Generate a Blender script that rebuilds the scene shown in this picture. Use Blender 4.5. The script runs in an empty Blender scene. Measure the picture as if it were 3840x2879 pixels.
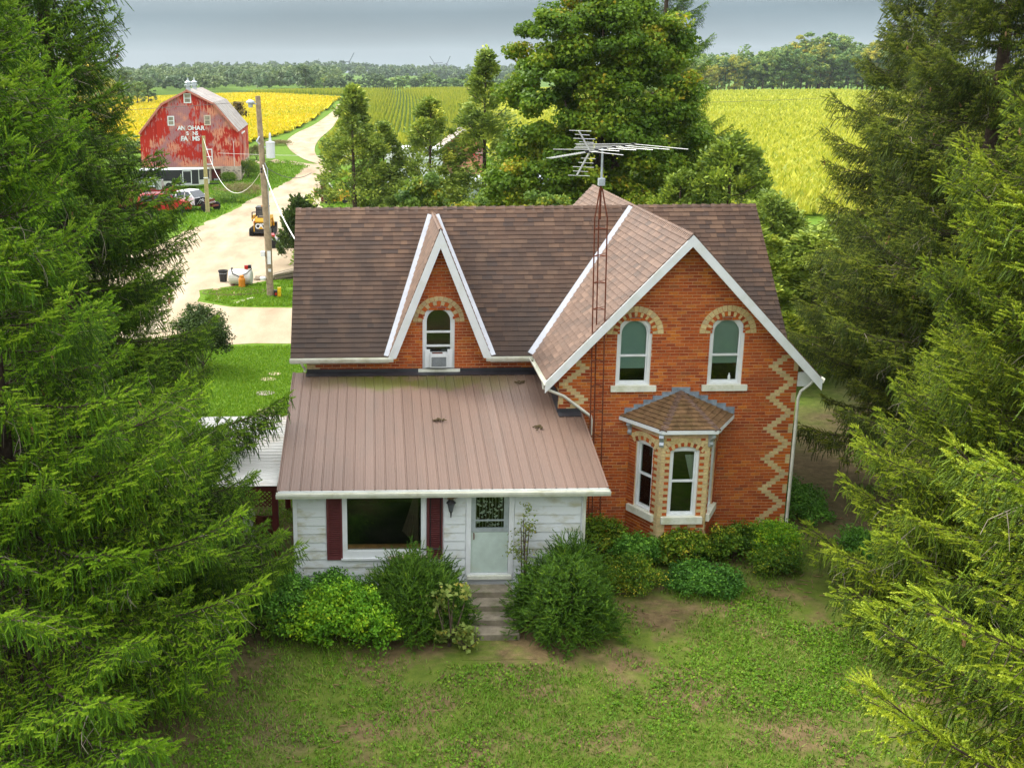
import bpy, math, random
import numpy as np
from mathutils import Vector, Matrix
random.seed(7); RNG = np.random.default_rng(11)
SC = bpy.context.scene
COL = SC.collection
R = math.radians

# ------------------------------------------------------------------ camera
CAM = np.array([-4.4485, -25.6489, 11.2902]); YAW, PIT, ROL = -0.0029, 0.2706, -0.0090
FPX, CX, CY = 4163.93, 1412.41, 1439.13            # in pixels of the 3840 x 2879 photograph
cw, sw, cp, sp, cr_, sr_ = math.cos(YAW), math.sin(YAW), math.cos(PIT), math.sin(PIT), math.cos(ROL), math.sin(ROL)
_X = np.array([cw, sw, 0]); _F = np.array([-sw*cp, cw*cp, -sp]); _U = np.array([-sw*sp, cw*sp, cp])
_R = cr_*_X + sr_*_U; _UP = -sr_*_X + cr_*_U
cd = bpy.data.cameras.new('camera'); cam = bpy.data.objects.new('camera', cd); COL.objects.link(cam)
cd.sensor_width = 36; cd.lens = FPX/3840*36
cd.shift_x = (1919.5-CX)/3840; cd.shift_y = (CY-1439.0)/3840
cd.clip_start = .2; cd.clip_end = 9000
cam.matrix_world = Matrix(((_R[0], _UP[0], -_F[0], CAM[0]), (_R[1], _UP[1], -_F[1], CAM[1]), (_R[2], _UP[2], -_F[2], CAM[2]), (0, 0, 0, 1)))
SC.camera = cam

# ------------------------------------------------------------------ light
SUN_AZ, SUN_EL = R(-54), R(46)                      # azimuth measured from +y towards +x
wd = bpy.data.worlds.new('World'); SC.world = wd; wd.use_nodes = True
nt = wd.node_tree; nt.nodes.clear(); N = nt.nodes.new; LK = nt.links.new
out = N('ShaderNodeOutputWorld'); add = N('ShaderNodeMixShader'); add.inputs[0].default_value = .9   # cloud cover
b1 = N('ShaderNodeBackground'); b1.inputs[1].default_value = .05
sky = N('ShaderNodeTexSky'); sky.sky_type = 'NISHITA'; sky.sun_disc = False
sky.sun_elevation = SUN_EL; sky.sun_rotation = SUN_AZ
LK(sky.outputs[0], b1.inputs[0])
b2 = N('ShaderNodeBackground'); b2.inputs[1].default_value = 1.0
tc = N('ShaderNodeTexCoord'); sx = N('ShaderNodeSeparateXYZ'); LK(tc.outputs['Generated'], sx.inputs[0])
cr = N('ShaderNodeValToRGB'); LK(sx.outputs[2], cr.inputs[0])
els = cr.color_ramp.elements
els[0].position = 0.0; els[0].color = (.165, .215, .235, 1)
els[1].position = 1.0; els[1].color = (1.35, 1.37, 1.40, 1)
e = els.new(.05); e.color = (.075, .118, .145, 1)
e = els.new(.12); e.color = (.42, .46, .49, 1)
e = els.new(.3); e.color = (1.02, 1.04, 1.07, 1)
nz = N('ShaderNodeTexNoise'); mp = N('ShaderNodeMapping'); mp.inputs['Scale'].default_value = (1, 1, 7)
LK(tc.outputs['Generated'], mp.inputs[0]); LK(mp.outputs[0], nz.inputs[0]); nz.inputs['Scale'].default_value = 2.6; nz.inputs['Detail'].default_value = 6
mr = N('ShaderNodeMapRange'); LK(nz.outputs[0], mr.inputs[0]); mr.inputs[1].default_value = .3; mr.inputs[2].default_value = .7; mr.inputs[3].default_value = .78; mr.inputs[4].default_value = 1.22
mx = N('ShaderNodeMix'); mx.data_type = 'RGBA'; mx.blend_type = 'MULTIPLY'; mx.inputs[0].default_value = 1
LK(cr.outputs[0], mx.inputs[6]); LK(mr.outputs[0], mx.inputs[7]); LK(mx.outputs[2], b2.inputs[0])
LK(b1.outputs[0], add.inputs[1]); LK(b2.outputs[0], add.inputs[2]); LK(add.outputs[0], out.inputs[0])
sl = bpy.data.lights.new('sun', 'SUN'); sl.energy = 2.5; sl.angle = R(18); sl.color = (1, .95, .86)
so = bpy.data.objects.new('sun', sl); COL.objects.link(so)
_d = Vector((math.sin(SUN_AZ)*math.cos(SUN_EL), math.cos(SUN_AZ)*math.cos(SUN_EL), math.sin(SUN_EL)))
so.rotation_euler = _d.to_track_quat('Z', 'Y').to_euler()
vs = SC.view_settings; vs.view_transform = 'Standard'; vs.look = 'None'; vs.gamma = 1; vs.use_curve_mapping = False
vs.exposure = 1.12

# ------------------------------------------------------------------ helpers
def ray(u, v):
    return _R*((u-CX)/FPX) + _UP*(-(v-CY)/FPX) + _F
def on_z(u, v, z=0.0):
    r = ray(u, v); return CAM + r*((z-CAM[2])/r[2])
def on_y(u, v, y):
    r = ray(u, v); return CAM + r*((y-CAM[1])/r[1])
def sst(a, b, x):
    t = np.clip((x-a)/(b-a), 0, 1); return t*t*(3-2*t)
def hgt(x, y):
    """terrain height"""
    x = np.asarray(x, float); y = np.asarray(y, float)
    A = 2.9 + 1.9*sst(-120, -30, x)*sst(125, 60, x)
    h = A*sst(105, 455, y)
    h = h - 4.5*sst(480, 640, y)
    h = h + sst(640, 1050, y)*7.5*sst(60, -120, x) + 11*sst(1200, 1900, y)
    h = h + 1.5*np.exp(-((x+15.2)/3.6)**2-((y-114)/9)**2)
    return h
def hit(u, v):
    r = ray(u, v); r = r/np.linalg.norm(r); t = 10.0
    for _ in range(60000):
        p = CAM + r*t
        if p[2] < hgt(p[0], p[1]): return p
        t += .05 + t*.0006
    return p

def props(o, label=None, cat=None, group=None, kind=None):
    if label: o['label'] = label
    if cat: o['category'] = cat
    if group: o['group'] = group
    if kind: o['kind'] = kind
    return o
def thing(name, label, cat, loc=(0, 0, 0), rz=0, group=None):
    o = bpy.data.objects.new(name, None); COL.objects.link(o); o.empty_display_size = .2
    o.location = loc; o.rotation_euler = (0, 0, rz)
    return props(o, label, cat, group)
def link(name, me, parent=None, loc=None, rot=None, scale=None):
    o = bpy.data.objects.new(name, me); COL.objects.link(o)
    if parent: o.parent = parent
    if loc is not None: o.location = loc
    if rot is not None: o.rotation_euler = rot
    if scale is not None: o.scale = scale
    return o
def np_mesh(name, V, F, mats=(), rnd=None, midx=None, smooth=False):
    """V (n,3), F (m,k) uniform polygons"""
    V = np.asarray(V, np.float32); F = np.asarray(F, np.int32)
    me = bpy.data.meshes.new(name); m, k = F.shape
    me.vertices.add(len(V)); me.vertices.foreach_set('co', V.ravel())
    me.loops.add(m*k); me.loops.foreach_set('vertex_index', F.ravel())
    me.polygons.add(m); me.polygons.foreach_set('loop_start', np.arange(m, dtype=np.int32)*k)
    me.polygons.foreach_set('loop_total', np.full(m, k, np.int32))
    for a in mats: me.materials.append(a)
    if midx is not None: me.polygons.foreach_set('material_index', np.asarray(midx, np.int32))
    if smooth: me.polygons.foreach_set('use_smooth', np.ones(m, bool))
    if rnd is not None:
        at = me.attributes.new('rnd', 'FLOAT', 'FACE'); at.data.foreach_set('value', np.asarray(rnd, np.float32))
    me.update(calc_edges=True); me.validate()
    return me
class MB:
    def __init__(s): s.V = []; s.F = []; s.M = []; s.Q = []
    def add(s, vs, fs, m=0, r=0.0):
        b = len(s.V); s.V += [tuple(v) for v in vs]
        for f in fs: s.F.append(tuple(i+b for i in f)); s.M.append(m); s.Q.append(r)
        return s
    def bb(s, x0, x1, y0, y1, z0, z1, m=0, r=0.0):
        return s.add([(x0, y0, z0), (x1, y0, z0), (x1, y1, z0), (x0, y1, z0), (x0, y0, z1), (x1, y0, z1), (x1, y1, z1), (x0, y1, z1)],
                     [(0, 3, 2, 1), (4, 5, 6, 7), (0, 1, 5, 4), (1, 2, 6, 5), (2, 3, 7, 6), (3, 0, 4, 7)], m, r)
    def beam(s, a, b, w, h, m=0, r=0.0, up=(0, 0, 1)):
        a = Vector(a); b = Vector(b); d = (b-a).normalized(); u = Vector(up)
        if abs(d.dot(u)) > .99: u = Vector((1, 0, 0))
        x = d.cross(u).normalized(); z = x.cross(d).normalized(); x *= w/2; z *= h/2
        return s.add([a-x-z, a+x-z, a+x+z, a-x+z, b-x-z, b+x-z, b+x+z, b-x+z],
                     [(0, 1, 2, 3), (7, 6, 5, 4), (0, 4, 5, 1), (1, 5, 6, 2), (2, 6, 7, 3), (3, 7, 4, 0)], m, r)
    def prism(s, poly, fn, h0, h1, m=0, r=0.0, bottom=True):
        n = len(poly); vs = [fn(p[0], p[1], h0) for p in poly] + [fn(p[0], p[1], h1) for p in poly]
        fs = [tuple(range(n, 2*n))] + [(i, (i+1) % n, (i+1) % n+n, i+n) for i in range(n)]
        if bottom: fs.append(tuple(reversed(range(n))))
        return s.add(vs, fs, m, r)
    def tube(s, pts, rad, n=6, m=0, r=0.0, caps=True):
        pts = [Vector(p) for p in pts]; k = len(pts)
        if not hasattr(rad, '__len__'): rad = [rad]*k
        d0 = (pts[1]-pts[0]).normalized(); u = Vector((0, 0, 1)) if abs(d0.z) < .9 else Vector((1, 0, 0))
        x = d0.cross(u).normalized(); vs = []; fs = []
        for i, p in enumerate(pts):
            d = (pts[min(i+1, k-1)]-pts[max(i-1, 0)]).normalized()
            x = (x-d*x.dot(d)).normalized(); y = d.cross(x)
            for j in range(n):
                a = 2*math.pi*j/n; vs.append(p+(x*math.cos(a)+y*math.sin(a))*rad[i])
        for i in range(k-1):
            for j in range(n): fs.append((i*n+j, i*n+(j+1) % n, (i+1)*n+(j+1) % n, (i+1)*n+j))
        if caps: fs += [tuple(reversed(range(n))), tuple(range((k-1)*n, k*n))]
        return s.add(vs, fs, m, r)
    def lathe(s, prof, c=(0, 0, 0), axis='z', n=16, m=0, r=0.0):
        vs = []; fs = []; k = len(prof)
        for (q, h) in prof:
            for j in range(n):
                a = 2*math.pi*j/n; u, v = q*math.cos(a), q*math.sin(a)
                p = (u, v, h) if axis == 'z' else ((h, u, v) if axis == 'x' else (v, h, u))
                vs.append((p[0]+c[0], p[1]+c[1], p[2]+c[2]))
        for i in range(k-1):
            for j in range(n): fs.append((i*n+j, i*n+(j+1) % n, (i+1)*n+(j+1) % n, (i+1)*n+j))
        fs += [tuple(reversed(range(n))), tuple(range((k-1)*n, k*n))]
        return s.add(vs, fs, m, r)
    def mesh(s, name, mats, smooth=False):
        me = bpy.data.meshes.new(name); me.from_pydata([tuple(v) for v in s.V], [], s.F)
        for a in (mats if isinstance(mats, (list, tuple)) else [mats]): me.materials.append(a)
        if len(s.F):
            me.polygons.foreach_set('material_index', s.M)
            at = me.attributes.new('rnd', 'FLOAT', 'FACE'); at.data.foreach_set('value', s.Q)
            if smooth: me.polygons.foreach_set('use_smooth', [True]*len(s.F))
        me.update(); return me
    def build(s, name, mats, parent=None, smooth=False, loc=None, rot=None, kind=None, label=None):
        o = link(name, s.mesh(name, mats, smooth), parent, loc, rot); return props(o, label=label, kind=kind)
def clip(poly, cl):
    """Sutherland-Hodgman: poly clipped by the convex counter-clockwise polygon cl"""
    outp = list(poly)
    for i in range(len(cl)):
        a, b = cl[i], cl[(i+1) % len(cl)]; inp = outp; outp = []
        if not inp: return []
        side = lambda p: (b[0]-a[0])*(p[1]-a[1])-(b[1]-a[1])*(p[0]-a[0])
        for j in range(len(inp)):
            p, q = inp[j-1], inp[j]; sp_, sq = side(p), side(q)
            if sq >= 0:
                if sp_ < 0: t = sp_/(sp_-sq); outp.append((p[0]+(q[0]-p[0])*t, p[1]+(q[1]-p[1])*t))
                outp.append(q)
            elif sp_ >= 0: t = sp_/(sp_-sq); outp.append((p[0]+(q[0]-p[0])*t, p[1]+(q[1]-p[1])*t))
    return outp
def parea(p): return .5*abs(sum(p[i-1][0]*p[i][1]-p[i][0]*p[i-1][1] for i in range(len(p)))) if len(p) > 2 else 0
def ccw(p):
    a = sum(p[i-1][0]*p[i][1]-p[i][0]*p[i-1][1] for i in range(len(p))); return p if a > 0 else list(reversed(p))

# ------------------------------------------------------------------ materials
def ramp(nt, fac, stops):
    c = nt.nodes.new('ShaderNodeValToRGB'); el = c.color_ramp.elements
    el[0].position, el[0].color = stops[0][0], (*stops[0][1], 1); el[1].position, el[1].color = stops[-1][0], (*stops[-1][1], 1)
    for p, q in stops[1:-1]: e = el.new(p); e.color = (*q, 1)
    nt.links.new(fac, c.inputs[0]); return c.outputs[0]
def noise(nt, scale, detail=4, coord=None, stretch=None, rough=.6):
    n = nt.nodes.new('ShaderNodeTexNoise'); n.inputs['Scale'].default_value = scale; n.inputs['Detail'].default_value = detail; n.inputs['Roughness'].default_value = rough
    if coord is None: coord = nt.nodes.new('ShaderNodeNewGeometry').outputs['Position']
    if stretch:
        m = nt.nodes.new('ShaderNodeMapping'); m.inputs['Scale'].default_value = stretch; nt.links.new(coord, m.inputs[0]); coord = m.outputs[0]
    nt.links.new(coord, n.inputs['Vector']); return n.outputs[0]
def math_(nt, op, a, b=None):
    n = nt.nodes.new('ShaderNodeMath'); n.operation = op
    for i, q in enumerate((a, b)):
        if q is None: continue
        if isinstance(q, (int, float)): n.inputs[i].default_value = q
        else: nt.links.new(q, n.inputs[i])
    return n.outputs[0]
def mixc(nt, fac, a, b, mode='MIX'):
    n = nt.nodes.new('ShaderNodeMix'); n.data_type = 'RGBA'; n.blend_type = mode
    for i, q in ((0, fac), (6, a), (7, b)):
        if isinstance(q, (int, float)): n.inputs[i].default_value = q
        elif isinstance(q, tuple): n.inputs[i].default_value = (*q, 1)
        else: nt.links.new(q, n.inputs[i])
    return n.outputs[2]
def rndv(nt):
    """piece-by-piece random value: the face attribute plus the object's own random"""
    a = nt.nodes.new('ShaderNodeAttribute'); a.attribute_name = 'rnd'
    o = nt.nodes.new('ShaderNodeObjectInfo')
    return math_(nt, 'FRACT', math_(nt, 'ADD', a.outputs['Fac'], o.outputs['Random']))
def base(name, rough=.7, spec=.3, metal=0):
    m = bpy.data.materials.new(name); m.use_nodes = True; nt = m.node_tree
    b = nt.nodes['Principled BSDF']; b.inputs['Roughness'].default_value = rough; b.inputs['Specular IOR Level'].default_value = spec; b.inputs['Metallic'].default_value = metal
    return m, nt, b
def bump(nt, b, h, dist=.01, strength=.5):
    n = nt.nodes.new('ShaderNodeBump'); n.inputs['Distance'].default_value = dist; n.inputs['Strength'].default_value = strength
    nt.links.new(h, n.inputs['Height']); nt.links.new(n.outputs[0], b.inputs['Normal'])
def mat(name, c, rough=.6, spec=.3, metal=0, var=.25, scale=6, bmp=0, dirt=None, dscale=1.5, damt=.5):
    """plain material with a little tonal wear"""
    m, nt, b = base(name, rough, spec, metal)
    n = noise(nt, scale)
    lo = tuple(q*(1-var) for q in c); hi = tuple(min(q*(1+var), 1) for q in c)
    col = ramp(nt, n, [(.3, lo), (.7, hi)])
    if dirt:
        d = ramp(nt, noise(nt, dscale, 8), [(.5, (0, 0, 0)), (.68, (1, 1, 1))])
        col = mixc(nt, math_(nt, 'MULTIPLY', d, damt), col, dirt)
    nt.links.new(col, b.inputs['Base Color'])
    if bmp: bump(nt, b, n, bmp)
    return m
def piece(name, stops, rough=.8, spec=.25, nscale=30, namt=.35, bmp=.004, stain=None, stscale=.8, stretch=None):
    """colour picked per piece from the ramp, fine grain on top"""
    m, nt, b = base(name, rough, spec)
    col = ramp(nt, rndv(nt), stops)
    n = noise(nt, nscale, 5, stretch=stretch)
    col = mixc(nt, namt, col, ramp(nt, n, [(.3, (.35, .35, .35)), (.7, (1.5, 1.5, 1.5))]), 'MULTIPLY')
    if stain:
        d = ramp(nt, noise(nt, stscale, 6), [(.5, (0, 0, 0)), (.66, (1, 1, 1))])
        col = mixc(nt, math_(nt, 'MULTIPLY', d, stain[1]), col, stain[0])
    nt.links.new(col, b.inputs['Base Color'])
    if bmp: bump(nt, b, n, bmp)
    return m
def leafm(name, stops, trans=.3, rough=.55, big=None):
    m = bpy.data.materials.new(name); m.use_nodes = True; nt = m.node_tree; nt.nodes.clear()
    o = nt.nodes.new('ShaderNodeOutputMaterial'); a = nt.nodes.new('ShaderNodeAttribute'); a.attribute_name = 'rnd'
    oi = nt.nodes.new('ShaderNodeObjectInfo')
    f = math_(nt, 'ADD', a.outputs['Fac'], math_(nt, 'MULTIPLY', math_(nt, 'SUBTRACT', oi.outputs['Random'], .5), .24))
    if big: f = math_(nt, 'ADD', f, math_(nt, 'MULTIPLY', math_(nt, 'SUBTRACT', noise(nt, big[0], 3), .5), big[1]))
    col = ramp(nt, f, stops)
    p = nt.nodes.new('ShaderNodeBsdfPrincipled'); p.inputs['Roughness'].default_value = rough; p.inputs['Specular IOR Level'].default_value = .2
    t = nt.nodes.new('ShaderNodeBsdfTranslucent'); mx = nt.nodes.new('ShaderNodeMixShader'); mx.inputs[0].default_value = trans
    nt.links.new(col, p.inputs['Base Color']); nt.links.new(col, t.inputs[0])
    nt.links.new(p.outputs[0], mx.inputs[1]); nt.links.new(t.outputs[0], mx.inputs[2]); nt.links.new(mx.outputs[0], o.inputs[0])
    return m
M = {}
M['mortar'] = mat('mortar', (.62, .42, .25), .9, .1, scale=9, bmp=.004, dirt=(.2, .13, .08))
M['brick_red'] = piece('red brick', [(0, (.30, .055, .014)), (.35, (.42, .085, .016)), (.75, (.50, .115, .018)), (.93, (.60, .19, .025)), (1, (.26, .07, .03))], nscale=22, stain=((.25, .07, .03), .45), stscale=.9)
M['brick_buff'] = piece('buff brick', [(0, (.56, .42, .19)), (.6, (.68, .54, .27)), (1, (.52, .41, .23))], nscale=22, stain=((.36, .29, .18), .5))
M['shingle'] = piece('brown asphalt shingle', [(0, (.085, .050, .033)), (.3, (.145, .085, .056)), (.6, (.115, .066, .043)), (.85, (.185, .112, .075)), (1, (.075, .048, .034))], .7, .5, nscale=90, namt=.45, bmp=.003, stain=((.10, .065, .05), .4), stscale=.9)
_b = M['shingle'].node_tree.nodes['Principled BSDF']; _b.inputs['Sheen Weight'].default_value = .4; _b.inputs['Sheen Roughness'].default_value = .28; _b.inputs['Sheen Tint'].default_value = (.95, .66, .46, 1)
M['white'] = mat('white painted trim', (.74, .77, .78), .5, .35, var=.06, scale=3, dirt=(.52, .55, .42), dscale=2.2, damt=.35)
M['gutter'] = mat('stained white gutter', (.70, .71, .62), .45, .4, var=.12, scale=4, dirt=(.42, .40, .22), dscale=2.5, damt=.5)
M['stone_sill'] = mat('painted stone sill', (.72, .73, .62), .7, .2, var=.1, scale=5, dirt=(.36, .38, .16), dscale=3, damt=.5)
M['flash'] = mat('grey flashing', (.46, .48, .52), .45, .5, metal=.2, var=.12, scale=3)
M['dark_flash'] = mat('dark tar flashing', (.035, .035, .042), .5, .5, var=.4, scale=2)
M['lead'] = mat('blue grey lead flashing', (.22, .27, .32), .6, .4, var=.3, scale=9, dirt=(.06, .07, .08), dscale=7)
M['rust'] = mat('rusty steel', (.14, .042, .022), .8, .2, var=.45, scale=14)
M['alu'] = mat('weathered aluminium', (.62, .63, .60), .4, .5, metal=.5, var=.15, scale=8)
M['galv'] = mat('galvanised steel', (.45, .50, .54), .45, .5, metal=.4, var=.15, scale=8)
M['black'] = mat('black paint', (.012, .013, .016), .45, .5, var=.3)
M['rubber'] = mat('black rubber', (.02, .02, .02), .85, .2, var=.3)
M['foundation'] = piece('field stone', [(0, (.20, .17, .14)), (.5, (.30, .26, .21)), (1, (.24, .21, .18))], nscale=9, namt=.6, bmp=.02)
M['concrete'] = mat('mossy concrete', (.22, .19, .14), .9, .15, var=.3, scale=5, bmp=.01, dirt=(.08, .09, .03), dscale=3)
M['shutter'] = mat('maroon shutter', (.13, .035, .035), .6, .3, var=.15)
M['dark_red'] = mat('dark red stained wood', (.10, .018, .014), .7, .25, var=.3)
M['blind'] = mat('pale green blind', (.50, .66, .60), .7, .2, var=.05)
M['curtain'] = mat('white lace curtain', (.62, .62, .58), .9, .1, var=.2, scale=40)
M['plank'] = piece('weathered grey plank', [(0, (.20, .16, .11)), (.5, (.34, .28, .19)), (1, (.27, .23, .18))], nscale=14, namt=.5, stretch=(1, 1, 8))
M['pole'] = mat('weathered pole wood', (.30, .235, .155), .85, .15, var=.3, scale=5, bmp=.01)
M['gravel'] = None
def glass():
    m, nt, b = base('window glass', .03, .6); b.inputs['Base Color'].default_value = (.6, .65, .62, 1)
    b.inputs['Transmission Weight'].default_value = 1; b.inputs['IOR'].default_value = 1.45
    # thin pane: straight-through transparency plus a mirror coat by Fresnel
    nt.nodes.remove(b); o = nt.nodes['Material Output']
    g = nt.nodes.new('ShaderNodeBsdfGlossy'); g.inputs['Roughness'].default_value = .02; g.inputs[0].default_value = (.9, .95, .92, 1)
    t = nt.nodes.new('ShaderNodeBsdfTransparent'); t.inputs[0].default_value = (.85, .90, .87, 1)
    f = nt.nodes.new('ShaderNodeFresnel'); f.inputs[0].default_value = 1.52; x = nt.nodes.new('ShaderNodeMixShader')
    nt.links.new(f.outputs[0], x.inputs[0]); nt.links.new(t.outputs[0], x.inputs[1]); nt.links.new(g.outputs[0], x.inputs[2]); nt.links.new(x.outputs[0], o.inputs[0])
    return m
M['glass'] = glass()
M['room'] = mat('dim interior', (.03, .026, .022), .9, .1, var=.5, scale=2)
def front_shingle():
    # the front slope: darker shingles than the other slopes, darkest near the eaves
    m, nt, b = base('dark front shingle', .75, .35)
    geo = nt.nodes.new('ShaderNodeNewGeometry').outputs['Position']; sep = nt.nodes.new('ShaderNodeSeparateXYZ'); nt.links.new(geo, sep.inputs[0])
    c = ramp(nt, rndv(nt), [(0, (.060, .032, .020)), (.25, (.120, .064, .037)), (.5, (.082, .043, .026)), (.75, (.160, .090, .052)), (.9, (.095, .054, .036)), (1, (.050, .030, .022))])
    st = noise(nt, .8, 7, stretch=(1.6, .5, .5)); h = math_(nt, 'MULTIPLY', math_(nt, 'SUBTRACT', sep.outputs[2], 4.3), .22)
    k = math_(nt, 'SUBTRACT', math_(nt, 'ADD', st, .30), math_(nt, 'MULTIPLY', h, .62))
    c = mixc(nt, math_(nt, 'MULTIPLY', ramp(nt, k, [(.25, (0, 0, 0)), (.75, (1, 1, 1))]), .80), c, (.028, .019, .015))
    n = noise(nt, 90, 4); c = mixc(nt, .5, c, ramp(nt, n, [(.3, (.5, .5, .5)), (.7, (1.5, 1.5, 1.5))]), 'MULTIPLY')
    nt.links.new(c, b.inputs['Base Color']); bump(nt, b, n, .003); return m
M['shingle_dark'] = front_shingle()
def siding():
    m, nt, b = base('white hardboard siding', .65, .25)
    g = noise(nt, 2.2, 7, stretch=(1, 1, 2.2)); c = mixc(nt, ramp(nt, g, [(.5, (0, 0, 0)), (.7, (.75, .75, .75))]), (.66, .70, .70), (.40, .38, .22))
    nt.links.new(c, b.inputs['Base Color']); return m
M['siding'] = siding()
def metal_roof():
    m, nt, b = base('brown steel roofing', .5, .5)
    geo = nt.nodes.new('ShaderNodeNewGeometry').outputs['Position']
    sep = nt.nodes.new('ShaderNodeSeparateXYZ'); nt.links.new(geo, sep.inputs[0])
    c = ramp(nt, rndv(nt), [(0, (.155, .098, .072)), (1, (.19, .124, .094))])
    c = mixc(nt, .5, c, ramp(nt, noise(nt, 30, 4, stretch=(3, .12, 1)), [(.3, (.75, .72, .7)), (.7, (1.2, 1.2, 1.2))]), 'MULTIPLY')
    # algae band below the dormer sill: its own irregular outline
    n = noise(nt, 1.3, 6, stretch=(1, 1.2, 1))
    yb = math_(nt, 'ADD', sep.outputs[1], math_(nt, 'MULTIPLY', math_(nt, 'SUBTRACT', n, .5), 1.6))
    band = math_(nt, 'MULTIPLY', ramp(nt, math_(nt, 'MULTIPLY', yb, .3), [(.33, (0, 0, 0)), (.45, (1, 1, 1)), (.55, (1, 1, 1)), (.63, (0, 0, 0))]),
                 ramp(nt, math_(nt, 'ADD', math_(nt, 'MULTIPLY', sep.outputs[0], .14), 1), [(.12, (0, 0, 0)), (.36, (1, 1, 1)), (.66, (.9, .9, .9)), (.95, (0, 0, 0))]))
    c = mixc(nt, math_(nt, 'MULTIPLY', band, .95), c, (.10, .105, .015))
    c = mixc(nt, math_(nt, 'MULTIPLY', ramp(nt, noise(nt, 1.1, 7, stretch=(2.5, .6, 1)), [(.5, (0, 0, 0)), (.75, (1, 1, 1))]), .5), c, (.13, .095, .075))
    bot = ramp(nt, math_(nt, 'ADD', math_(nt, 'MULTIPLY', sep.outputs[1], -1), math_(nt, 'MULTIPLY', noise(nt, 9, 4), .3)), [(3.2/4, (0, 0, 0)), (3.45/4, (1, 1, 1))]) if False else None
    nt.links.new(c, b.inputs['Base Color']); return m
M['metal_roof'] = metal_roof()
def ground_mat():
    m, nt, b = base('ground', .95, .1)
    geo = nt.nodes.new('ShaderNodeNewGeometry').outputs['Position']
    sep = nt.nodes.new('ShaderNodeSeparateXYZ'); nt.links.new(geo, sep.inputs[0])
    n1 = noise(nt, .45, 8, rough=.65); n2 = noise(nt, 3.5, 8, rough=.7); n3 = noise(nt, 40, 3)
    dirt = ramp(nt, n2, [(.3, (.085, .055, .03)), (.55, (.17, .115, .06)), (.75, (.25, .17, .095))])
    olive = ramp(nt, n2, [(.3, (.060, .095, .012)), (.6, (.11, .145, .022)), (.8, (.19, .175, .05))])
    lush = ramp(nt, n2, [(.3, (.055, .12, .008)), (.7, (.13, .22, .014))])
    front = mixc(nt, ramp(nt, n1, [(.42, (.9, .9, .9)), (.54, (0, 0, 0))]), olive, dirt)
    # trodden needle litter under the spruces on either side of the lawn
    ax = math_(nt, 'ADD', math_(nt, 'MAXIMUM', math_(nt, 'MULTIPLY', math_(nt, 'ADD', sep.outputs[0], 0.4), -1), math_(nt, 'SUBTRACT', sep.outputs[0], 0.9)), math_(nt, 'MULTIPLY', math_(nt, 'SUBTRACT', noise(nt, .8, 5), .5), 5))
    front = mixc(nt, ramp(nt, math_(nt, 'MULTIPLY', ax, .1), [(.50, (0, 0, 0)), (.66, (.9, .9, .9))]), front, ramp(nt, n2, [(.3, (.055, .045, .02)), (.7, (.15, .115, .06))]))
    back = math_(nt, 'ADD', math_(nt, 'SUBTRACT', sep.outputs[1], math_(nt, 'MULTIPLY', math_(nt, 'MAXIMUM', math_(nt, 'SUBTRACT', math_(nt, 'MINIMUM', sep.outputs[0], 14.0), 5.0), 0.0), 1.2)), math_(nt, 'MULTIPLY', math_(nt, 'SUBTRACT', n1, .5), 7))
    c = mixc(nt, ramp(nt, math_(nt, 'MULTIPLY', back, .05), [(.12, (0, 0, 0)), (.4, (1, 1, 1))]), front, lush)
    c = mixc(nt, .4, c, ramp(nt, n3, [(.3, (.55, .55, .55)), (.7, (1.4, 1.4, 1.4))]), 'MULTIPLY')
    nt.links.new(c, b.inputs['Base Color']); bump(nt, b, n2, .05, .6); return m
M['ground'] = ground_mat()
def gravel_mat():
    m, nt, b = base('pale gravel', .95, .1)
    n = noise(nt, .35, 8, stretch=(1.6, .5, 1)); n2 = noise(nt, 22, 4)
    c = ramp(nt, n, [(.3, (.27, .205, .135)), (.5, (.37, .295, .20)), (.72, (.45, .38, .28))])
    c = mixc(nt, .5, c, ramp(nt, n2, [(.3, (.6, .6, .6)), (.7, (1.35, 1.35, 1.35))]), 'MULTIPLY')
    nt.links.new(c, b.inputs['Base Color']); bump(nt, b, n2, .02, .6); return m
M['gravel'] = gravel_mat()
def field_mat(name, lo, hi, alt, sc=.05):
    m, nt, b = base(name, .95, .05)
    c = ramp(nt, noise(nt, sc, 7), [(.35, alt), (.5, lo), (.7, hi)])
    c = mixc(nt, .5, c, ramp(nt, noise(nt, 1.2, 5), [(.3, (.5, .5, .5)), (.7, (1.5, 1.5, 1.5))]), 'MULTIPLY')
    nt.links.new(c, b.inputs['Base Color']); bump(nt, b, noise(nt, 2.5, 3), .3, .8); return m
M['soy_gold'] = field_mat('ripening soybean canopy', (.50, .38, .006), (.60, .46, .008), (.34, .34, .010), .03)
M['field_green'] = field_mat('yellowing crop canopy', (.30, .32, .02), (.42, .42, .035), (.24, .29, .018), .02)
M['corn_soil'] = field_mat('dark corn floor', (.06, .10, .012), (.09, .14, .02), (.06, .09, .012))  # dark soil between the corn rows
M['bark'] = mat('grey brown bark', (.085, .062, .045), .95, .1, var=.45, scale=7, bmp=.03)
M['twig'] = mat('pale dead twig', (.30, .26, .20), .9, .1, var=.3)
M['cone'] = piece('spruce cone', [(0, (.30, .15, .07)), (1, (.48, .29, .15))], nscale=60, bmp=.004)
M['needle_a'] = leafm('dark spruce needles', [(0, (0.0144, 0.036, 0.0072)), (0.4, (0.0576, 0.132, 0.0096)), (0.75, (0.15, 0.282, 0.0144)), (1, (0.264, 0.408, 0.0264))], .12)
M['needle_d'] = leafm('olive spruce needles', [(0, (0.0184, 0.035, 0.0075)), (0.4, (0.0735, 0.1187, 0.0125)), (0.75, (0.1706, 0.225, 0.0175)), (1, (0.3019, 0.35, 0.0312))], .12)
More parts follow.
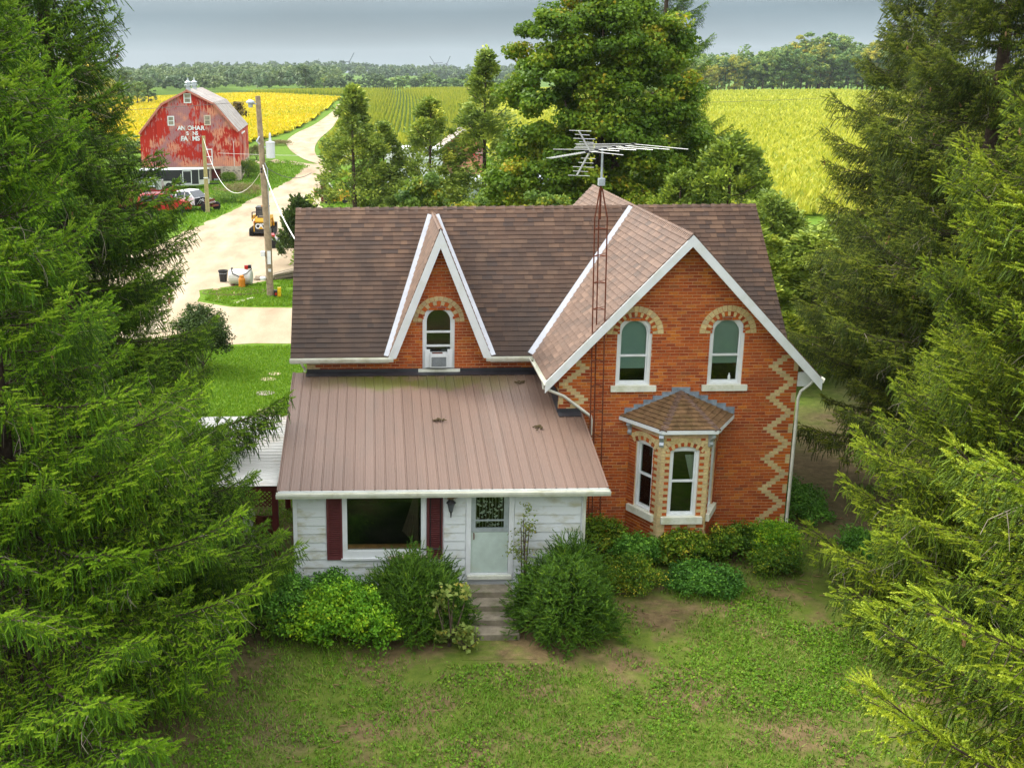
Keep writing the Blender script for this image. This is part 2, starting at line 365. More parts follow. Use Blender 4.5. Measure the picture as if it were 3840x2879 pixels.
M['needle_b'] = leafm('bright spruce needles', [(0, (0.0192, 0.0528, 0.0072)), (0.4, (0.09, 0.21, 0.0096)), (0.75, (0.21, 0.384, 0.0144)), (1, (0.348, 0.504, 0.03))], .14)
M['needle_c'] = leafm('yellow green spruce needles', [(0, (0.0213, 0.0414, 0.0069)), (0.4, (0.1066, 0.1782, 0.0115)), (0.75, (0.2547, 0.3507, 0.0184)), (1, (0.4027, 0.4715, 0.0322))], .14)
M['maple'] = leafm('turning maple leaves', [(0, (.045, .10, .010)), (.4, (.105, .20, .012)), (.7, (.19, .29, .016)), (.92, (.33, .37, .02)), (1, (.48, .36, .025))], .35, big=(.35, .4))
M['young_maple'] = leafm('yellowing young maple leaves', [(0, (0.065, 0.13, 0.026)), (0.4, (0.143, 0.234, 0.0286)), (0.75, (0.312, 0.338, 0.0234)), (1, (0.546, 0.364, 0.026))], .35, big=(.7, .6))
M['cedar'] = leafm('cedar sprays', [(0, (0.0837, 0.1377, 0.0362)), (0.45, (0.2208, 0.3081, 0.0471)), (0.8, (0.3997, 0.4894, 0.0725)), (1, (0.7232, 0.725, 0.1087))], .2)
M['cedar_green'] = leafm('fresh cedar sprays', [(0, (0.0786, 0.1373, 0.025)), (0.45, (0.2228, 0.312, 0.0325)), (0.8, (0.4062, 0.4742, 0.045)), (1, (0.629, 0.624, 0.0749))], .2)
M['juniper'] = leafm('dark juniper sprays', [(0, (0.0328, 0.0582, 0.0182)), (0.5, (0.0728, 0.1274, 0.0255)), (1, (0.1547, 0.2184, 0.0364))], .15)
M['yew'] = leafm('yew needles', [(0, (0.0275, 0.0688, 0.01)), (0.45, (0.075, 0.1688, 0.0125)), (0.8, (0.1562, 0.275, 0.0175)), (1, (0.275, 0.375, 0.025))], .15)
M['privet'] = leafm('bright privet leaves', [(0, (0.0854, 0.2329, 0.0194)), (0.4, (0.1921, 0.427, 0.0232)), (0.75, (0.4269, 0.6404, 0.0271)), (1, (0.75, 0.75, 0.0389))], .35)
M['shrubleaf'] = leafm('mixed shrub leaves', [(0, (0.046, 0.115, 0.0115)), (0.45, (0.115, 0.23, 0.0161)), (0.8, (0.253, 0.345, 0.0207)), (1, (0.598, 0.506, 0.046))], .3, big=(1.2, .35))
M['darkleaf'] = leafm('deep green leaves', [(0, (0.0437, 0.131, 0.0218)), (0.5, (0.1092, 0.2839, 0.0306)), (1, (0.2402, 0.4805, 0.048))], .3)
M['pale_leaf'] = leafm('pale vine leaves', [(0, (.14, .22, .04)), (.6, (.26, .33, .07)), (1, (.45, .36, .06))], .35)
M['grass'] = leafm('lawn blades', [(0, (0.066, 0.102, 0.012)), (0.35, (0.12, 0.216, 0.0168)), (0.7, (0.156, 0.324, 0.0192)), (1, (0.324, 0.324, 0.072))], .3, big=(.5, .8))
M['lush'] = leafm('lush grass blades', [(0, (.08, .19, .008)), (.5, (.15, .29, .010)), (1, (.25, .36, .02))], .3)
M['corn'] = leafm('corn leaves', [(0, (0.1265, 0.2024, 0.0177)), (0.4, (0.291, 0.3416, 0.0228)), (0.8, (0.4807, 0.4554, 0.0316)), (1, (0.6325, 0.506, 0.0759))], .3, big=(.02, .5))
M['soyleaf'] = leafm('golden soybean leaves', [(0, (.26, .32, .008)), (.3, (.50, .42, .008)), (.8, (.64, .50, .008)), (1, (.70, .56, .02))], .3, big=(.03, .5))
M['rightleaf'] = leafm('yellow green crop leaves', [(0, (.22, .27, .02)), (.4, (.37, .40, .03)), (.8, (.52, .50, .05)), (1, (.66, .58, .12))], .3, big=(.03, .4))
M['wood_tree'] = leafm('woodland leaves', [(0, (0.0717, 0.1467, 0.0522)), (0.4, (0.1467, 0.2545, 0.0717)), (0.75, (0.2772, 0.3751, 0.0783)), (1, (0.5546, 0.522, 0.0653))], .25)
M['wood_yellow'] = leafm('yellowing woodland leaves', [(0, (0.1323, 0.2016, 0.0353)), (0.5, (0.3704, 0.378, 0.0454)), (1, (0.75, 0.6048, 0.0504))], .25)
M['far_tree'] = leafm('distant woodland leaves', [(0, (0.052, 0.104, 0.052)), (0.5, (0.104, 0.1716, 0.0676)), (1, (0.195, 0.2548, 0.078))], .2, big=(.01, .6))
M['weed'] = leafm('dry weeds', [(0, (.10, .13, .02)), (.5, (.22, .19, .07)), (1, (.36, .27, .13))], .25)
# ================================================================== FARMHOUSE
WG, XC, T, OV, ZR, ZE, YR, EM = 5.714, 2.857, 3.2355, .456, 7.754, 4.354, 5.448, 1.910
LM, RM, LW, YA, XD, TD, ZD = 6.572, 6.243, 6.18, 2.226, -2.75, 1.307, 7.629
YREAR = 11.4
house = thing('farmhouse', 'red brick farmhouse with brown roofs, pointed dormer and low porch addition', 'house')
class Frame:
    def __init__(s, O, U, V, Nn=None):
        s.O = Vector(O); s.U = Vector(U).normalized(); s.V = Vector(V).normalized()
        s.N = Vector(Nn).normalized() if Nn else s.U.cross(s.V)
    def __call__(s, u, v, h=0): return s.O+s.U*u+s.V*v+s.N*h
    def mat(s, u, v, h=0):
        m = Matrix((s.U, s.V, s.N)).transposed().to_4x4(); m.translation = s(u, v, h); return m
def on_frame(name, me, parent, fr, u, v, h=0, scale=None, spin=0):
    o = link(name, me, parent); m = fr.mat(u, v, h)
    if spin: m = m @ Matrix.Rotation(spin, 4, 'Z')
    if scale: m = m @ Matrix.Diagonal((*scale, 1))
    o.matrix_local = m; return o
BR = {'red': M['brick_red'], 'buff': M['brick_buff']}
def unit_box(name, m, bev=0):
    return MB().bb(-.5, .5, -.5, .5, 0, 1).mesh(name, m)
me_red, me_buff = unit_box('brick', M['brick_red']), unit_box('brick', M['brick_buff'])
rest_brick = MB(); NB = [0]
CO, BL, BH = .078, .218, .066                                       # course, brick pitch, brick height
def brick(fr, poly, kind, part=False, h=.010):
    if part and len(poly) == 4 and NB[0] < 300:
        u0, v0 = poly[0]; u1, v1 = poly[2]; NB[0] += 1
        on_frame('brick', me_red if kind == 'red' else me_buff, house, fr, (u0+u1)/2, (v0+v1)/2, 0, (u1-u0, v1-v0, h+random.uniform(-.002, .002)))
    else:
        hh = h+random.uniform(-.003, .003)
        rest_brick.prism(poly, fr, 0, hh, 0 if kind == 'red' else 1, random.random(), bottom=False)
def lay(fr, poly, holes, rowfn, part=None, zbase=0.0):
    """rowfn(row, z, u0, u1) -> list of (ua, ub, kind); poly convex ccw in (u, z)"""
    poly = ccw(poly); us = [p[0] for p in poly]; zs_ = [p[1] for p in poly]
    r0 = int(math.floor((min(zs_)-zbase)/CO)); r1 = int(math.ceil((max(zs_)-zbase)/CO))
    for r in range(r0, r1):
        z0 = zbase+r*CO+.007; z1 = z0+BH-.003
        for ua, ub, kind in rowfn(r, z0, min(us), max(us)):
            segs = [(ua, ub)]
            for (h0, h1, y0, y1) in holes:
                if z1 <= y0 or z0 >= y1: continue
                ns = []
                for a_, b_ in segs:
                    if b_ <= h0 or a_ >= h1: ns.append((a_, b_)); continue
                    if a_ < h0: ns.append((a_, h0))
                    if b_ > h1: ns.append((h1, b_))
                segs = ns
            for a_, b_ in segs:
                if b_-a_ < .02: continue
                p = clip([(a_, z0), (b_, z0), (b_, z1), (a_, z1)], poly)
                if parea(p) < .0007: continue
                whole = abs(parea(p)-(b_-a_)*BH) < 1e-6 and b_-a_ > .15
                brick(fr, [(a_, z0), (b_, z0), (b_, z1), (a_, z1)] if whole else p, kind, whole and bool(part and part(r, a_, b_, z0, kind)))
def plain_row(r, z, u0, u1):
    o = ((r*.5) % 1)*BL+random.uniform(-.012, .012); L = []; u = u0-o
    while u < u1:
        L.append((u, u+BL-.010, 'red')); u += BL
    return L
def zig(r):
    ph = (r-4) % 10; return .11+.098*abs(ph-5)
def gable_row(r, z, u0, u1):
    D = zig(r); L = []
    if z > 4.75: return plain_row(r, z, u0, u1)
    def corner():
        c = []; e = D-.11
        if e > .30: c = [(0, .105, 'buff'), (.115, e-.01, 'red')]
        elif e > .03: c = [(0, e-.01, 'red')]
        c.append((max(e, 0), D+.103, 'buff')); return c
    left = corner(); right = [(WG-b, WG-a_, k) for a_, b, k in corner()]
    a0 = D+.113; b0 = WG-D-.113; u = a0; mid = []
    while u < b0-.05:
        e = min(u+BL-.010, b0-.010)
        if b0-e < .09: e = b0-.010
        mid.append((u, e, 'red')); u = e+.010
    return left+mid+right
rest_deck = None
def wall_panel(name, fr, outer, holes, depth, m, parent):
    """wall with real openings: front, back and reveals"""
    from mathutils.geometry import tessellate_polygon
    loops = [outer]+holes; flat = [p for l in loops for p in l]
    tris = tessellate_polygon([[Vector((p[0], p[1], 0)) for p in l] for l in loops]); n = len(flat); mb = MB()
    vs = [fr(p[0], p[1], 0) for p in flat]+[fr(p[0], p[1], -depth) for p in flat]
    fs = [tuple(t) for t in tris]+[tuple(i+n for i in reversed(t)) for t in tris]; b = 0
    for l in loops:
        k = len(l); fs += [(b+i, b+(i+1) % k, b+(i+1) % k+n, b+i+n) for i in range(k)]; b += k
    return mb.add(vs, fs).build(name, m, parent)
def outline(uc, w, z0, zs, rise, n=14):
    p = [(uc-w/2, z0), (uc+w/2, z0)]
    if rise <= 0.001: return p+[(uc+w/2, zs), (uc-w/2, zs)]
    if rise < w/2-.05:
        Rd = (w*w/4+rise*rise)/(2*rise); a = math.asin(w/2/Rd)
        return p+[(uc+Rd*math.sin(a-2*a*i/n), zs+rise-Rd+Rd*math.cos(a-2*a*i/n)) for i in range(n+1)]
    return p+[(uc+w/2*math.cos(math.pi*i/n), zs+rise*math.sin(math.pi*i/n)) for i in range(n+1)]
def ring(mb, fr, a, b, h0, h1, m=0):
    n = len(a); vs = [fr(*p, h1) for p in a]+[fr(*p, h1) for p in b]+[fr(*p, h0) for p in a]+[fr(*p, h0) for p in b]
    fs = []
    for i in range(n):
        j = (i+1) % n; fs += [(i, j, j+n, i+n), (i+n, j+n, j+3*n, i+3*n), (i+2*n, j+2*n, j, i)]
    mb.add(vs, fs, m)
def sash_window(fr, uc, w, z0, zs, rise, rail, blind=None, sill=None, bord=.085, label=None, rails=None):
    semi = abs(rise-w/2) < .03
    rz = lambda b: (w/2-b) if semi else .012
    f = MB(); ring(f, fr, outline(uc, w, z0, zs, rise), outline(uc, w-2*bord, z0+bord*.6, zs-(0 if semi else (.02 if rise else bord)), rz(bord)), -.13, -.035)
    win = f.build('window', M['white'], house, label=label)
    w2 = w-2*bord; z2 = z0+bord*.6; zt = zs-(0 if semi else (.02 if rise else bord)); sb = .035
    s = MB(); ring(s, fr, outline(uc, w2, z2, zt, rz(bord)), outline(uc, w2-2*sb, z2+sb*1.4, zt-(0 if semi else sb), rz(bord+sb)), -.12, -.075)
    for q in ([rail]+(rails or [])): s.prism([(uc-w2/2+.002, q-.025), (uc+w2/2-.002, q-.025), (uc+w2/2-.002, q+.025), (uc-w2/2+.002, q+.025)], fr, -.118, -.06)
    s.build('sash', M['white'], win)
    g = outline(uc, w2-2*sb+.01, rail+.02, zt-(0 if semi else sb), rz(bord+sb)); MB().prism(g, fr, -.104, -.098).build('pane', M['glass'], win)
    lo = z2+sb; qs = sorted([rail]+(rails or [])); prev = lo
    for q in qs:
        MB().prism([(uc-w2/2+sb, prev), (uc+w2/2-sb, prev), (uc+w2/2-sb, q-.02), (uc-w2/2+sb, q-.02)], fr, -.104, -.098).build('pane', M['glass'], win); prev = q+.02
    if blind:
        b = MB(); z = blind
        top = zs+(rise if rise else 0)-bord-.02
        while z < top:
            hw = w2/2-.01
            if z > zs and semi: hw = math.sqrt(max((w/2-bord)**2-(z+.012-zs)**2, 1e-4))-.01
            if hw > .03: b.add([fr(uc-hw, z, -.135), fr(uc+hw, z, -.135), fr(uc+hw, z+.019, -.150), fr(uc-hw, z+.019, -.150), fr(uc-hw, z+.002, -.138), fr(uc+hw, z+.002, -.138), fr(uc+hw, z+.021, -.153), fr(uc-hw, z+.021, -.153)],
                               [(0, 1, 2, 3), (7, 6, 5, 4), (0, 4, 5, 1), (2, 6, 7, 3)])
            z += .021
        b.build('blind', M['blind'], win)
    if sill:
        u0, u1, zb, zt_ = sill
        MB().prism([(u0, zb), (u1, zb), (u1, zt_), (u0, zt_)], fr, -.12, .09).build('sill', M['stone_sill'], win)
    return win
def arch(fr, uc, zs, r0, r1, n, kinds, a0=0, a1=math.pi, zc=None, ru=None, h=.016):
    for i in range(n):
        g = .012/r1; b0 = a0+(a1-a0)*i/n+g/2; b1 = a0+(a1-a0)*(i+1)/n-g/2
        p = [(uc+r*math.cos(b), zs+r*math.sin(b)) for r, b in ((r0, b0), (r1, b0), (r1, (b0+b1)/2), (r1, b1), (r0, b1), (r0, (b0+b1)/2))]
        k = kinds[i % len(kinds)]; NB[0] += 1
        mid = (b0+b1)/2; mb = MB()
        q = [((x-uc)*math.cos(-mid)-(y-zs)*math.sin(-mid), (x-uc)*math.sin(-mid)+(y-zs)*math.cos(-mid)) for x, y in p]
        key = (round(r0, 3), round(r1, 3), n, round(a1-a0, 3), k)
        if key not in ARCH: ARCH[key] = MB().prism(q, lambda a_, b_, c_: (a_, b_, c_), 0, h).mesh('brick', BR[k])
        on_frame('brick', ARCH[key], house, fr, uc, zs, 0, spin=mid)
ARCH = {}

# --- gable wall
FG = Frame((0, 0, 0), (1, 0, 0), (0, 0, 1), (0, -1, 0))
GW = [(XC-1.10, 4.08, 5.34), (XC+1.10, 4.08, 5.34)]; WW = .84
top = lambda x: ZR-.17-abs(x-XC)*(ZR-ZE)/T
gpoly = [(0, 0), (WG, 0), (WG, top(WG)), (XC, top(XC)), (0, top(0))]
wall_panel('wall', FG, gpoly, [outline(c, WW-.01, z0-.13, zs, WW/2) for c, z0, zs in GW]+[[(1.9, .02), (3.80, .02), (3.80, 3.0), (1.9, 3.0)]], .3, M['mortar'], house)
holes = [(c-WW/2+.005, c+WW/2-.005, z0-.13, zs) for c, z0, zs in GW]+[(c-.36, c+.36, zs, zs+.30) for c, z0, zs in GW]+[(1.88, 3.82, 0, 2.98)]
gb = [(0.003, .27), (WG-.003, .27), (WG-.003, top(WG)), (XC, top(XC)), (0.003, top(0))]
for c, z0, zs in GW:
    arch(FG, c, zs, .42, .525, 21, ['buff', 'red']); arch(FG, c, zs, .535, .675, 17, ['buff'])
FD = Frame((0, YA, 0), (1, 0, 0), (0, 0, 1), (0, -1, 0))
DWC, DZ0, DZS = -2.765, 3.96, 5.20
arch(FD, DWC, DZS, .43, .535, 15, ['buff', 'red']); arch(FD, DWC, DZS, .545, .66, 16, ['buff'])
lay(FG, gb, holes, gable_row, part=lambda r, a_, b_, z, k: (k == 'buff' and NB[0] < 292) or (4.95 < z < 5.35 and 2.2 < a_ < 3.5 and NB[0] < 298), zbase=.27)
sash_window(FG, GW[0][0], WW, 4.08, 5.34, WW/2, 4.80, blind=4.47, sill=(1.23, 2.32, 3.94, 4.08), label='left round topped upper window of the gable, its blind drawn lower')
sash_window(FG, GW[1][0], WW, 4.08, 5.34, WW/2, 4.80, blind=4.58, sill=(3.42, 4.50, 3.94, 4.08), label='right round topped upper window of the gable, bottle on its rail')
# --- main left wall above the porch roof, with the dormer face
mpoly = [(-LW, 0), (0, 0), (0, ZE-.05), (XD+TD-.05, ZE-.05), (XD, ZD-.25), (XD-TD+.05, ZE-.05), (-LW, ZE-.05)]
wall_panel('wall', FD, mpoly, [outline(DWC, .84, DZ0-.14, DZS, .42)], .3, M['mortar'], house)
dh = [(DWC-.415, DWC+.415, DZ0-.14, DZS), (DWC-.36, DWC+.36, DZS, DZS+.30)]
lowrow = lambda r, z, u0, u1: [(u0, u0+(.33 if r % 2 else .21), 'buff')]+[(a_+u0+.34 if r % 2 else a_+u0+.22, b_+u0+.34 if r % 2 else b_+u0+.22, k) for a_, b_, k in plain_row(0, z, 0, u1-u0)]
lay(FD, [(-LW+.004, 3.86), (-.002, 3.86), (-.002, ZE-.05), (-LW+.004, ZE-.05)], dh, lowrow, zbase=.27)
lay(FD, [(XD-TD+.05, ZE-.05), (XD+TD-.05, ZE-.05), (XD, ZD-.25)], dh, plain_row, zbase=.27)
sash_window(FD, DWC, .85, DZ0, DZS, .425, 4.92, sill=(-3.29, -2.21, 3.80, 3.96), rails=[4.55], label='round topped dormer window with an air conditioner in its bottom')
# --- other walls of the block
def plain_wall(pts, h0=0.0):
    for (x0, y0, z0, x1, y1, z1) in pts:
        MB().bb(x0, x1, y0, y1, z0, z1).build('wall', M['brick_red'], house)
plain_wall([(-LW, YA+.3, 0, -LW+.3, 8.67, ZE-.05), (-LW, 8.37, 0, 0, 8.67, ZE-.05), (0, .3, 0, .3, YA+.301, 4.5), (WG-.3, .3, 0, WG, 11.1, 4.5), (0, 8.4, 0, .3, 11.1, 4.5), (.3, 10.8, 0, WG-.3, 11.1, 4.5)])
g2 = MB()
for y0 in (10.8,):
    g2.prism([(.0, 4.5), (WG, 4.5), (XC, top(XC))], Frame((0, 11.1, 0), (1, 0, 0), (0, 0, 1), (0, -1, 0)), 0, .3)
g2.build('wall', M['brick_red'], house)
for x0 in (-LW, WG-.3):
    MB().prism([(YA, ZE-.05), (8.67, ZE-.05), (YR, ZR-.2)], Frame((x0, 0, 0), (0, 1, 0), (0, 0, 1), (1, 0, 0)), 0, .3).build('wall', M['brick_red'], house)
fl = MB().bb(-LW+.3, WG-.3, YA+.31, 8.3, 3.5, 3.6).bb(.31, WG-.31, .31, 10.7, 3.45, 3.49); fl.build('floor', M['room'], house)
lay(Frame((0, 0, 0), (0, 1, 0), (0, 0, 1), (-1, 0, 0)), [(0.0, 3.1), (YA, 3.1), (YA, 4.3), (0, 4.3)], [], lambda r, z, u0, u1: [(u0, u0+.21, 'buff' if (r//2) % 2 else 'red')]+[(a_+.22, b_+.22, k) for a_, b_, k in plain_row(r, z, u0, u1)], zbase=.27)
# --- foundation stones
fnd = MB().bb(-.01, WG+.02, -.02, .05, -.3, .26).build('foundation', M['concrete'], house)
for (a_, b_) in ((0, 1.78), (4.14, WG)):
    u = a_
    while u < b_-.08:
        w = min(random.uniform(.18, .4), b_-u); zz = random.uniform(.10, .15)
        for z0, z1 in ((-.02, zz), (zz+.012, .262)):
            p = [(u+.01, z0+random.uniform(0, .02)), (u+w-.01, z0+random.uniform(0, .02)), (u+w-random.uniform(.01, .04), z1-random.uniform(0, .02)), (u+random.uniform(.01, .04), z1)]
            MB().prism(p, FG, .02, .045+random.uniform(0, .025)).build('stone', M['foundation'], fnd)
        u += w

# --- roofs
rest_sh = MB(); NS = [0]
me_tab = None
EXP, TAB, BUTT = .150, .285, .013
def shingles(fr, poly, parts=False, bias=0):
    global me_tab
    TG_ = .001 if parts else .003
    poly = ccw(poly); ds = [p[1] for p in poly]; ss = [p[0] for p in poly]
    nrow = int(math.ceil((max(ds)-min(ds))/EXP)); d_end = max(ds)
    for i in range(nrow):
        d1 = d_end-i*EXP; d0 = d1-EXP; off = random.choice((0, .33, .66, .15, .5))*TAB
        h = lambda s, d, q, d0=d0: fr(s, d, 0 if q == 0 else .004+BUTT*(d-d0)/EXP+q*.001)
        s = min(ss)-off
        while s < max(ss):
            w = TAB if random.random() < .6 else TAB*random.choice((.6, .75, 1.25)); jj = random.uniform(-.004, .004)
            p = clip([(s+TG_, d0), (s+w-TG_, d0), (s+w-TG_, d1+jj), (s+TG_, d1+jj)], poly)
            if parea(p) > .0006:
                if parts and NS[0] < 300 and w == TAB and abs(parea(p)-(w-.002)*(EXP+jj)) < 2e-4:
                    if me_tab is None:
                        W2, L2 = (TAB-.002)/2, EXP
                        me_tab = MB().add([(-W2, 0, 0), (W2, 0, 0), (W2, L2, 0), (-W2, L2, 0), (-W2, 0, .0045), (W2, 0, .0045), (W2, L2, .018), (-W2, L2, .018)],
                                          [(4, 5, 6, 7), (0, 1, 5, 4), (1, 2, 6, 5), (2, 3, 7, 6), (3, 0, 4, 7)]).mesh('shingle', M['shingle_dark'])
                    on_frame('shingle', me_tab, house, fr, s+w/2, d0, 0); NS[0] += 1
                else: rest_sh.prism(p, h, 0, random.uniform(.1, 3), 0, random.random(), bottom=False)
            s += w
def deck(fr, poly, th=.14, m=None):
    return MB().prism(poly, fr, -th, 0).build('roof', m or M['shingle'], house)
SL = math.hypot(YR-EM, ZR-ZE); VF = (0, -(YR-EM)/SL, -(ZR-ZE)/SL); NFr = (0, -(ZR-ZE)/SL, (YR-EM)/SL)
FF = Frame((0, YR, ZR), (1, 0, 0), VF, NFr)
KY = (ZR-ZE)/(YR-EM); YB = YR-(ZR-ZD)/KY; DB = (ZR-ZD)/(ZR-ZE)*SL
left1 = [(-LM, 0), (XD, 0), (XD, DB), (XD-TD, SL), (-LM, SL)]; left2 = [(XD, 0), (XC, 0), (XC-T, SL), (XD+TD, SL), (XD, DB)]
right1 = [(XC, 0), (RM, 0), (RM, SL), (XC+T, SL)]
for p in (left1, left2, right1): deck(FF, p)
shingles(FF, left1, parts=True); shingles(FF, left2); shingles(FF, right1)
rest_sh.build('shingle_field', M['shingle_dark'], house, kind='stuff'); rest_sh = MB(); BUTT = .022
FB = Frame((0, YR, ZR), (1, 0, 0), (0, (YR-EM)/SL, -(ZR-ZE)/SL), (0, (ZR-ZE)/SL, (YR-EM)/SL))
deck(FB, [(-LM, 0), (XC, 0), (XC-T, SL), (-LM, SL)]); deck(FB, [(XC, 0), (RM, 0), (RM, SL), (XC+T, SL)])
GL = math.hypot(T, ZR-ZE); a_s = T/GL; b_s = (ZR-ZE)/GL
FL = Frame((XC, 0, ZR), (0, 1, 0), (-a_s, 0, -b_s), (-b_s, 0, a_s)); FR_ = Frame((XC, 0, ZR), (0, 1, 0), (a_s, 0, -b_s), (b_s, 0, a_s))
pl = [(-OV, 0), (YR, 0), (EM, GL), (-OV, GL)]; plb = [(YR, 0), (YREAR, 0), (YREAR, GL), (2*YR-EM, GL)]
for f in (FL, FR_):
    for p in (pl, plb): deck(f, p); shingles(f, p)
DL = math.hypot(TD, ZD-ZE); a_d = TD/DL; b_d = (ZD-ZE)/DL; DF = EM-.04
for sg in (-1, 1):
    f = Frame((XD, 0, ZD), (0, 1, 0), (sg*a_d, 0, -b_d), (sg*b_d, 0, a_d)); p = [(DF, 0), (YB, 0), (EM, DL), (DF, DL)]
    deck(f, p, .06); shingles(f, p)
# ridge caps
cap = MB()
def capmesh(w, l, tilt):
    a_ = math.radians(tilt); return MB().add([(-w, 0, -w*math.tan(a_)), (0, 0, .012), (w, 0, -w*math.tan(a_)), (-w, l, -w*math.tan(a_)+.012), (0, l, .028), (w, l, -w*math.tan(a_)+.012),
                                             (-w, l, -w*math.tan(a_)-.02), (0, l, .0), (w, l, -w*math.tan(a_)-.02)], [(0, 1, 4, 3), (1, 2, 5, 4), (3, 4, 7, 6), (4, 5, 8, 7)]).mesh('ridge_cap', M['shingle'])
cm45, cm68 = capmesh(.13, .16, 43), capmesh(.075, .13, 66)
def caps(me, p0, p1, step):
    p0 = Vector(p0); p1 = Vector(p1); d = (p1-p0); n = int(d.length/step); d.normalize(); x = d.cross(Vector((0, 0, 1))).normalized(); z = x.cross(d)
    for i in range(n+1):
        o = link('ridge_cap', me, house); m = Matrix((x, d, z)).transposed().to_4x4(); m.translation = p0+d*min(i*step, (p1-p0).length-step); o.matrix_local = m
caps(cm45, (-LM, YR, ZR), (XC, YR, ZR), .27); caps(cm45, (RM, YR, ZR), (XC, YR, ZR), .27)
caps(cm45, (XC, YR, ZR+.004), (XC, -OV, ZR+.004), .135); caps(cm45, (XC, YR, ZR+.004), (XC, YREAR, ZR+.004), .27); caps(cm68, (XD, YB, ZD), (XD, DF, ZD), .12)
rest_sh.build('shingle_field', M['shingle'], house, kind='stuff')
# valley flashings
def strip(fr, a, b, w, name='valley_flashing', h=.034, m=None):
    a = Vector((*a, 0)); b = Vector((*b, 0)); d = (b-a).normalized(); n = Vector((-d.y, d.x, 0))*w
    MB().prism([tuple(a.xy), tuple(b.xy), tuple((b+n).xy), tuple((a+n).xy)], fr, .004, h).build(name, m or M['flash'], house)
strip(FF, (XC-T+.03, SL), (XC-.02, .12), -.17); strip(FF, (XD-TD, SL), (XD-.03, DB+.12), -.13); strip(FF, (XD+.03, DB+.12), (XD+TD, SL), -.13)
# bargeboards (rake fascia) and soffits
def rake(xc, t, zr, ze, y, w, ln_name='bargeboard', th=.035, level=False):
    L_ = math.hypot(t, zr-ze); wz = w*L_/t
    for sg in (-1, 1):
        p = [(0, zr-.01), (sg*(t+.03), ze-.01-.03*(zr-ze)/t), (sg*(t+.03), ze-.01-wz-.03*(zr-ze)/t), (0, zr-.01-wz)]
        if level: p = [(0, zr-.01), (sg*(t+.02), ze-.03), (sg*(t*(zr-wz-ze)/(zr-ze)), ze-.03), (0, zr-.01-wz)]
        f = Frame((xc, y, 0), (1, 0, 0), (0, 0, 1), (0, -1, 0)); MB().prism(p, f, 0, th).build(ln_name, M['white'], house)
rake(XC, T, ZR, ZE, -OV, .185); rake(XD, TD, ZD, ZE, DF, .175, level=True); rake(XC, T, ZR, ZE, YREAR+.03, .18)
for sg in (-1, 1):                                                  # soffit between wall and bargeboard
    MB().add([FL(-OV, 0, -.15) if sg < 0 else FR_(-OV, 0, -.15), (FL if sg < 0 else FR_)(-OV, GL, -.15), (FL if sg < 0 else FR_)(.0, GL, -.15), (FL if sg < 0 else FR_)(.0, 0, -.15),
              (FL if sg < 0 else FR_)(-OV, 0, -.141), (FL if sg < 0 else FR_)(-OV, GL, -.141), (FL if sg < 0 else FR_)(.0, GL, -.141), (FL if sg < 0 else FR_)(.0, 0, -.141)],
             [(0, 1, 2, 3), (4, 5, 6, 7), (0, 1, 5, 4), (2, 3, 7, 6)]).build('soffit', M['white'], house)
MB().bb(WG+.01, WG+.33, -.02, .06, 4.02, 4.36).build('soffit', M['white'], house)
# gutters: open troughs
def gutter(a, b, out_, size=.11, name='gutter'):
    a = Vector(a); b = Vector(b); o_ = Vector(out_).normalized()
    prof = [(0, 0), (0, -size), (size*.75, -size), (size, -size*.45), (size*1.05, -.005), (size*.98, -.005), (size*.9, -size*.4), (size*.7, -size+.012), (.01, -size+.012), (.01, 0)]
    n = len(prof); vs = [a+o_*p[0]+Vector((0, 0, p[1])) for p in prof]+[b+o_*p[0]+Vector((0, 0, p[1])) for p in prof]
    fs = [(i, (i+1) % n, (i+1) % n+n, i+n) for i in range(n)]
    fs += [(0, 1, 8, 9), (1, 2, 7, 8), (2, 3, 6, 7), (3, 4, 5, 6)]; fs += [tuple(i+n for i in f) for f in fs[-4:]]
    MB().add(vs, fs).build(name, M['gutter'], house)
gutter((-LM-.02, EM+.01, ZE-.01), (XD-TD+.12, EM+.01, ZE-.01), (0, -1, 0)); gutter((XD+TD-.12, EM+.01, ZE-.01), (XC-T, EM+.01, ZE-.01), (0, -1, 0))
gutter((XC-T+.02, EM-.1, ZE-.02), (XC-T+.02, -OV-.02, ZE-.02), (-1, 0, 0)); gutter((XC+T-.02, -OV-.02, ZE-.02), (XC+T-.02, EM, ZE-.02), (1, 0, 0))
for (x0, x1) in ((-LM, XD-TD), (XD+TD, XC-T)): MB().bb(x0, x1, EM+.02, YA-.002, ZE-.16, ZE-.145).build('soffit', M['white'], house)
def downspout(pts, w=.075):
    mb = MB(); P = [Vector(p) for p in pts]
    mb.tube(P, w/2, 4)
    mb.build('downspout', M['gutter'], house)
downspout([(XC-T-.03, -.15, ZE-.12), (XC-T-.02, -.14, ZE-.28), (.10, -.07, ZE-.50), (.78, -.06, ZE-1.02), (.80, -.06, ZE-1.12), (.80, -.06, 2.0)])
downspout([(XC+T+.02, -.05, ZE-.13), (XC+T-.05, -.04, ZE-.26), (WG+.10, -.03, ZE-.46), (WG+.055, -.03, ZE-.62), (WG+.06, -.03, .22), (WG+.12, -.14, .10)])
downspout([(-LW-.12, EM-.05, ZE-.12), (-LW-.08, EM+.1, ZE-.26), (-LW-.05, YA+.02, ZE-.36), (-LW-.05, YA+.02, 3.9)])
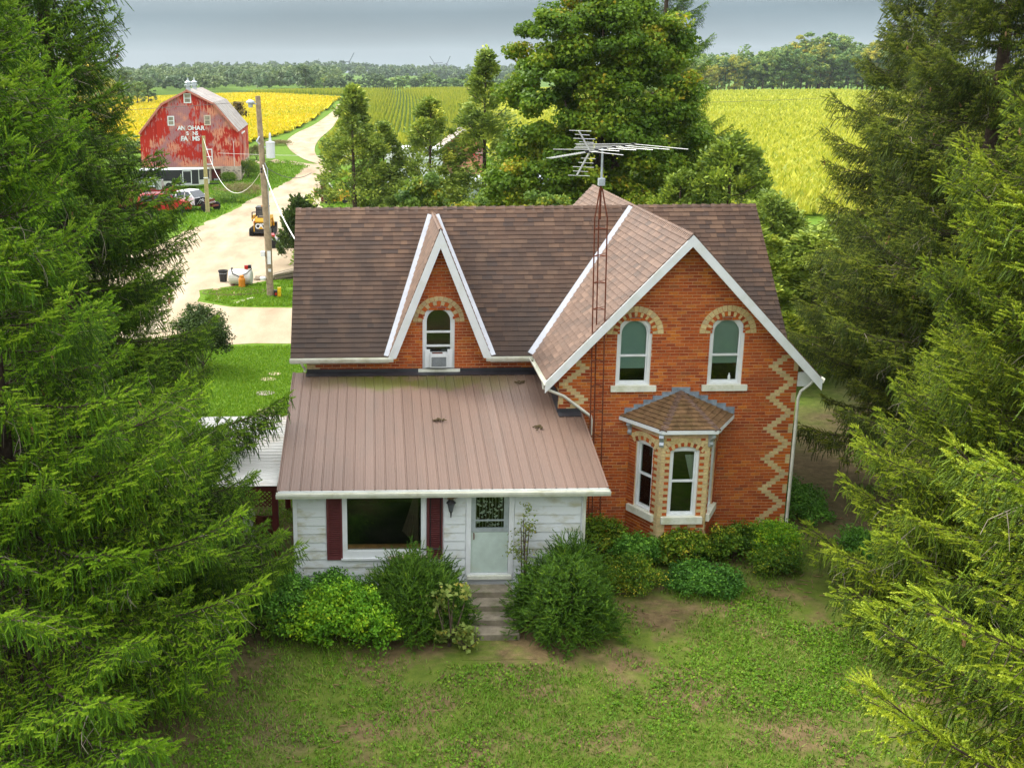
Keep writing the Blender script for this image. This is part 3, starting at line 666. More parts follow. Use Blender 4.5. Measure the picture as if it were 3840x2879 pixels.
# --- low metal porch roof
PB, PZB, PZT, PXL, PXR = -3.313, 2.730, 3.873, -6.526, .558
PSL = math.hypot(YA-PB, PZT-PZB); VP = (0, (YA-PB)/PSL, (PZT-PZB)/PSL)
FP = Frame((0, PB, PZB), (1, 0, 0), VP, (0, -(PZT-PZB)/PSL, (YA-PB)/PSL))
LSH = PSL*(0-PB)/(YA-PB)
deck(FP, [(PXL+.02, .02), (PXR-.02, .02), (PXR-.02, LSH-.004), (-.004, LSH-.004), (-.004, PSL-.004), (PXL+.02, PSL-.004)], .10, M['white'])
PW = .2285
def panel(l):
    prof = [(0, .004), (.008, .004), (.020, .026), (.036, .026), (.048, .004), (.095, .004), (.099, .009), (.105, .009), (.109, .004), (.155, .004), (.159, .009), (.165, .009), (.169, .004), (PW-.0008, .004)]
    n = len(prof); mb = MB(); mb.add([(x, 0, h) for x, h in prof]+[(x, l, h) for x, h in prof], [(i, i+1, i+1+n, i+n) for i in range(n-1)])
    mb.add([(0, 0, 0), (PW, 0, 0)]+[(x, 0, h) for x, h in prof], [tuple([0, 1]+list(range(n+1, 1, -1)))])
    y = .10
    while y < l: mb.bb(.021, .035, y, y+.014, .026, .032); y += .62
    return mb.mesh('roof_panel', M['metal_roof'])
pL, pS = panel(PSL), panel(LSH)
k = 0; x = PXL
while x < PXR-.1:
    on_frame('roof_panel', pL if x < -.1 else pS, house, FP, x, 0, .002); x += PW; k += 1
MB().prism([(PXL, -.01), (PXR+.01, -.01), (PXR+.01, .006), (PXL, .006)], FP, -.10, .0015).build('fascia', M['white'], house)
MB().prism([(PXR-.03, 0), (PXR+.015, 0), (PXR+.015, LSH), (PXR-.03, LSH)], FP, -.10, .03).build('edge_trim', M['metal_roof'], house)
MB().prism([(PXL-.02, 0), (PXL+.0, 0), (PXL+.0, PSL), (PXL-.02, PSL)], FP, -.10, .03).build('edge_trim', M['metal_roof'], house)
MB().bb(-LW, -.012, YA-.03, YA-.014, PZT-.06, PZT+.10).build('wall_flashing', M['dark_flash'], house)
MB().prism([(-LW-.02, PSL-.26), (-.012, PSL-.26), (-.012, PSL-.012), (-LW-.02, PSL-.012)], FP, .028, .034).build('wall_flashing', M['flash'] if False else M['dark_flash'], house)
zg = PZB+(PZT-PZB)*(0-PB)/(YA-PB)
MB().bb(-.02, .53, -.030, -.014, zg-.05, zg+.11).build('wall_flashing', M['dark_flash'], house)
MB().prism([(-.02, LSH-.24), (.53, LSH-.24), (.53, LSH-.012), (-.02, LSH-.012)], FP, .028, .034).build('wall_flashing', M['dark_flash'], house)
MB().bb(-.030, -.014, .0, YA-.03, zg-.0, PZT+.05).build('wall_flashing', M['dark_flash'], house)
gutter((PXL-.04, PB+.01, PZB-.03), (PXR+.05, PB+.01, PZB-.03), (0, -1, 0), .12)
MB().bb(PXL+.1, PXR-.1, PB+.03, -3.02, PZB-.15, PZB-.135).build('soffit', M['white'], house)
# --- porch walls of white boards
PY = -3.01; FPW = Frame((0, PY, 0), (1, 0, 0), (0, 0, 1), (0, -1, 0))
PXA, PXB = -6.24, .15
wall_panel('porch_wall', FPW, [(PXA, 0), (PXB, 0), (PXB, 2.62), (PXA, 2.62)], [[(-5.13, 1.09), (-3.37, 1.09), (-3.37, 2.55), (-5.13, 2.55)], [(-2.38, .62), (-1.48, .62), (-1.48, 2.6), (-2.38, 2.6)]], .15, M['white'], house)
zb_ = 0.36; bd = .2
brd = {}
def board(u0, u1, z):
    key = round(u1-u0, 3)
    if key not in brd:
        w = u1-u0; brd[key] = MB().add([(0, 0, .030), (w, 0, .030), (w, bd-.010, .006), (0, bd-.010, .006), (0, 0, 0), (w, 0, 0), (w, bd-.010, 0), (0, bd-.010, 0)], [(0, 1, 2, 3), (4, 5, 1, 0), (5, 6, 2, 1), (6, 7, 3, 2), (7, 4, 0, 3)]).mesh('siding_board', M['siding'])
    on_frame('siding_board', brd[key], house, FPW, u0, z, .001)
for i in range(12):
    z = .22+i*bd
    if z+bd > 2.68: break
    if z < .9: segs = [(PXA+.09, -2.47), (-1.39, PXB-.09)]
    else: segs = [(PXA+.09, -5.52), (-2.94, -2.47), (-1.39, PXB-.09)]
    for s in segs: board(*s, z)
for u in (PXA, PXB-.085): MB().prism([(u, 0), (u+.085, 0), (u+.085, 2.62), (u, 2.62)], FPW, .001, .028).build('corner_board', M['white'], house)
MB().bb(PXA, PXA+.15, PY+.15, YA, 0, 2.75).build('porch_wall', M['white'], house); MB().bb(PXB-.15, PXB, PY+.15, -.01, 0, 2.7).build('porch_wall', M['white'], house)
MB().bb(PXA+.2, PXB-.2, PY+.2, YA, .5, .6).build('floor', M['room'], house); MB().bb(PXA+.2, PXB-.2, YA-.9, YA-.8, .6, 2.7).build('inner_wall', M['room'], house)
for (u0, u1) in ((-5.51, -5.165), (-3.315, -2.965)):
    sh = MB(); sh.prism([(u0, 1.0), (u1, 1.0), (u1, 2.56), (u0, 2.56)], FPW, .004, .022)
    for z in np.arange(1.1, 2.5, .045): sh.add([FPW(u0+.05, z, .024), FPW(u1-.05, z, .024), FPW(u1-.05, z+.035, .040), FPW(u0+.05, z+.035, .040), FPW(u0+.05, z+.038, .023), FPW(u1-.05, z+.038, .023)], [(0, 1, 2, 3), (3, 2, 5, 4)])
    ring(sh, FPW, [(u0, 1.0), (u1, 1.0), (u1, 2.56), (u0, 2.56)], [(u0+.045, 1.05), (u1-.045, 1.05), (u1-.045, 2.51), (u0+.045, 2.51)], .022, .045)
    sh.build('shutter', M['shutter'], house)
pw = MB(); ring(pw, FPW, outline(-4.25, 1.83, 1.04, 2.58, 0), outline(-4.25, 1.62, 1.20, 2.5, 0), -.09, .035)
pwin = pw.build('window', M['white'], house, label='wide picture window of the porch between maroon shutters')
MB().prism([(-5.07, 1.19), (-3.43, 1.19), (-3.43, 2.52), (-5.07, 2.52)], FPW, -.06, -.054).build('pane', M['glass'], pwin)
MB().prism([(-5.2, 1.0), (-3.3, 1.0), (-3.3, 1.04), (-5.2, 1.04)], FPW, .0, .08).build('sill', M['white'], pwin)
MB().prism([(-5.06, 1.2), (-3.44, 1.2), (-3.44, 1.29), (-5.06, 1.29)], FPW, -.16, -.1).build('inner_sill', mat('varnished wood', (.40, .17, .05), .4, .4), pwin)
cu = MB()
for i in range(12): cu.add([FPW(-3.50-i*.03+.02*random.random(), 1.25+i*.03, -.15-.02*(i % 2)), FPW(-3.53-i*.03, 1.25+i*.03, -.17+.02*(i % 2)), FPW(-3.50-i*.006, 2.5, -.17+.02*(i % 2)), FPW(-3.49-i*.006, 2.5, -.15)], [(0, 1, 2, 3)])
cu.build('curtain', mat('brown curtain', (.10, .06, .04), .9), pwin)
rodm = MB()
for a_, b_ in (((-4.4, 2.53, .10), (-2.95, 2.53, .10)), ((-3.02, 2.53, .10), (-3.02, 1.25, .10)), ((-3.24, 2.53, .10), (-3.24, 1.25, .10)), ((-3.5, 1.27, .10), (-3.0, 1.27, .10))): rodm.tube([FPW(*a_), FPW(*b_)], .013, 6)
rodm.build('awning_rod', M['black'], house)
# door
dr = MB(); ring(dr, FPW, outline(-1.93, 1.04, .60, 2.61, 0), outline(-1.93, .83, .63, 2.6, 0), -.12, .035); dfr = dr.build('door', M['white'], house, label='white porch door with a dark glazed upper half')
MB().prism([(-2.34, .64), (-1.52, .64), (-1.52, 1.60), (-2.34, 1.60)], FPW, -.07, -.03).build('door_panel', mat('pale green door panel', (.50, .60, .54), .5, .3, var=.08, dirt=(.4, .42, .3)), dfr)
s = MB(); ring(s, FPW, outline(-1.93, .82, 1.61, 2.6, 0), outline(-1.93, .62, 1.70, 2.56, 0), -.07, -.02); s.prism([(-2.25, 1.86), (-1.61, 1.86), (-1.61, 1.89), (-2.25, 1.89)], FPW, -.06, -.025); s.build('door_sash', M['galv'], dfr)
MB().prism([(-2.25, 1.69), (-1.61, 1.69), (-1.61, 2.57), (-2.25, 2.57)], FPW, -.05, -.045).build('pane', M['glass'], dfr)
lc = MB()
for i in range(60):
    u, z = random.uniform(-2.2, -1.66), random.uniform(1.72, 2.54); q = random.uniform(.02, .045); a_ = random.random()*3
    lc.prism([(u+q*math.cos(a_+j*2.1), z+q*math.sin(a_+j*2.1)) for j in range(3)], FPW, -.09, -.086)
for i in range(9): lc.prism([(-2.22+i*.07, 1.7), (-2.215+i*.07, 1.7), (-2.215+i*.07, 2.56), (-2.22+i*.07, 2.56)], FPW, -.095, -.092)
lc.build('curtain', M['curtain'], dfr)
MB().tube([FPW(-2.28, 1.45, .0), FPW(-2.28, 1.47, .05), FPW(-2.28, 1.57, .05), FPW(-2.28, 1.59, 0)], .012, 6).build('handle', M['rust'], dfr)
MB().prism([(-2.42, .52), (-1.44, .52), (-1.44, .60), (-2.42, .60)], FPW, -.1, .10).build('threshold', M['stone_sill'], dfr)
# downspout at the porch's right end
downspout([(PXB-.02, PY-.16, PZB-.15), (PXB-.02, PY-.08, PZB-.3), (PXB-.03, PY-.06, PZB-.36), (PXB-.03, PY-.06, .3)])
# --- bay window
BX0, BX1, BX2, BX3, BY = 1.76, 2.284, 3.41, 3.93, -1.0
BZT = 3.16
bay = [((BX0, 0), (BX1, BY)), ((BX1, BY), (BX2, BY)), ((BX2, BY), (BX3, 0))]
for i, (p, q) in enumerate(bay):
    d = Vector((q[0]-p[0], q[1]-p[1], 0)); W = d.length; d.normalize()
    f = Frame((p[0], p[1], 0), d, (0, 0, 1), d.cross(Vector((0, 0, 1)))); ww = (.62, .70, .62)[i]; uc = (W*.50, W*.5, W*.5)[i]
    z0, zs, rs = 1.11, 2.76, (.08, .10, .08)[i]
    wall_panel('bay_wall', f, [(0, 0), (W, 0), (W, BZT), (0, BZT)], [outline(uc, ww-.01, z0-.15, zs, rs)], .15, M['mortar'], house)
    def brow(r, z, u0, u1, i=i, W=W, uc=uc, ww=ww):
        L = []; even = r % 2 == 0
        jl, jr = uc-ww/2, uc+ww/2
        if i == 1:
            if z < .94: 
                u = 0.0; ks = (['buff', 'red', 'red', 'buff', 'red', 'buff'] if (r % 4 == 0) else ['buff', 'red', 'red', 'red', 'red', 'buff']) if even else ['buff', 'red', 'buff', 'red', 'buff', 'red']
                for j in range(6): L.append((u, min(u+.18, W)-.01, ks[j])); u += W/6
                return L
            if even: return [(0, jl-.005, 'buff'), (jl, jr, 'buff'), (jr+.005, W, 'buff')]
            return [(0, jl-.115, 'buff'), (jl-.105, jl-.005, 'red'), (jl, jr, 'buff'), (jr+.005, jr+.105, 'red'), (jr+.115, W, 'buff')]
        near = (W if i == 0 else 0)
        row = [(a_, b_, 'red') for a_, b_, _k in plain_row(r, z, 0, W)]
        wq = .21 if even else .10
        if i == 0:
            row = [(a_, min(b_, W-wq-.01), k) for a_, b_, k in row if a_ < W-wq-.03]+[(W-wq, W, 'buff')]
            if z > .83: row = [x for x in row]+([] if even else [])
        else: row = [(0, wq, 'buff')]+[(max(a_, wq+.01), b_, k) for a_, b_, k in row if b_ > wq+.03]
        return row
    lay(f, [(0.002, 0.05), (W-.002, .05), (W-.002, BZT-.1), (.002, BZT-.1)], [(uc-ww/2+.005, uc+ww/2-.005, z0-.15, zs), (uc-ww*.36, uc+ww*.36, zs, zs+rs)], brow, zbase=.27)
    ra = (.58, .60, .58)[i]; zc = zs+rs-ra; da = math.asin(min(ww/2/ra, .99))
    n1 = (9, 13, 9)[i]
    for (q0, q1, n_, kk) in ((ra+.005, ra+.10, n1, ['buff', 'red']), (ra+.11, ra+.22, n1-2, ['buff'])):
        aa = da+.12
        for j in range(n_):
            g = .012/q1; b0 = math.pi/2-aa+2*aa*j/n_+g/2; b1 = math.pi/2-aa+2*aa*(j+1)/n_-g/2
            pp = [(uc+r_*math.cos(b), zc+r_*math.sin(b)) for r_, b in ((q0, b0), (q1, b0), (q1, b1), (q0, b1))]
            pp = clip(pp, [(0.003, 0), (W-.003, 0), (W-.003, 4), (0.003, 4)])
            if len(pp) > 2: rest_brick.prism(pp, f, 0, .018, 0 if kk[j % len(kk)] == 'red' else 1, random.random(), bottom=False)
    sash_window(f, uc, ww, z0, zs, rs, 1.98, sill=(uc-ww/2-.14, uc+ww/2+.14, z0-.17, z0), bord=.07, label=('left narrow bay window turned towards the porch', 'front bay window framed by buff and red bricks', 'right narrow bay window seen edge on')[i])
    cu = MB()
    for j in range(7):
        u0 = uc+(-1 if i == 0 else 1)*(ww/2-.09); dirn = 1 if i == 0 else -1
        cu.add([f(u0+dirn*j*.03, 2.6, -.16-.015*(j % 2)), f(u0+dirn*(j+1)*.03, 2.6, -.16-.015*((j+1) % 2)), f(u0+dirn*(j+1)*.006, 1.95, -.16-.015*((j+1) % 2)), f(u0+dirn*j*.006, 1.95, -.16-.015*(j % 2))], [(0, 1, 2, 3)])
    cu.build('curtain', M['curtain'], house)
rest_brick.build('brick_field', [M['brick_red'], M['brick_buff']], house, kind='stuff')
EA, EB, EC, ED = Vector((1.49, 0, 3.32)), Vector((2.25, -1.17, 3.31)), Vector((3.53, -1.17, 3.31)), Vector((4.26, 0, 3.32)); AP = Vector((2.93, -.02, 3.93))
bsh = MB(); keep = rest_sh; rest_sh = bsh; EXPo = EXP; EXP = .135
for p, q in ((EA, EB), (EB, EC), (EC, ED)):
    u = (q-p).normalized(); foot = p+u*(AP-p).dot(u); v = (foot-AP).normalized(); f = Frame(AP, u, v, None)
    if f.N.z < 0: f.N = -f.N
    poly = [(0, 0), ((p-AP).dot(u), (p-AP).dot(v)), ((q-AP).dot(u), (q-AP).dot(v))]
    shingles(f, poly); MB().prism(poly, f, -.03, 0).build('bay_roof', M['shingle'], house)
rest_sh = keep; EXP = EXPo
bsh.build('bay_shingle_field', mat('mossy bay shingles', (.17, .10, .048), .85, .2, var=.45, scale=6, dirt=(.12, .09, .03), dscale=4), house, kind='stuff')
hm = capmesh(.09, .15, 14)
for e in (EB, EC): caps(hm, AP+Vector((0, 0, .012)), e+Vector((0, 0, .012)), .14)
fas = MB()
for p, q in ((EA, EB), (EB, EC), (EC, ED)): fas.beam(p+Vector((0, 0, -.05)), q+Vector((0, 0, -.05)), .03, .085)
fas.build('bay_fascia', M['white'], house)
sof = MB(); sof.add([EA-Vector((0, -.0, .08)), EB-Vector((0, 0, .085)), EC-Vector((0, 0, .085)), ED-Vector((0, 0, .08)), EA-Vector((0, 0, .10)), EB-Vector((0, 0, .105)), EC-Vector((0, 0, .105)), ED-Vector((0, 0, .10))], [(0, 1, 2, 3), (7, 6, 5, 4), (0, 4, 5, 1), (1, 5, 6, 2), (2, 6, 7, 3)]); sof.build('soffit', M['white'], house)
MB().prism([(BX0+.02, -.01), (BX1, BY+.02), (BX2, BY+.02), (BX3-.02, -.01)], lambda x, y, h: (x, y, h), BZT, BZT+.06).build('bay_frieze', M['white'], house)
for j in range(6):                                                  # stepped lead flashing up both sides
    for sg in (-1, 1):
        t0 = j/6; x0 = AP.x+sg*(ED.x-AP.x)*(1-t0); x1 = AP.x+sg*(ED.x-AP.x)*(1-t0-1/6); z0 = 3.32+(AP.z-3.32)*t0; z1 = 3.32+(AP.z-3.32)*(t0+1/6)+.05+random.uniform(0, .03)
        MB().prism(ccw([(x0, z0), (x1, z1-.1), (x1, z1+.03), (x0, z1+.03)]), FG, .012, .024+.002*j).build('lead_flashing', M['lead'], house)
brk = [(0, 0), (.0, -.34), (.05, -.36), (.08, -.30), (.05, -.24), (.10, -.16), (.15, -.11), (.13, -.05), (.15, 0)]
for (x, y, ang) in ((BX0+.02, -.02, -135), (BX1-.0, BY-.0, -112), (BX2+.0, BY-.0, -68), (BX3-.02, -.02, -45)):
    a_ = R(ang); dv = Vector((math.cos(a_), math.sin(a_), 0)); sd = Vector((-dv.y, dv.x, 0))
    MB().prism(brk, Frame((x, y, 3.22), dv, (0, 0, 1), sd), -.05, .05).build('bracket', M['galv'], house)

# ------------------------------------------------------------------ things on the house
ac = thing('air_conditioner', 'white air conditioner resting in the dormer window', 'air conditioner', (-2.765, YA, 4.03))
b = MB(); b.bb(-.22, .22, -.20, .08, 0, .36); b.build('body', M['white'], ac)
MB().bb(-.19, .19, -.206, -.201, .03, .28).build('grille_back', M['black'], ac)
for i in range(10): MB().bb(-.19, .19, -.216, -.207, .04+i*.024, .05+i*.024).build('louver', M['galv'], ac)
MB().bb(-.17, .10, -.15, .0, .361, .366).build('rust_patch', M['rust'], ac)
fil = MB().bb(-.35, -.225, -.09, -.06, -.02, .46).bb(.225, .35, -.09, -.06, -.02, .46).build('side_panel', M['white'], ac)
lan = thing('wall_lantern', 'black carriage lantern beside the porch window with a nest on top', 'lantern', (-2.80, PY, 2.28))
MB().bb(-.05, .05, -.045, -.030, .02, .26).tube([(0, -.04, .22), (0, -.16, .27), (0, -.20, .20)], .012, 6).build('bracket', M['black'], lan)
MB().lathe([(.03, .19), (.10, .12), (.105, .10)], (0, -.20, 0), n=8).build('hood', M['black'], lan)
MB().lathe([(.085, .10), (.045, -.08)], (0, -.20, 0), n=6).build('lamp_glass', mat('smoked glass', (.08, .09, .10), .2, .6), lan)
MB().lathe([(.05, -.08), (.02, -.13), (.008, -.24)], (0, -.20, 0), n=8).build('finial', M['black'], lan)
nest = MB()
for i in range(60):
    a_ = random.random()*6.28; q = random.uniform(.03, .11); c = Vector((q*math.cos(a_), -.17+q*math.sin(a_)*.8, .20+random.uniform(0, .09))); e = Vector((random.uniform(-1, 1), random.uniform(-1, 1), random.uniform(-.5, .3))).normalized()*.07
    nest.beam(c-e, c+e, .006, .006)
props(nest.build('nest', mat('straw', (.30, .20, .09), .9), lan), kind=None)
bt = MB().lathe([(.028, 0), (.032, .05), (.03, .10), (.014, .13), (.014, .17)], (0, 0, 0), n=10).build('bottle', M['white'], loc=(XC+1.10+.14, .085, 4.17)); props(bt, 'small white bottle standing inside the right gable window', 'bottle')
pk = MB().bb(-.42, .45, -.09, .09, 0, .035).build('plank', M['plank'], loc=(-3.75, PY-.10, 1.045), rot=(.12, -.03, .06)); props(pk, 'weathered board lying on the sill of the picture window', 'board')
for i, (x, y, l) in enumerate(((-2.9, -.35, 'dark rotted leaf clump on the metal roof below the dormer'), (-.55, -.75, 'brown moss clump on the right half of the metal roof'), (-.75, 1.55, 'brown debris patch high on the metal roof near the gable'))):
    mb = MB(); z = PZB+(PZT-PZB)*(y-PB)/(YA-PB)
    for j in range(26):
        q = Vector((random.gauss(0, .07), random.gauss(0, .05), random.uniform(.005, .05))); mb.bb(q.x-.02, q.x+.02, q.y-.015, q.y+.015, q.z-.01, q.z+.01)
    props(mb.build('debris_clump', mat('rotting debris', (.09, .065, .03), .95), loc=(x, y, z+.01)), l, 'debris')
# antenna tower
tw = thing('antenna_tower', 'rusty three legged lattice tower rising in front of the gable', 'tower', (.92, -.34, 0))
def leg(j, z):
    a_ = R(210+120*j); q = .165 if z < 8.15 else .165*max(0, (8.75-z)/.6)+.03*min(1, (z-8.15)/.6)
    return Vector((q*math.cos(a_)-.022*z, q*math.sin(a_), z))
for j in range(3): MB().tube([leg(j, 0), leg(j, 8.15), leg(j, 8.35), leg(j, 8.8)], .017, 6).build('leg', M['rust'], tw)
z = .45; zz = []
while z < 8.3: zz.append(z); z += .62
for z in zz:
    mb = MB()
    for j in range(3): mb.tube([leg(j, z), leg((j+1) % 3, z+.0)], .010, 5)
    mb.build('brace_ring', M['rust'], tw)
for z in zz[:-1]:
    mb = MB(); mb.tube([leg(0, z), leg(1, z+.08)], .006, 4); mb.build('brace', M['rust'], tw)
MB().tube([(-.19, 0, 8.1), (-.20, 0, 8.95)], .026, 8).build('inner_mast', M['rust'], tw)
MB().bb(-.26, -.12, -.07, .07, 8.86, 9.02).build('rotor_box', M['galv'], tw)
MB().tube([(-.19, 0, 8.98), (-.20, 0, 9.68)], .024, 8).build('mast', M['galv'], tw)
zb = 9.62; A = Vector(on_z(2060, 593, zb)); B = Vector(on_z(2375, 545, zb)); bo = (B-A); mid = Vector((.92-.20, -.34, zb))
BLn = 3.3; bd_ = Vector((bo.x, bo.y, 0)).normalized(); el_ = Vector((bd_.y, -bd_.x, 0))
ant = thing('tv_antenna', 'large grey television antenna with long horizontal rods on top of the tower', 'antenna', tuple(mid))
V_ = lambda u, v: Vector(on_z(u, v, zb))-mid
MB().beam(V_(2205, 572), V_(2382, 544), .03, .03).build('boom', M['alu'], ant)
for (b_, r_, l_) in (((2375, 545), (2580, 565), (2155, 544)), ((2340, 551), (2510, 566), (2160, 549)), ((2305, 556), (2447, 567), (2157, 555)), ((2270, 561), (2385, 568), (2152, 560)), ((2240, 566), (2322, 572), (2073, 565)), ((2205, 572), (2337, 587), None)):
    up_ = Vector((0, 0, .03))
    for e in (r_, l_):
        if e: MB().tube([V_(*b_)+up_, V_(*e)+up_], .0075, 6).build('rod', M['alu'], ant)
    MB().bb(-.06, .06, -.035, .035, -.01, .055).build('insulator', M['black'], ant, loc=tuple(V_(*b_)), rot=(0, 0, .3))
fd = V_(2210, 568); yf = mid.y+fd.y; Q = lambda u, v: Vector(on_y(u, v, yf))-mid
fb_ = MB().beam(fd, V_(2062, 593), .03, .03).build('front_boom', M['alu'], ant); d_ = (V_(2062, 593)-fd).normalized(); s_ = Vector((d_.y, -d_.x, 0)); L_ = (V_(2062, 593)-fd).length
for i in range(14): c = fd+d_*(L_*(.2+.8*i/13)); MB().tube([c-s_*.08, c+s_*.08], .007, 5).build('director', M['alu'], ant)
for e in ((2170, 490), (2163, 657)): MB().beam(Q(2212, 568), Q(*e), .032, .032).build('reflector_boom', M['alu'], ant)
for (u0, u1, v0) in ((2134, 2217, 489), (2155, 2211, 504), (2150, 2232, 519), (2172, 2227, 532), (2178, 2233, 593), (2168, 2225, 609), (2147, 2227, 625), (2148, 2205, 641), (2130, 2210, 657)): MB().tube([Q(u0, v0), Q(u1, v0+3)], .007, 5).build('reflector_rod', M['alu'], ant)
# concrete steps
st = thing('concrete_steps', 'mossy concrete steps between the two dark yews', 'steps', (-1.98, -3.15, 0))
for i in range(4): MB().bb(-.50, .50, -.55-.40*(i), -.15 if i == 0 else -.55-.40*(i-1), -.1, .50-.125*i).build('step', M['concrete'], st)
MB().bb(-.75, .75, -2.55, -2.17, -.2, .008).build('slab', M['ground'], st)
# carport on the left
cpn = thing('carport', 'low carport with white ribbed roof and dark red posts left of the porch', 'carport', (-8.0, -.3, 0))
FCX0, FCX1, FCY0, FCY1, FCZ = -2.4, 1.35, -1.85, 3.0, 2.42
ridge = []
for i in range(24):
    y0 = FCY0+(FCY1-FCY0)*i/24; y1 = FCY0+(FCY1-FCY0)*(i+1)/24
    mb = MB(); zf = lambda y: FCZ+.03*(y-FCY0); ym = (y0+y1)/2
    mb.add([(FCX0, y0, zf(y0)), (FCX1, y0, zf(y0)), (FCX0, ym-.03, zf(ym)+.003), (FCX1, ym-.03, zf(ym)+.003), (FCX0, ym, zf(ym)+.03), (FCX1, ym, zf(ym)+.03), (FCX0, y1, zf(y1)), (FCX1, y1, zf(y1)),
            (FCX0, y0, zf(y0)-.012), (FCX1, y0, zf(y0)-.012), (FCX0, y1, zf(y1)-.012), (FCX1, y1, zf(y1)-.012)], [(0, 1, 3, 2), (2, 3, 5, 4), (4, 5, 7, 6), (8, 10, 11, 9), (0, 8, 9, 1), (6, 7, 11, 10)])
    mb.build('roof_sheet', mat('white corrugated roofing', (.80, .79, .75), .45, .4, var=.05, scale=2, dirt=(.5, .38, .22), dscale=.9, damt=.5) if i == 0 else bpy.data.materials['white corrugated roofing'], cpn)
for x in (-2.2, .45, 1.28): MB().bb(x-.07, x+.07, FCY0+.1, FCY0+.24, 0, FCZ-.16).build('post', M['dark_red'], cpn)
for x in (-2.2, 1.2): MB().bb(x-.07, x+.07, FCY1-.3, FCY1-.16, 0, FCZ-.02).build('post', M['dark_red'], cpn)
MB().bb(FCX0, FCX1, FCY0+.08, FCY0+.14, FCZ-.17, FCZ-.015).build('beam', M['dark_red'], cpn)
lt = MB()
for i in range(14):
    for sg in (-1, 1):
        x = .53+i*.10-.3; p = clip([(x, 1.85), (x+.035, 1.85), (x+.035+sg*.42, 2.27), (x+sg*.42, 2.27)] if sg > 0 else ccw([(x, 1.85), (x+.035, 1.85), (x+.035-.42, 2.27), (x-.42, 2.27)]), [(.53, 1.85), (1.2, 1.85), (1.2, 2.24), (.53, 2.24)])
        if len(p) > 2: lt.prism(p, Frame((0, FCY0+.2, 0), (1, 0, 0), (0, 0, 1), (0, -1, 0)), .012*(sg+1), .012*(sg+1)+.01)
lt.build('lattice', M['dark_red'], cpn)
ch = thing('white_tank', 'smooth white tank standing under the front edge of the carport', 'tank', (-7.9, -1.3, 0))
mb = MB(); pr_ = [(-.6, 0), (.55, 0), (.62, .25), (.62, 1.0), (.55, 1.28), (.40, 1.38), (-.5, 1.38), (-.6, 1.3)]
mb.prism(pr_, Frame((0, 0, .1), (1, 0, 0), (0, 0, 1), (0, -1, 0)), -.4, .4); mb.build('shell', M['white'], ch); MB().bb(-.5, .5, -.35, .35, 0, .1).build('foot', M['concrete'], ch)
bn = thing('wooden_bench', 'old brown bench stacked with boards under the carport lattice', 'bench', (-7.05, -1.5, 0))
for i in range(4): MB().bb(-.32, .30, -.3, .2, .42+i*.09, .50+i*.09).build('plank', M['plank'], bn)
MB().bb(-.34, .3, .16, .22, .80, 1.35).build('backrest', M['rust'], bn)
for x in (-.28, .24): MB().bb(x-.04, x+.04, -.25, .2, 0, .42).build('leg', M['dark_red'], bn)
# ================================================================== GROUND
def grid(name, xs, ys, m, zoff=0.0, kind='structure', keep=None):
    X, Y = np.meshgrid(xs, ys); Z = hgt(X, Y)+zoff; n, k = X.shape
    V = np.stack([X, Y, Z], -1).reshape(-1, 3); i = np.arange(n*k).reshape(n, k)
    F = np.stack([i[:-1, :-1], i[:-1, 1:], i[1:, 1:], i[1:, :-1]], -1).reshape(-1, 4)
    return props(link(name, np_mesh(name, V, F, [m], smooth=True)), kind=kind)
xs = np.unique(np.concatenate([np.linspace(-2600, -300, 24), np.linspace(-300, -40, 40), np.linspace(-40, 60, 60), np.linspace(60, 300, 30), np.linspace(300, 2600, 24)]))
ys = np.unique(np.concatenate([np.linspace(-60, 60, 40), np.linspace(60, 200, 80), np.linspace(200, 700, 80), np.linspace(700, 4500, 40)]))
grid('ground', xs, ys, M['ground'])
def sheet(name, poly, m, z=.004, step=None, kind='structure', jag=.0):
    """a flat or draped sheet with ragged edges"""
    from mathutils.geometry import tessellate_polygon
    P = []
    for i in range(len(poly)):
        a, b = np.array(poly[i-1], float), np.array(poly[i], float); L_ = np.linalg.norm(b-a); n = max(1, int(L_/1.2))
        for j in range(n):
            q = a+(b-a)*(j/n); P.append((q[0]+random.gauss(0, jag), q[1]+random.gauss(0, jag)))
    t = tessellate_polygon([[Vector((*p, 0)) for p in P]])
    mb = MB().add([(p[0], p[1], float(hgt(p[0], p[1]))+z) for p in P], [tuple(x) for x in t])
    return mb.build(name, m, kind=kind)
G = lambda u, v: tuple(on_z(u, v)[:2])
# gravel yard behind the house and the drive strip between two lawns
sheet('gravel_yard', [G(1236, 640), G(1195, 612), G(1125, 660), G(1042, 703), G(938, 750), G(834, 807), G(694, 868), G(560, 935), (-36, 52), (-44, 40), (-44, 21.5), (-30, 21.6), (-8.4, 21.8), (12, 21.6), (12, 29.4), (-8.9, 29.6), (-11.7, 29.9), (-13.6, 31.5), (-13.9, 34.5), (-12.4, 35.6), (-9.6, 38.2), (-3, 40), (2, 46), (-5.5, 52), (-7.8, 62), (-9.2, 76), (-9.4, 92), (-9.8, 108)], M['gravel'], .006, jag=.12)
sheet('gravel_yard_lane', [(-44, 21.4), (-44, 15), (-34, 12), (-26, 14), (-20, 21.5)], M['gravel'], .004, jag=.1)
road_l = [hit(u, v) for u, v in ((1195, 618), (1125, 590), (1085, 560), (1075, 530), (1112, 500), (1175, 470), (1222, 438), (1255, 410), (1266, 392))]
road_r = [hit(u, v) for u, v in ((1240, 652), (1238, 618), (1190, 588), (1180, 555), (1200, 520), (1245, 480), (1268, 445), (1285, 412), (1290, 392))]
rp = [(-9.8, 108)]
rv = []; rf = []
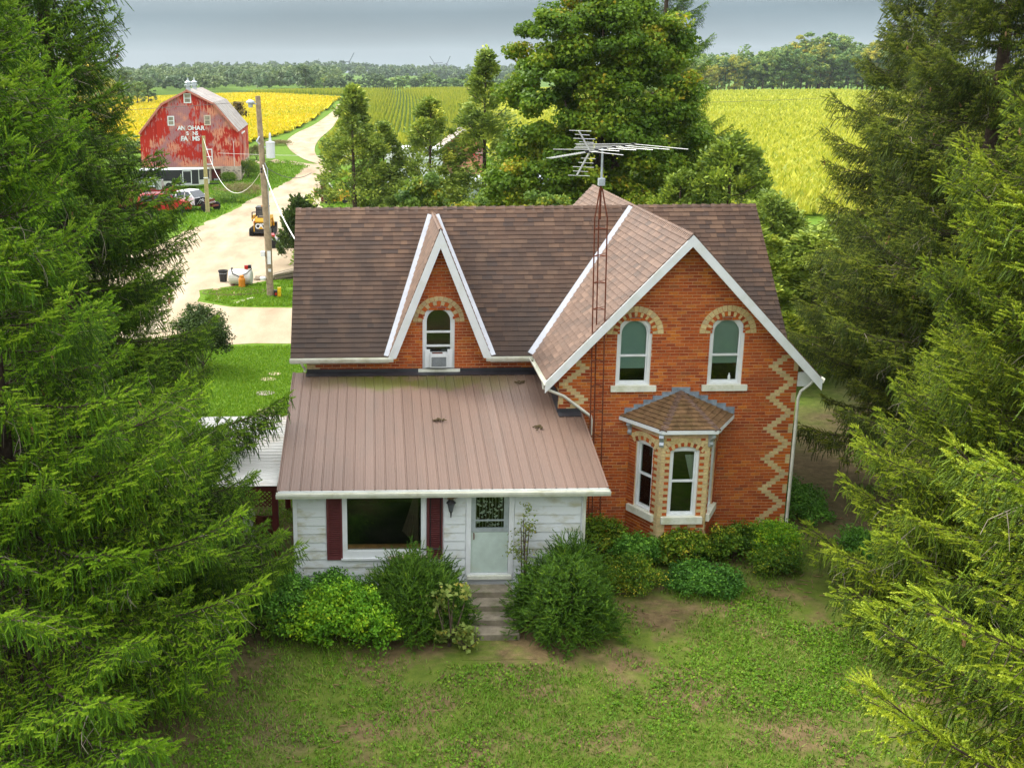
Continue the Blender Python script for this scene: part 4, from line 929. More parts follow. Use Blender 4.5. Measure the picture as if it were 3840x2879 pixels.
def cat(pts, n=12):
    P = [np.array(p) for p in pts]; o_ = []
    for i in range(len(P)-1):
        p0, p1, p2, p3 = P[max(i-1, 0)], P[i], P[i+1], P[min(i+2, len(P)-1)]
        for j in range(n):
            t = j/n; o_.append(.5*((2*p1)+(-p0+p2)*t+(2*p0-5*p1+4*p2-p3)*t*t+(-p0+3*p1-3*p2+p3)*t**3))
    return o_+[P[-1]]
ln, rn = cat(road_l), cat(road_r); W_ = 7
for a, b in zip(ln, rn):
    for j in range(W_):
        q = a+(b-a)*j/(W_-1); rv.append((q[0], q[1], float(hgt(q[0], q[1]))+.06))
for i in range(len(ln)-1):
    for j in range(W_-1): rf.append((i*W_+j, i*W_+j+1, (i+1)*W_+j+1, (i+1)*W_+j))
MB().add(rv, rf).build('farm_road', M['gravel'], kind='structure')
sheet('path', [tuple(hit(u, v)[:2]) for u, v in ((960, 602), (1050, 606), (1130, 612), (1205, 622), (1200, 630), (1110, 620), (1030, 613), (955, 609))], M['gravel'], .05)
# dirt patches beside the tank
sheet('bare_patch', [G(800, 1060), G(835, 1085), G(900, 1095), G(935, 1085), G(935, 1093), G(880, 1106), G(830, 1125), G(795, 1130)], mat('bare dirt', (.42, .31, .19), .95, .1, var=.3, bmp=.02), .008, jag=.1)
for i, (u, v, w) in enumerate(((1022, 1422, .9), (1012, 1474, 1.1), (1020, 1540, 1.0), (1042, 1563, .9), (1046, 1402, .8), (1038, 1593, 1.0))):
    p = on_z(u-18, v); mb = MB(); q = [(w*.36*math.cos(a)*random.uniform(.85, 1.1), w*.30*math.sin(a)*random.uniform(.85, 1.1)) for a in np.linspace(0, 6.28, 9)[:-1]]
    mb.prism(q, lambda x, y, h: (x, y, h), -.05, .02)
    props(mb.build('stepping_stone', M['foundation'] if i % 2 else mat('pale flagstone', (.46, .37, .25), .9, .1, var=.3), loc=(p[0], p[1], 0)), ('farthest stepping stone but one on the lawn left of the porch roof', 'broad grey stepping stone, third from the house end', 'stepping stone half sunk beside the low weeds', 'pale stepping stone just past the weeds towards the house', 'farthest stepping stone at the gravel end of the row', 'stepping stone nearest the white carport roof')[i], 'stepping stone', 'stepping stones along the lawn')

# ================================================================== BARN
def barn_paint():
    m, nt, b = base('peeling red barn paint', .8, .2)
    geo = nt.nodes.new('ShaderNodeNewGeometry').outputs['Position']; sep = nt.nodes.new('ShaderNodeSeparateXYZ'); nt.links.new(geo, sep.inputs[0])
    red = ramp(nt, rndv(nt), [(0, (.36, .018, .010)), (.5, (.48, .028, .012)), (1, (.42, .024, .014))])
    big = noise(nt, .42, 6); fine = noise(nt, 3.2, 8, stretch=(2.2, 1, .45)); drip = noise(nt, 5, 4, stretch=(3, 1, .18))
    z = math_(nt, 'MULTIPLY', sep.outputs[2], .1)
    low = ramp(nt, z, [(.14, (.16, .16, .16)), (.30, (.03, .03, .03)), (.55, (.02, .02, .02)), (.75, (.06, .06, .06)), (.95, (.0, .0, .0))])
    k = math_(nt, 'ADD', math_(nt, 'ADD', math_(nt, 'MULTIPLY', big, .55), math_(nt, 'MULTIPLY', fine, .35)), math_(nt, 'ADD', math_(nt, 'MULTIPLY', drip, .16), low))
    bare = ramp(nt, k, [(.55, (0, 0, 0)), (.58, (1, 1, 1))])
    wood = mixc(nt, ramp(nt, noise(nt, .6, 3), [(.42, (0, 0, 0)), (.58, (1, 1, 1))]), (.66, .29, .18), (.36, .19, .20))
    c = mixc(nt, math_(nt, 'MULTIPLY', bare, .9), red, wood)
    nt.links.new(c, b.inputs['Base Color']); return m
M['barn'] = barn_paint()
M['tin'] = piece('weathered tin roofing', [(0, (.24, .21, .19)), (.5, (.36, .33, .30)), (.85, (.30, .25, .21)), (1, (.52, .50, .47))], .6, .4, nscale=1.4, namt=.7, bmp=0, stretch=(.4, 2, 2), stain=((.20, .14, .10), .6), stscale=.5)
barn = thing('barn', 'big peeling red gambrel barn with faded white farm lettering', 'barn', (-19.2, 101, 0), R(3))
HW, KX, KZ, EZ, PZ, SB, BLEN = 5.45, 2.9, 8.5, 5.45, 9.95, 1.66, 18.5
c0 = -HW
prof = [(c0-HW, EZ), (c0-KX, KZ), (c0, PZ), (c0+KX, KZ), (c0+HW, EZ)]
FBn = Frame((0, 0, 0), (1, 0, 0), (0, 0, 1), (0, -1, 0))
wallp = ccw([(c0-HW, SB), (c0+HW, SB), (c0+HW, EZ), (c0+KX, KZ), (c0, PZ), (c0-KX, KZ), (c0-HW, EZ)])
MB().prism(wallp, FBn, -.25, 0).build('wall', M['dark_red'], barn)
bw = .235; x = c0-HW
while x < c0+HW-.02:
    p = clip([(x+.006, SB-random.uniform(0, .06)), (min(x+bw, c0+HW)-.006, SB-random.uniform(0, .06)), (min(x+bw, c0+HW)-.006, 11), (x+.006, 11)], ccw([(c0-HW, SB-.1), (c0+HW, SB-.1), (c0+HW, EZ), (c0+KX, KZ), (c0, PZ), (c0-KX, KZ), (c0-HW, EZ)]))
    MB().prism(p, FBn, .004, .028+random.uniform(-.006, .008)).build('board', M['barn'], barn); x += bw
FBs = Frame((0, 0, 0), (0, 1, 0), (0, 0, 1), (1, 0, 0))
MB().bb(c0-HW+.0, -.25, .26, BLEN, .3, EZ-.05).build('wall', M['dark_red'], barn)
y = 0
while y < BLEN:
    MB().prism([(y+.01, SB), (y+.29, SB), (y+.29, EZ-.1), (y+.01, EZ-.1)], FBs, -.25, .02+random.uniform(-.006, .006)).build('board', M['barn'], barn); y += .30
MB().prism([(5.2, 1.75), (8.6, 1.75), (8.6, 4.95), (5.2, 4.95)], FBs, .035, .09).build('sliding_door', M['barn'], barn)
MB().prism([(4.4, 4.95), (9.8, 4.95), (9.8, 5.1), (4.4, 5.1)], FBs, .03, .13).build('door_track', M['white'], barn)
MB().prism([(7.0, 3.3), (7.5, 3.3), (7.5, 4.0), (7.0, 4.0)], FBs, .09, .10).build('door_patch', M['black'], barn)
# foundation of rubble
fb = MB().bb(c0-HW-.05, c0-3.4+.0, -.06, .3, -.4, SB).bb(c0+3.27, .08, -.06, .3, -.4, SB).bb(c0-3.4, c0+2.2, -.06, .3, -.4, SB).bb(c0+2.2, c0+3.27, -.06, .3, 1.36, SB).bb(-.2, .06, .3, BLEN, -.4, SB).build('foundation', mat('limewashed rubble', (.44, .37, .29), .95, .1, var=.3, scale=2.2, bmp=.05), barn)
for i in range(70):
    u, z_ = random.uniform(c0-1, .0), random.uniform(.05, SB-.15)
    if c0+2.1 < u < c0+3.4 and z_ < 1.4: continue
    q = [(u+.16*math.cos(a)*random.uniform(.7, 1.2), z_+.10*math.sin(a)*random.uniform(.7, 1.2)) for a in np.linspace(0, 6.28, 7)[:-1]]
    MB().prism(q, FBn, .058, .085).build('stone', M['foundation'], fb)
MB().bb(c0+2.2, c0+3.27, .45, .5, -.4, 1.36).build('doorway', M['black'], barn)
dj = MB(); ring(dj, FBn, [(c0+2.12, -.1), (c0+3.35, -.1), (c0+3.35, 1.46), (c0+2.12, 1.46)], [(c0+2.2, 0), (c0+3.27, 0), (c0+3.27, 1.38), (c0+2.2, 1.38)], .0, .09); dj.build('door_frame', M['plank'], barn)
MB().bb(c0+2.45, c0+2.95, .3, .5, 0, .75).build('barrel', M['galv'], barn)
# roof: four slopes, each of tin sheets
for (p, q) in zip(prof[:-1], prof[1:]):
    d = Vector((q[0]-p[0], 0, q[1]-p[1])); L_ = d.length; d.normalize(); f = Frame((p[0], -.35, p[1]), (0, 1, 0), d, (-d.z, 0, d.x))
    if f.N.z < 0: f.N = -f.N
    MB().prism([(0, -.12), (BLEN+.7, -.12), (BLEN+.7, L_), (0, L_)], f, -.06, .03).build('roof', M['tin'], barn)
    rows = 2 if L_ > 2.5 else 1; s = 0
    while s < BLEN+.7:
        e = min(s+.78, BLEN+.7)
        for r_ in range(rows):
            v0 = -.14+(L_+.14)*r_/rows; v1 = -.14+(L_+.14)*(r_+1)/rows+.02
            MB().prism([(s+.008, v0), (e-.008, v0), (e-.008, v1), (s+.008, v1)], f, .034+.008*(r_ == 0), .05+.008*(r_ == 0)+random.uniform(0, .012)).build('roof_sheet', M['tin'], barn)
        s += .78
    tr = MB(); tr.prism([(-.03, -.12), (.05, -.12), (.05, L_), (-.03, L_)], f, -.16, .035); tr.build('trim', mat('faded pink trim', (.48, .18, .13), .8) if 'faded pink trim' not in bpy.data.materials else bpy.data.materials['faded pink trim'], barn)
for y in (1.2, 8.0):
    v = MB(); v.lathe([(.28, PZ-.1), (.26, PZ+.35), (.40, PZ+.36), (.42, PZ+.55), (.26, PZ+.62), (.26, PZ+.75), (.40, PZ+.80), (.1, PZ+1.0), (.05, PZ+1.3)], (c0, y, 0), n=10); ve = v.build('roof_ventilator', M['galv'], barn)
    MB().bb(c0-.30, c0+.30, y-.30, y+.30, PZ+.36, PZ+.56).build('vent_slot', M['black'], ve)
def bwin(u, z0, w, h, door=False, tone='white'):
    f = MB(); ring(f, FBn, [(u-w/2, z0), (u+w/2, z0), (u+w/2, z0+h), (u-w/2, z0+h)], [(u-w/2+.11, z0+.11), (u+w/2-.11, z0+.11), (u+w/2-.11, z0+h-.11), (u-w/2+.11, z0+h-.11)], .03, .075)
    f.prism([(u-w/2+.11, z0+h/2-.04), (u+w/2-.11, z0+h/2-.04), (u+w/2-.11, z0+h/2+.04), (u-w/2+.11, z0+h/2+.04)], FBn, .032, .072)
    o = f.build('loft_door' if door else 'window', M['white'] if tone == 'white' else mat('weathered cream', (.60, .50, .40), .8), barn)
    MB().prism([(u-w/2+.1, z0+.1), (u+w/2-.1, z0+.1), (u+w/2-.1, z0+h-.1), (u-w/2+.1, z0+h-.1)], FBn, .031, .045).build('pane', M['barn'] if door else mat('dusty barn glass', (.25, .22, .16), .3, .5, var=.4, scale=2) if 'dusty barn glass' not in bpy.data.materials else bpy.data.materials['dusty barn glass'], o)
bwin(c0-.02, 8.55, .82, 1.05); bwin(c0-1.95, 6.15, .74, 1.05); bwin(c0+2.05, 6.15, .74, 1.1, tone='cream'); bwin(c0+2.05, 1.85, .80, 1.75, door=True)
MB().tube([(-.62, -.05, SB), (-.62, -.05, 4.4)], .03, 6).build('pipe', M['white'], barn)
MB().prism([(-.09, SB), (.03, SB), (.03, EZ), (-.09, EZ)], FBn, .03, .05).build('corner_board', M['barn'], barn)
FADED = mat('faded lettering', (.46, .19, .15), .8)
def to_mesh(o):
    me = bpy.data.meshes.new_from_object(o); n = link('letter', me, o.parent, o.location, o.rotation_euler); bpy.data.objects.remove(o); return n
def letter(ch, x, z, size, m=None, rz=0):
    cu = bpy.data.curves.new('letter', 'FONT'); cu.body = ch; cu.size = size; cu.extrude = .02; cu.offset = .022; cu.align_x = 'CENTER'; cu.align_y = 'CENTER'
    o = bpy.data.objects.new('letter', cu); COL.objects.link(o); o.parent = barn; o.location = (x, -.055, z); o.rotation_euler = (math.pi/2, rz, 0); cu.materials.append(m or M['white']); to_mesh(o)
UB = lambda cu_: float(on_y(500+cu_*.2834, 470, 101)[0]+19.2)
for ch, cu_, fd in (('A', 613, 0), ('N', 663, 0), ('D', 705, 1), ('O', 748, 0), ('H', 808, 0), ('A', 862, 0), ('R', 917, 0), ('A', 968, 1)): letter(ch, UB(cu_), 5.86+(.0 if cu_ < 900 else -.02), .66, FADED if fd else None)
for ch, cu_, fd in (('S', 715, 0), ('O', 760, 1), ('N', 805, 0), ('S', 838, 0)): letter(ch, UB(cu_), 5.28, .56, FADED if fd else None)
for ch, cu_, fd in (('F', 643, 0), ('A', 686, 0), ('R', 738, 1), ('M', 805, 0), ('S', 853, 0)): letter(ch, UB(cu_), 4.72, .70, FADED if fd else None)
# sheds behind the cedars
sh = thing('red_shed', 'small red shed with grey gable roof half hidden by the tall cedar', 'shed', (5.2, 96, 0))
MB().bb(-2.0, 2.6, 0, 6, 0, 3.9).build('wall', M['barn'], sh)
MB().prism([(-2.0, 3.9), (2.6, 3.9), (.3, 5.6)], FBn, -6, 0).build('gable', M['barn'], sh)
for sg in (-1, 1):
    MB().prism([(.3, 5.72), (.3+sg*2.6, 3.72), (.3+sg*2.6, 3.58), (.3, 5.58)], FBn, -6.3, .3).build('roof', M['tin'], sh)
sh = thing('white_shed', 'long low white roofed shed beyond the middle cedar', 'shed', (-.6, 92, 0))
MB().bb(-2.2, 3.6, 0, 5, 0, 2.9).build('wall', M['white'], sh); MB().bb(-2.5, 3.7, -.3, 5.3, 2.91, 4.0).build('roof', mat('white shed roof', (.74, .74, .74), .5), sh)
sh = thing('grey_shed', 'grey metal shed glimpsed through the cedar left of the big maple', 'shed', (6.2, 62, 0))
MB().bb(-4.8, 3.2, 0, 6, 0, 3.0).build('wall', M['galv'], sh); MB().bb(-5.0, 3.4, -.3, 6.3, 3.01, 3.3).build('roof', M['galv'], sh)

# ================================================================== YARD THINGS
up = thing('utility_pole', 'tall weathered utility pole with white transformer can and street lamp', 'utility pole', (-9.97, 32.8, 0))
MB().tube([(.06, 0, -.5), (.02, 0, 3), (-.24, 0, 10.35)], [.19, .18, .13], 12).build('pole', M['pole'], up)
MB().lathe([(.05, 7.22), (.235, 7.25), (.235, 7.98), (.25, 7.99), (.25, 8.05), (.08, 8.10), (.05, 8.35), (.07, 8.38), (.03, 8.52)], (.32, -.08, 0), n=14).build('transformer', mat('pale grey enamel', (.66, .70, .71), .4, .5, var=.05), up)
MB().beam((-.15, 0, 7.8), (.2, -.06, 7.8), .05, .05).build('bracket', M['galv'], up)
MB().beam((-.24, -.05, 9.95), (-.62, -.25, 9.98), .06, .06).build('lamp_arm', M['galv'], up)
MB().lathe([(.05, 9.78), (.11, 9.80), (.13, 9.98), (.22, 10.0), (.22, 10.08), (.06, 10.18)], (-.60, -.24, 0), n=12).build('street_lamp', M['galv'], up)
MB().bb(-.02, .16, -.22, -.19, 1.75, 2.45).build('notice', M['white'], up); MB().bb(.0, .15, -.22, -.19, 1.35, 1.5).build('tag', M['white'], up)
MB().bb(-.38, -.16, -.16, .1, 2.15, 2.4).build('meter_box', M['white'], up); MB().lathe([(.14, -.05), (.17, .06), (.12, .12)], (-.30, -.1, .95), n=10).build('meter', M['white'], up)
MB().tube([(.16, -.05, 0), (.13, -.07, 6.7), (.0, -.1, 7.0)], .03, 6).build('conduit', M['galv'], up)
MB().tube([(.19, .02, 0), (.21, -.02, 3.6)], .018, 5).build('ground_rod', M['plank'], up)
for i, z_ in enumerate((6.55, 6.7)): MB().lathe([(.05, -.05), (.06, .0), (.04, .06)], (-.18, -.15, z_), n=8).build('insulator', M['black'], up)
MB().tube([(-.2, -.1, 8.35), (-.36, -.2, 8.1), (-.20, -.2, 7.95)], .04, 6).build('cutout', M['galv'], up)
sp2 = thing('wooden_pole', 'thin yellowish pole standing in front of the barn beside the pickup', 'pole', (-18.63, 70.85, 0))
MB().tube([(0, 0, -.4), (-.06, 0, 6.5)], [.19, .15], 10).build('shaft', mat('treated pole', (.34, .29, .13), .85, .15, var=.2), sp2); MB().bb(-.2, .2, -.2, -.185, 2.95, 3.05).build('band', M['white'], sp2)
def wire(name, a, b, sag, r_, m, label):
    a, b = Vector(a), Vector(b); pts = []
    for i in range(17):
        t = i/16; p = a.lerp(b, t); p.z -= sag*4*t*(1-t); pts.append(p)
    props(MB().tube(pts, r_, 5).build(name, m), label, 'cable')
wm = mat('pale cable', (.74, .72, .68), .6, .2, var=.05); wd_ = mat('dark cable', (.10, .10, .10), .6, .2)
wire('power_cable', (-10.05, 32.6, 6.9), (-LM+.02, 6.2, 6.6), .35, .02, wm, 'pale service cable running down from the utility pole to the house roof')
wire('power_cable', (-18.7, 70.8, 6.3), (-10.15, 32.9, 6.6), 2.6, .017, wm, 'pale cable sagging between the thin pole and the utility pole')
wire('power_cable', (-9.8, 32.8, 6.7), (-8.4, 48, 5.2), .4, .02, wd_, 'dark cable leaving the utility pole towards the juniper')
wire('power_cable', (-16.6, 64.0, 5.5), (9.5, 66, 5.4), .35, .014, wm, 'thin pale line crossing in front of the cedars')
wire('power_cable', (-10.2, 32.8, 10.1), (-60, 56, 9.6), .8, .012, wd_, 'thin dark line passing in front of the barn roof')
wire('power_cable', (6, 55, 9.4), (30, 60, 9.4), .2, .012, wd_, 'upper thin line emerging right of the maple')
# vehicles
RED = mat('red car paint', (.42, .012, .012), .3, .5, var=.08); WHT = mat('white car paint', (.76, .77, .79), .3, .5, var=.04); SIL = mat('silver truck paint', (.44, .45, .44), .35, .5, metal=.3, var=.08)
DGL = mat('tinted glass', (.035, .045, .055), .12, .7, var=.1); CATY = mat('machine yellow', (.62, .33, .012), .45, .4, var=.08); ORNG = mat('orange paint', (.62, .22, .02), .55, .3, var=.2, dirt=(.4, .12, .02))
def wheel(par, x, y, r_, w=.22, rim=True):
    o = MB().lathe([(r_*.6, -w/2), (r_*.92, -w/2), (r_, -w*.3), (r_, w*.3), (r_*.92, w/2), (r_*.6, w/2)], (0, 0, 0), axis='y', n=18).build('wheel', M['rubber'], par, loc=(x, y, r_))
    MB().lathe([(r_*.1, -w*.42), (r_*.58, -w*.46), (r_*.62, -w*.3), (r_*.62, w*.3), (r_*.58, w*.46), (r_*.1, w*.42)], (0, 0, 0), axis='y', n=12).build('rim', M['alu'], o)
def body(par, prof_, y0, y1, m, name='body', inset=0, parent=None):
    """side profile (x, z) swept across the width, the upper part leaning in"""
    zt = max(p[1] for p in prof_); zm = inset[0] if inset else zt
    def f(x, z_, h):
        k = 0 if not inset or z_ < zm else inset[1]*(z_-zm)/(zt-zm+1e-6)
        return (x, y0+k+(y1-y0-2*k)*h, z_)
    return MB().prism(prof_, f, 0, 1).build(name, m, parent or par)
def side_glass(par, poly, y0, y1, inset, zt, name='side_window'):
    for s, yy in ((-1, y0), (1, y1)):
        vs = []
        for h in (0, .012):
            for x, z_ in poly:
                k = inset[1]*(z_-inset[0])/(zt-inset[0]); vs.append((x, yy-s*k+s*(h+.004), z_))
        n = len(poly); MB().add(vs, [tuple(range(n)), tuple(range(n, 2*n))]+[(i, (i+1) % n, (i+1) % n+n, i+n) for i in range(n)]).build(name, DGL, par)
suv = thing('red_suv', 'red estate car with grey tinted rear windows parked on the grass', 'car', (-22.5, 71.3, 0), R(14))
pf = [(-2.35, .35), (-2.3, .95), (-2.2, 1.0), (-1.95, 1.62), (-1.6, 1.70), (.45, 1.68), (1.15, 1.08), (2.2, .92), (2.35, .6), (2.3, .32)]
body(suv, pf, -.9, .9, RED, inset=(1.0, .22))
side_glass(suv, [(-2.0, 1.08), (-1.85, 1.58), (-.95, 1.60), (-.95, 1.06)], -.9, .9, (1.0, .22), 1.7); side_glass(suv, [(-.85, 1.06), (-.85, 1.60), (.40, 1.60), (.95, 1.10)], -.9, .9, (1.0, .22), 1.7)
MB().add([(.56, -.70, 1.62), (.56, .70, 1.62), (1.14, .84, 1.12), (1.14, -.84, 1.12), (.58, -.70, 1.63), (.58, .70, 1.63), (1.16, .84, 1.13), (1.16, -.84, 1.13)], [(4, 5, 6, 7), (0, 1, 5, 4), (2, 3, 7, 6)]).build('windscreen', DGL, suv)
for x in (-1.45, 1.45):
    for y in (-.83, .83): wheel(suv, x, y, .34)
MB().bb(-1.6, .3, -.52, -.46, 1.71, 1.76).bb(-1.6, .3, .46, .52, 1.71, 1.76).build('roof_rail', M['galv'], suv)
for y in (-.7, .7): MB().bb(2.24, 2.34, y-.16, y+.16, .68, .84).build('headlight', M['white'], suv)
MB().bb(-2.42, -2.33, -.85, .85, .38, .62).build('bumper', M['black'], suv)
pu = thing('white_pickup', 'white pickup cab stripped at the front with its engine bay open', 'pickup', (-20.4, 73.2, 0), R(-28))
cab = [(-1.1, .55), (-1.15, 1.15), (-.95, 1.72), (-.6, 1.78), (.35, 1.76), (1.0, 1.15), (1.05, .55)]
body(pu, cab, -.92, .92, WHT, 'cab', (1.12, .2)); side_glass(pu, [(-.95, 1.18), (-.85, 1.62), (-.1, 1.66), (-.1, 1.18)], -.92, .92, (1.12, .2), 1.78); side_glass(pu, [(0, 1.18), (0, 1.66), (.30, 1.66), (.78, 1.2)], -.92, .92, (1.12, .2), 1.78)
MB().add([(.42, -.72, 1.70), (.42, .72, 1.70), (.98, .86, 1.19), (.98, -.86, 1.19), (.44, -.72, 1.72), (.44, .72, 1.72), (1.0, .86, 1.21), (1.0, -.86, 1.21)], [(4, 5, 6, 7), (0, 1, 5, 4), (2, 3, 7, 6), (1, 2, 6, 5), (3, 0, 4, 7)]).build('windscreen', DGL, pu)
MB().bb(-3.3, 2.6, -.5, -.42, .42, .56).bb(-3.3, 2.6, .42, .5, .42, .56).bb(2.5, 2.6, -.5, .5, .42, .56).build('frame_rail', M['rust'], pu)
MB().bb(1.06, 1.85, -.45, .45, .5, 1.0).bb(1.2, 1.7, -.25, .3, 1.0, 1.2).build('engine', M['black'], pu); MB().bb(1.06, 1.12, -.88, .88, .55, 1.12).build('firewall', M['black'], pu)
MB().bb(1.95, 2.05, -.7, .7, .62, 1.02).build('radiator', M['rust'], pu)
mb = MB()
for i in range(7): mb.tube([(1.15+.1*i, -.7+.2*i, .6), (1.5+.05*i, -.6+.2*i, 1.05+.03*(i % 3)), (2.2, -.6+.2*i, .7)], .025, 5)
mb.build('hose', M['alu'], pu)
for x in (-2.2, 2.1):
    for y in (-.85, .85): wheel(pu, x, y, .38, .26)
MB().bb(-3.3, -1.2, -.9, .9, .7, 1.18).build('cargo_bed', WHT, pu)
for y in (-1.03, 1.03): MB().bb(.55, .70, y-.10, y+.10, 1.18, 1.36).build('mirror', WHT, pu)
rc = thing('rusty_cart', 'rust brown box cart behind the red estate car', 'cart', (-25.6, 71.4, 0), R(10))
MB().bb(-.9, .5, -.7, .7, .55, 1.6).build('box', M['rust'], rc)
for y in (-.75, .75): wheel(rc, -.2, y, .32)
tl = thing('cargo_trailer', 'long black enclosed cargo trailer parked in front of the barn', 'trailer', (-25.6, 93.0, 0), R(5))
body(tl, [(-3.1, .45), (3.0, .45), (3.0, 2.0), (-3.1, 2.0)], -1.1, 1.1, M['black'], 'box')
MB().prism([(3.0, -1.1), (4.0, 0), (3.0, 1.1)], lambda x, y, h: (x, y, h), .45, 2.0).build('nose', M['black'], tl); MB().prism([(3.01, -1.115), (4.02, 0), (3.01, 1.115)], lambda x, y, h: (x, y, h), .45, .95).build('nose_guard', M['alu'], tl)
MB().prism([(-3.15, -1.13), (3.02, -1.13), (4.06, 0), (3.02, 1.13), (-3.15, 1.13)], lambda x, y, h: (x, y, h), 2.001, 2.06).build('roof', M['white'], tl)
MB().bb(-3.12, 3.0, -1.13, -1.101, .40, .52).bb(2.96, 3.04, -1.13, -1.05, .52, 2.0).build('trim', M['alu'], tl)
mb = MB(); ring(mb, Frame((0, -1.1, 0), (1, 0, 0), (0, 0, 1), (0, -1, 0)), [(1.3, .56), (2.25, .56), (2.25, 1.92), (1.3, 1.92)], [(1.37, .63), (2.18, .63), (2.18, 1.85), (1.37, 1.85)], .002, .02); dd = mb.build('door', M['white'], tl); MB().bb(1.12, 1.17, -1.14, -1.11, .8, 1.6).build('grab_handle', M['alu'], dd)
for x in (-.95, -.15): wheel(tl, x, -1.05, .36, .2); wheel(tl, x, 1.05, .36, .2)
MB().prism([(-1.45, .45), (.35, .45), (.3, .75), (.05, .88), (-1.15, .88), (-1.4, .75)], Frame((0, -1.1, 0), (1, 0, 0), (0, 0, 1), (0, -1, 0)), .004, .012).build('fender', M['alu'], tl)
MB().beam((3.6, 0, .45), (5.0, 0, .45), .1, .12).build('tow_bar', M['black'], tl)
ut = thing('red_trailer', 'low red flat trailer carrying the silver truck bed', 'trailer', (-26.3, 85.5, 0), R(4))
MB().bb(-2.2, 2.3, -.95, .95, .50, .60).build('deck', RED, ut); MB().beam((1.9, 0, .6), (2.5, -.3, 1.25), .1, .1).beam((2.2, 0, .5), (3.4, 0, .5), .1, .1).build('tow_bar', RED, ut)
for y in (-1.02, 1.02): wheel(ut, -.4, y, .34)
MB().bb(-.95, .15, -1.16, -.96, .74, .78).bb(-.95, .15, .96, 1.16, .74, .78).build('fender', RED, ut)
tb = thing('truck_bed', 'cut off silver pickup bed sitting on the red trailer', 'truck bed', (-26.4, 85.5, .60), R(4))
bedp = [(-1.5, .15), (-1.55, .95), (1.25, .95), (1.3, .1), (.75, .1), (.65, .42), (.35, .6), (-.05, .6), (-.35, .42), (-.45, .1)]
for y0 in (-.95, .87): MB().prism(bedp, Frame((0, y0, 0), (1, 0, 0), (0, 0, 1), (0, -1, 0)), -.08, 0).build('side_panel', SIL, tb)
MB().bb(-1.5, 1.25, -.86, .86, .35, .4).build('bed_floor', M['galv'], tb); MB().bb(1.2, 1.26, -.86, .86, .4, .95).build('front_panel', SIL, tb); MB().bb(-1.55, -1.48, -.86, .86, .2, .5).build('bumper', M['galv'], tb); MB().tube([(-1.0, -.9, .96), (-1.0, -.9, 1.25), (1.2, -.9, 1.25), (1.2, -.9, .96)], .03, 5).build('rail', M['galv'], tb)
MB().bb(-1.58, -1.50, -.97, -.87, .45, .85).build('tail_light', RED, tb)
# track loader
cl = thing('track_loader', 'yellow and black compact track loader seen from behind on the gravel', 'loader', (-12.55, 56.9, 0), R(-3))
for sg in (-1, 1):
    tk = MB(); pr_ = [(-.95, .12), (-.7, 0), (.75, 0), (1.0, .15), (1.0, .42), (.8, .52), (-.75, .52), (-.95, .4)]
    tk.prism(pr_, Frame((sg*.72-.17, 0, 0), (0, 1, 0), (0, 0, 1), (1, 0, 0)), 0, .34); tko = tk.build('track', M['rubber'], cl)
    lug = MB()
    for i in range(11): lug.bb(sg*.72-.175, sg*.72+.175, -.98, -.95, .02+.048*i, .045+.048*i).bb(sg*.72-.175, sg*.72+.175, -.85+.17*i, -.79+.17*i, .521, .545)
    lug.build('lug', M['rubber'], tko)
    MB().prism([(-1.0, 1.25), (-.95, 1.52), (.6, 1.42), (1.35, .7), (1.45, .25), (1.3, .25), (1.15, .65), (.5, 1.2)], Frame((sg*.62-.06, 0, 0), (0, 1, 0), (0, 0, 1), (1, 0, 0)), 0, .12).build('lift_arm', CATY, cl)
MB().bb(-.54, .54, -1.0, .9, .3, 1.1).build('body', CATY, cl)
MB().bb(-.46, .46, -1.06, -1.005, .36, 1.0).build('rear_door', M['black'], cl)
MB().bb(-.52, .52, -1.10, -1.0, .24, .34).build('bumper', M['black'], cl)
hd = MB().add([(-.5, -1.0, 1.101), (.5, -1.0, 1.101), (.5, -.35, 1.101), (-.5, -.35, 1.101), (-.42, -.86, 1.3), (.42, -.86, 1.3), (.42, -.35, 1.38), (-.42, -.35, 1.38)], [(0, 1, 5, 4), (1, 2, 6, 5), (2, 3, 7, 6), (3, 0, 4, 7), (4, 5, 6, 7)]).build('hood', CATY, cl); MB().add([(-.3, -.78, 1.322), (.3, -.78, 1.322), (.3, -.42, 1.375), (-.3, -.42, 1.375), (-.3, -.78, 1.332), (.3, -.78, 1.332), (.3, -.42, 1.387), (-.3, -.42, 1.387)], [(4, 5, 6, 7), (0, 1, 5, 4), (1, 2, 6, 5), (3, 0, 4, 7)]).build('grille', M['black'], hd)
cb = MB()
for x in (-.42, .42):
    for y in (-.32, .72): cb.beam((x, y, 1.05), (x*.95, y*.9, 1.98), .07, .07)
cb.bb(-.46, .46, -.4, .75, 1.98, 2.06); cb.build('cab_frame', M['black'], cl); MB().bb(-.38, .38, -.30, -.28, 1.40, 1.96).build('rear_window', DGL, cl)
MB().lathe([(.06, 0), (.06, .1), (.03, .13)], (0.02, -.2, 2.06), n=10).build('beacon', ORNG, cl)
for x in (-.47, .47): MB().bb(x-.05, x+.05, -1.03, -.98, 1.02, 1.10).build('tail_light', RED, cl)
gd = MB()
for x in (-.62, .62): gd.beam((x, -.95, 1.1), (x, -.95, 1.75), .07, .07)
gd.beam((-.62, -.95, 1.75), (.0, -.95, 1.78), .07, .06); gd.build('guard_bar', M['black'], cl)
MB().bb(-.85, .85, 1.35, 1.8, .08, .75).build('bucket', M['black'], cl)
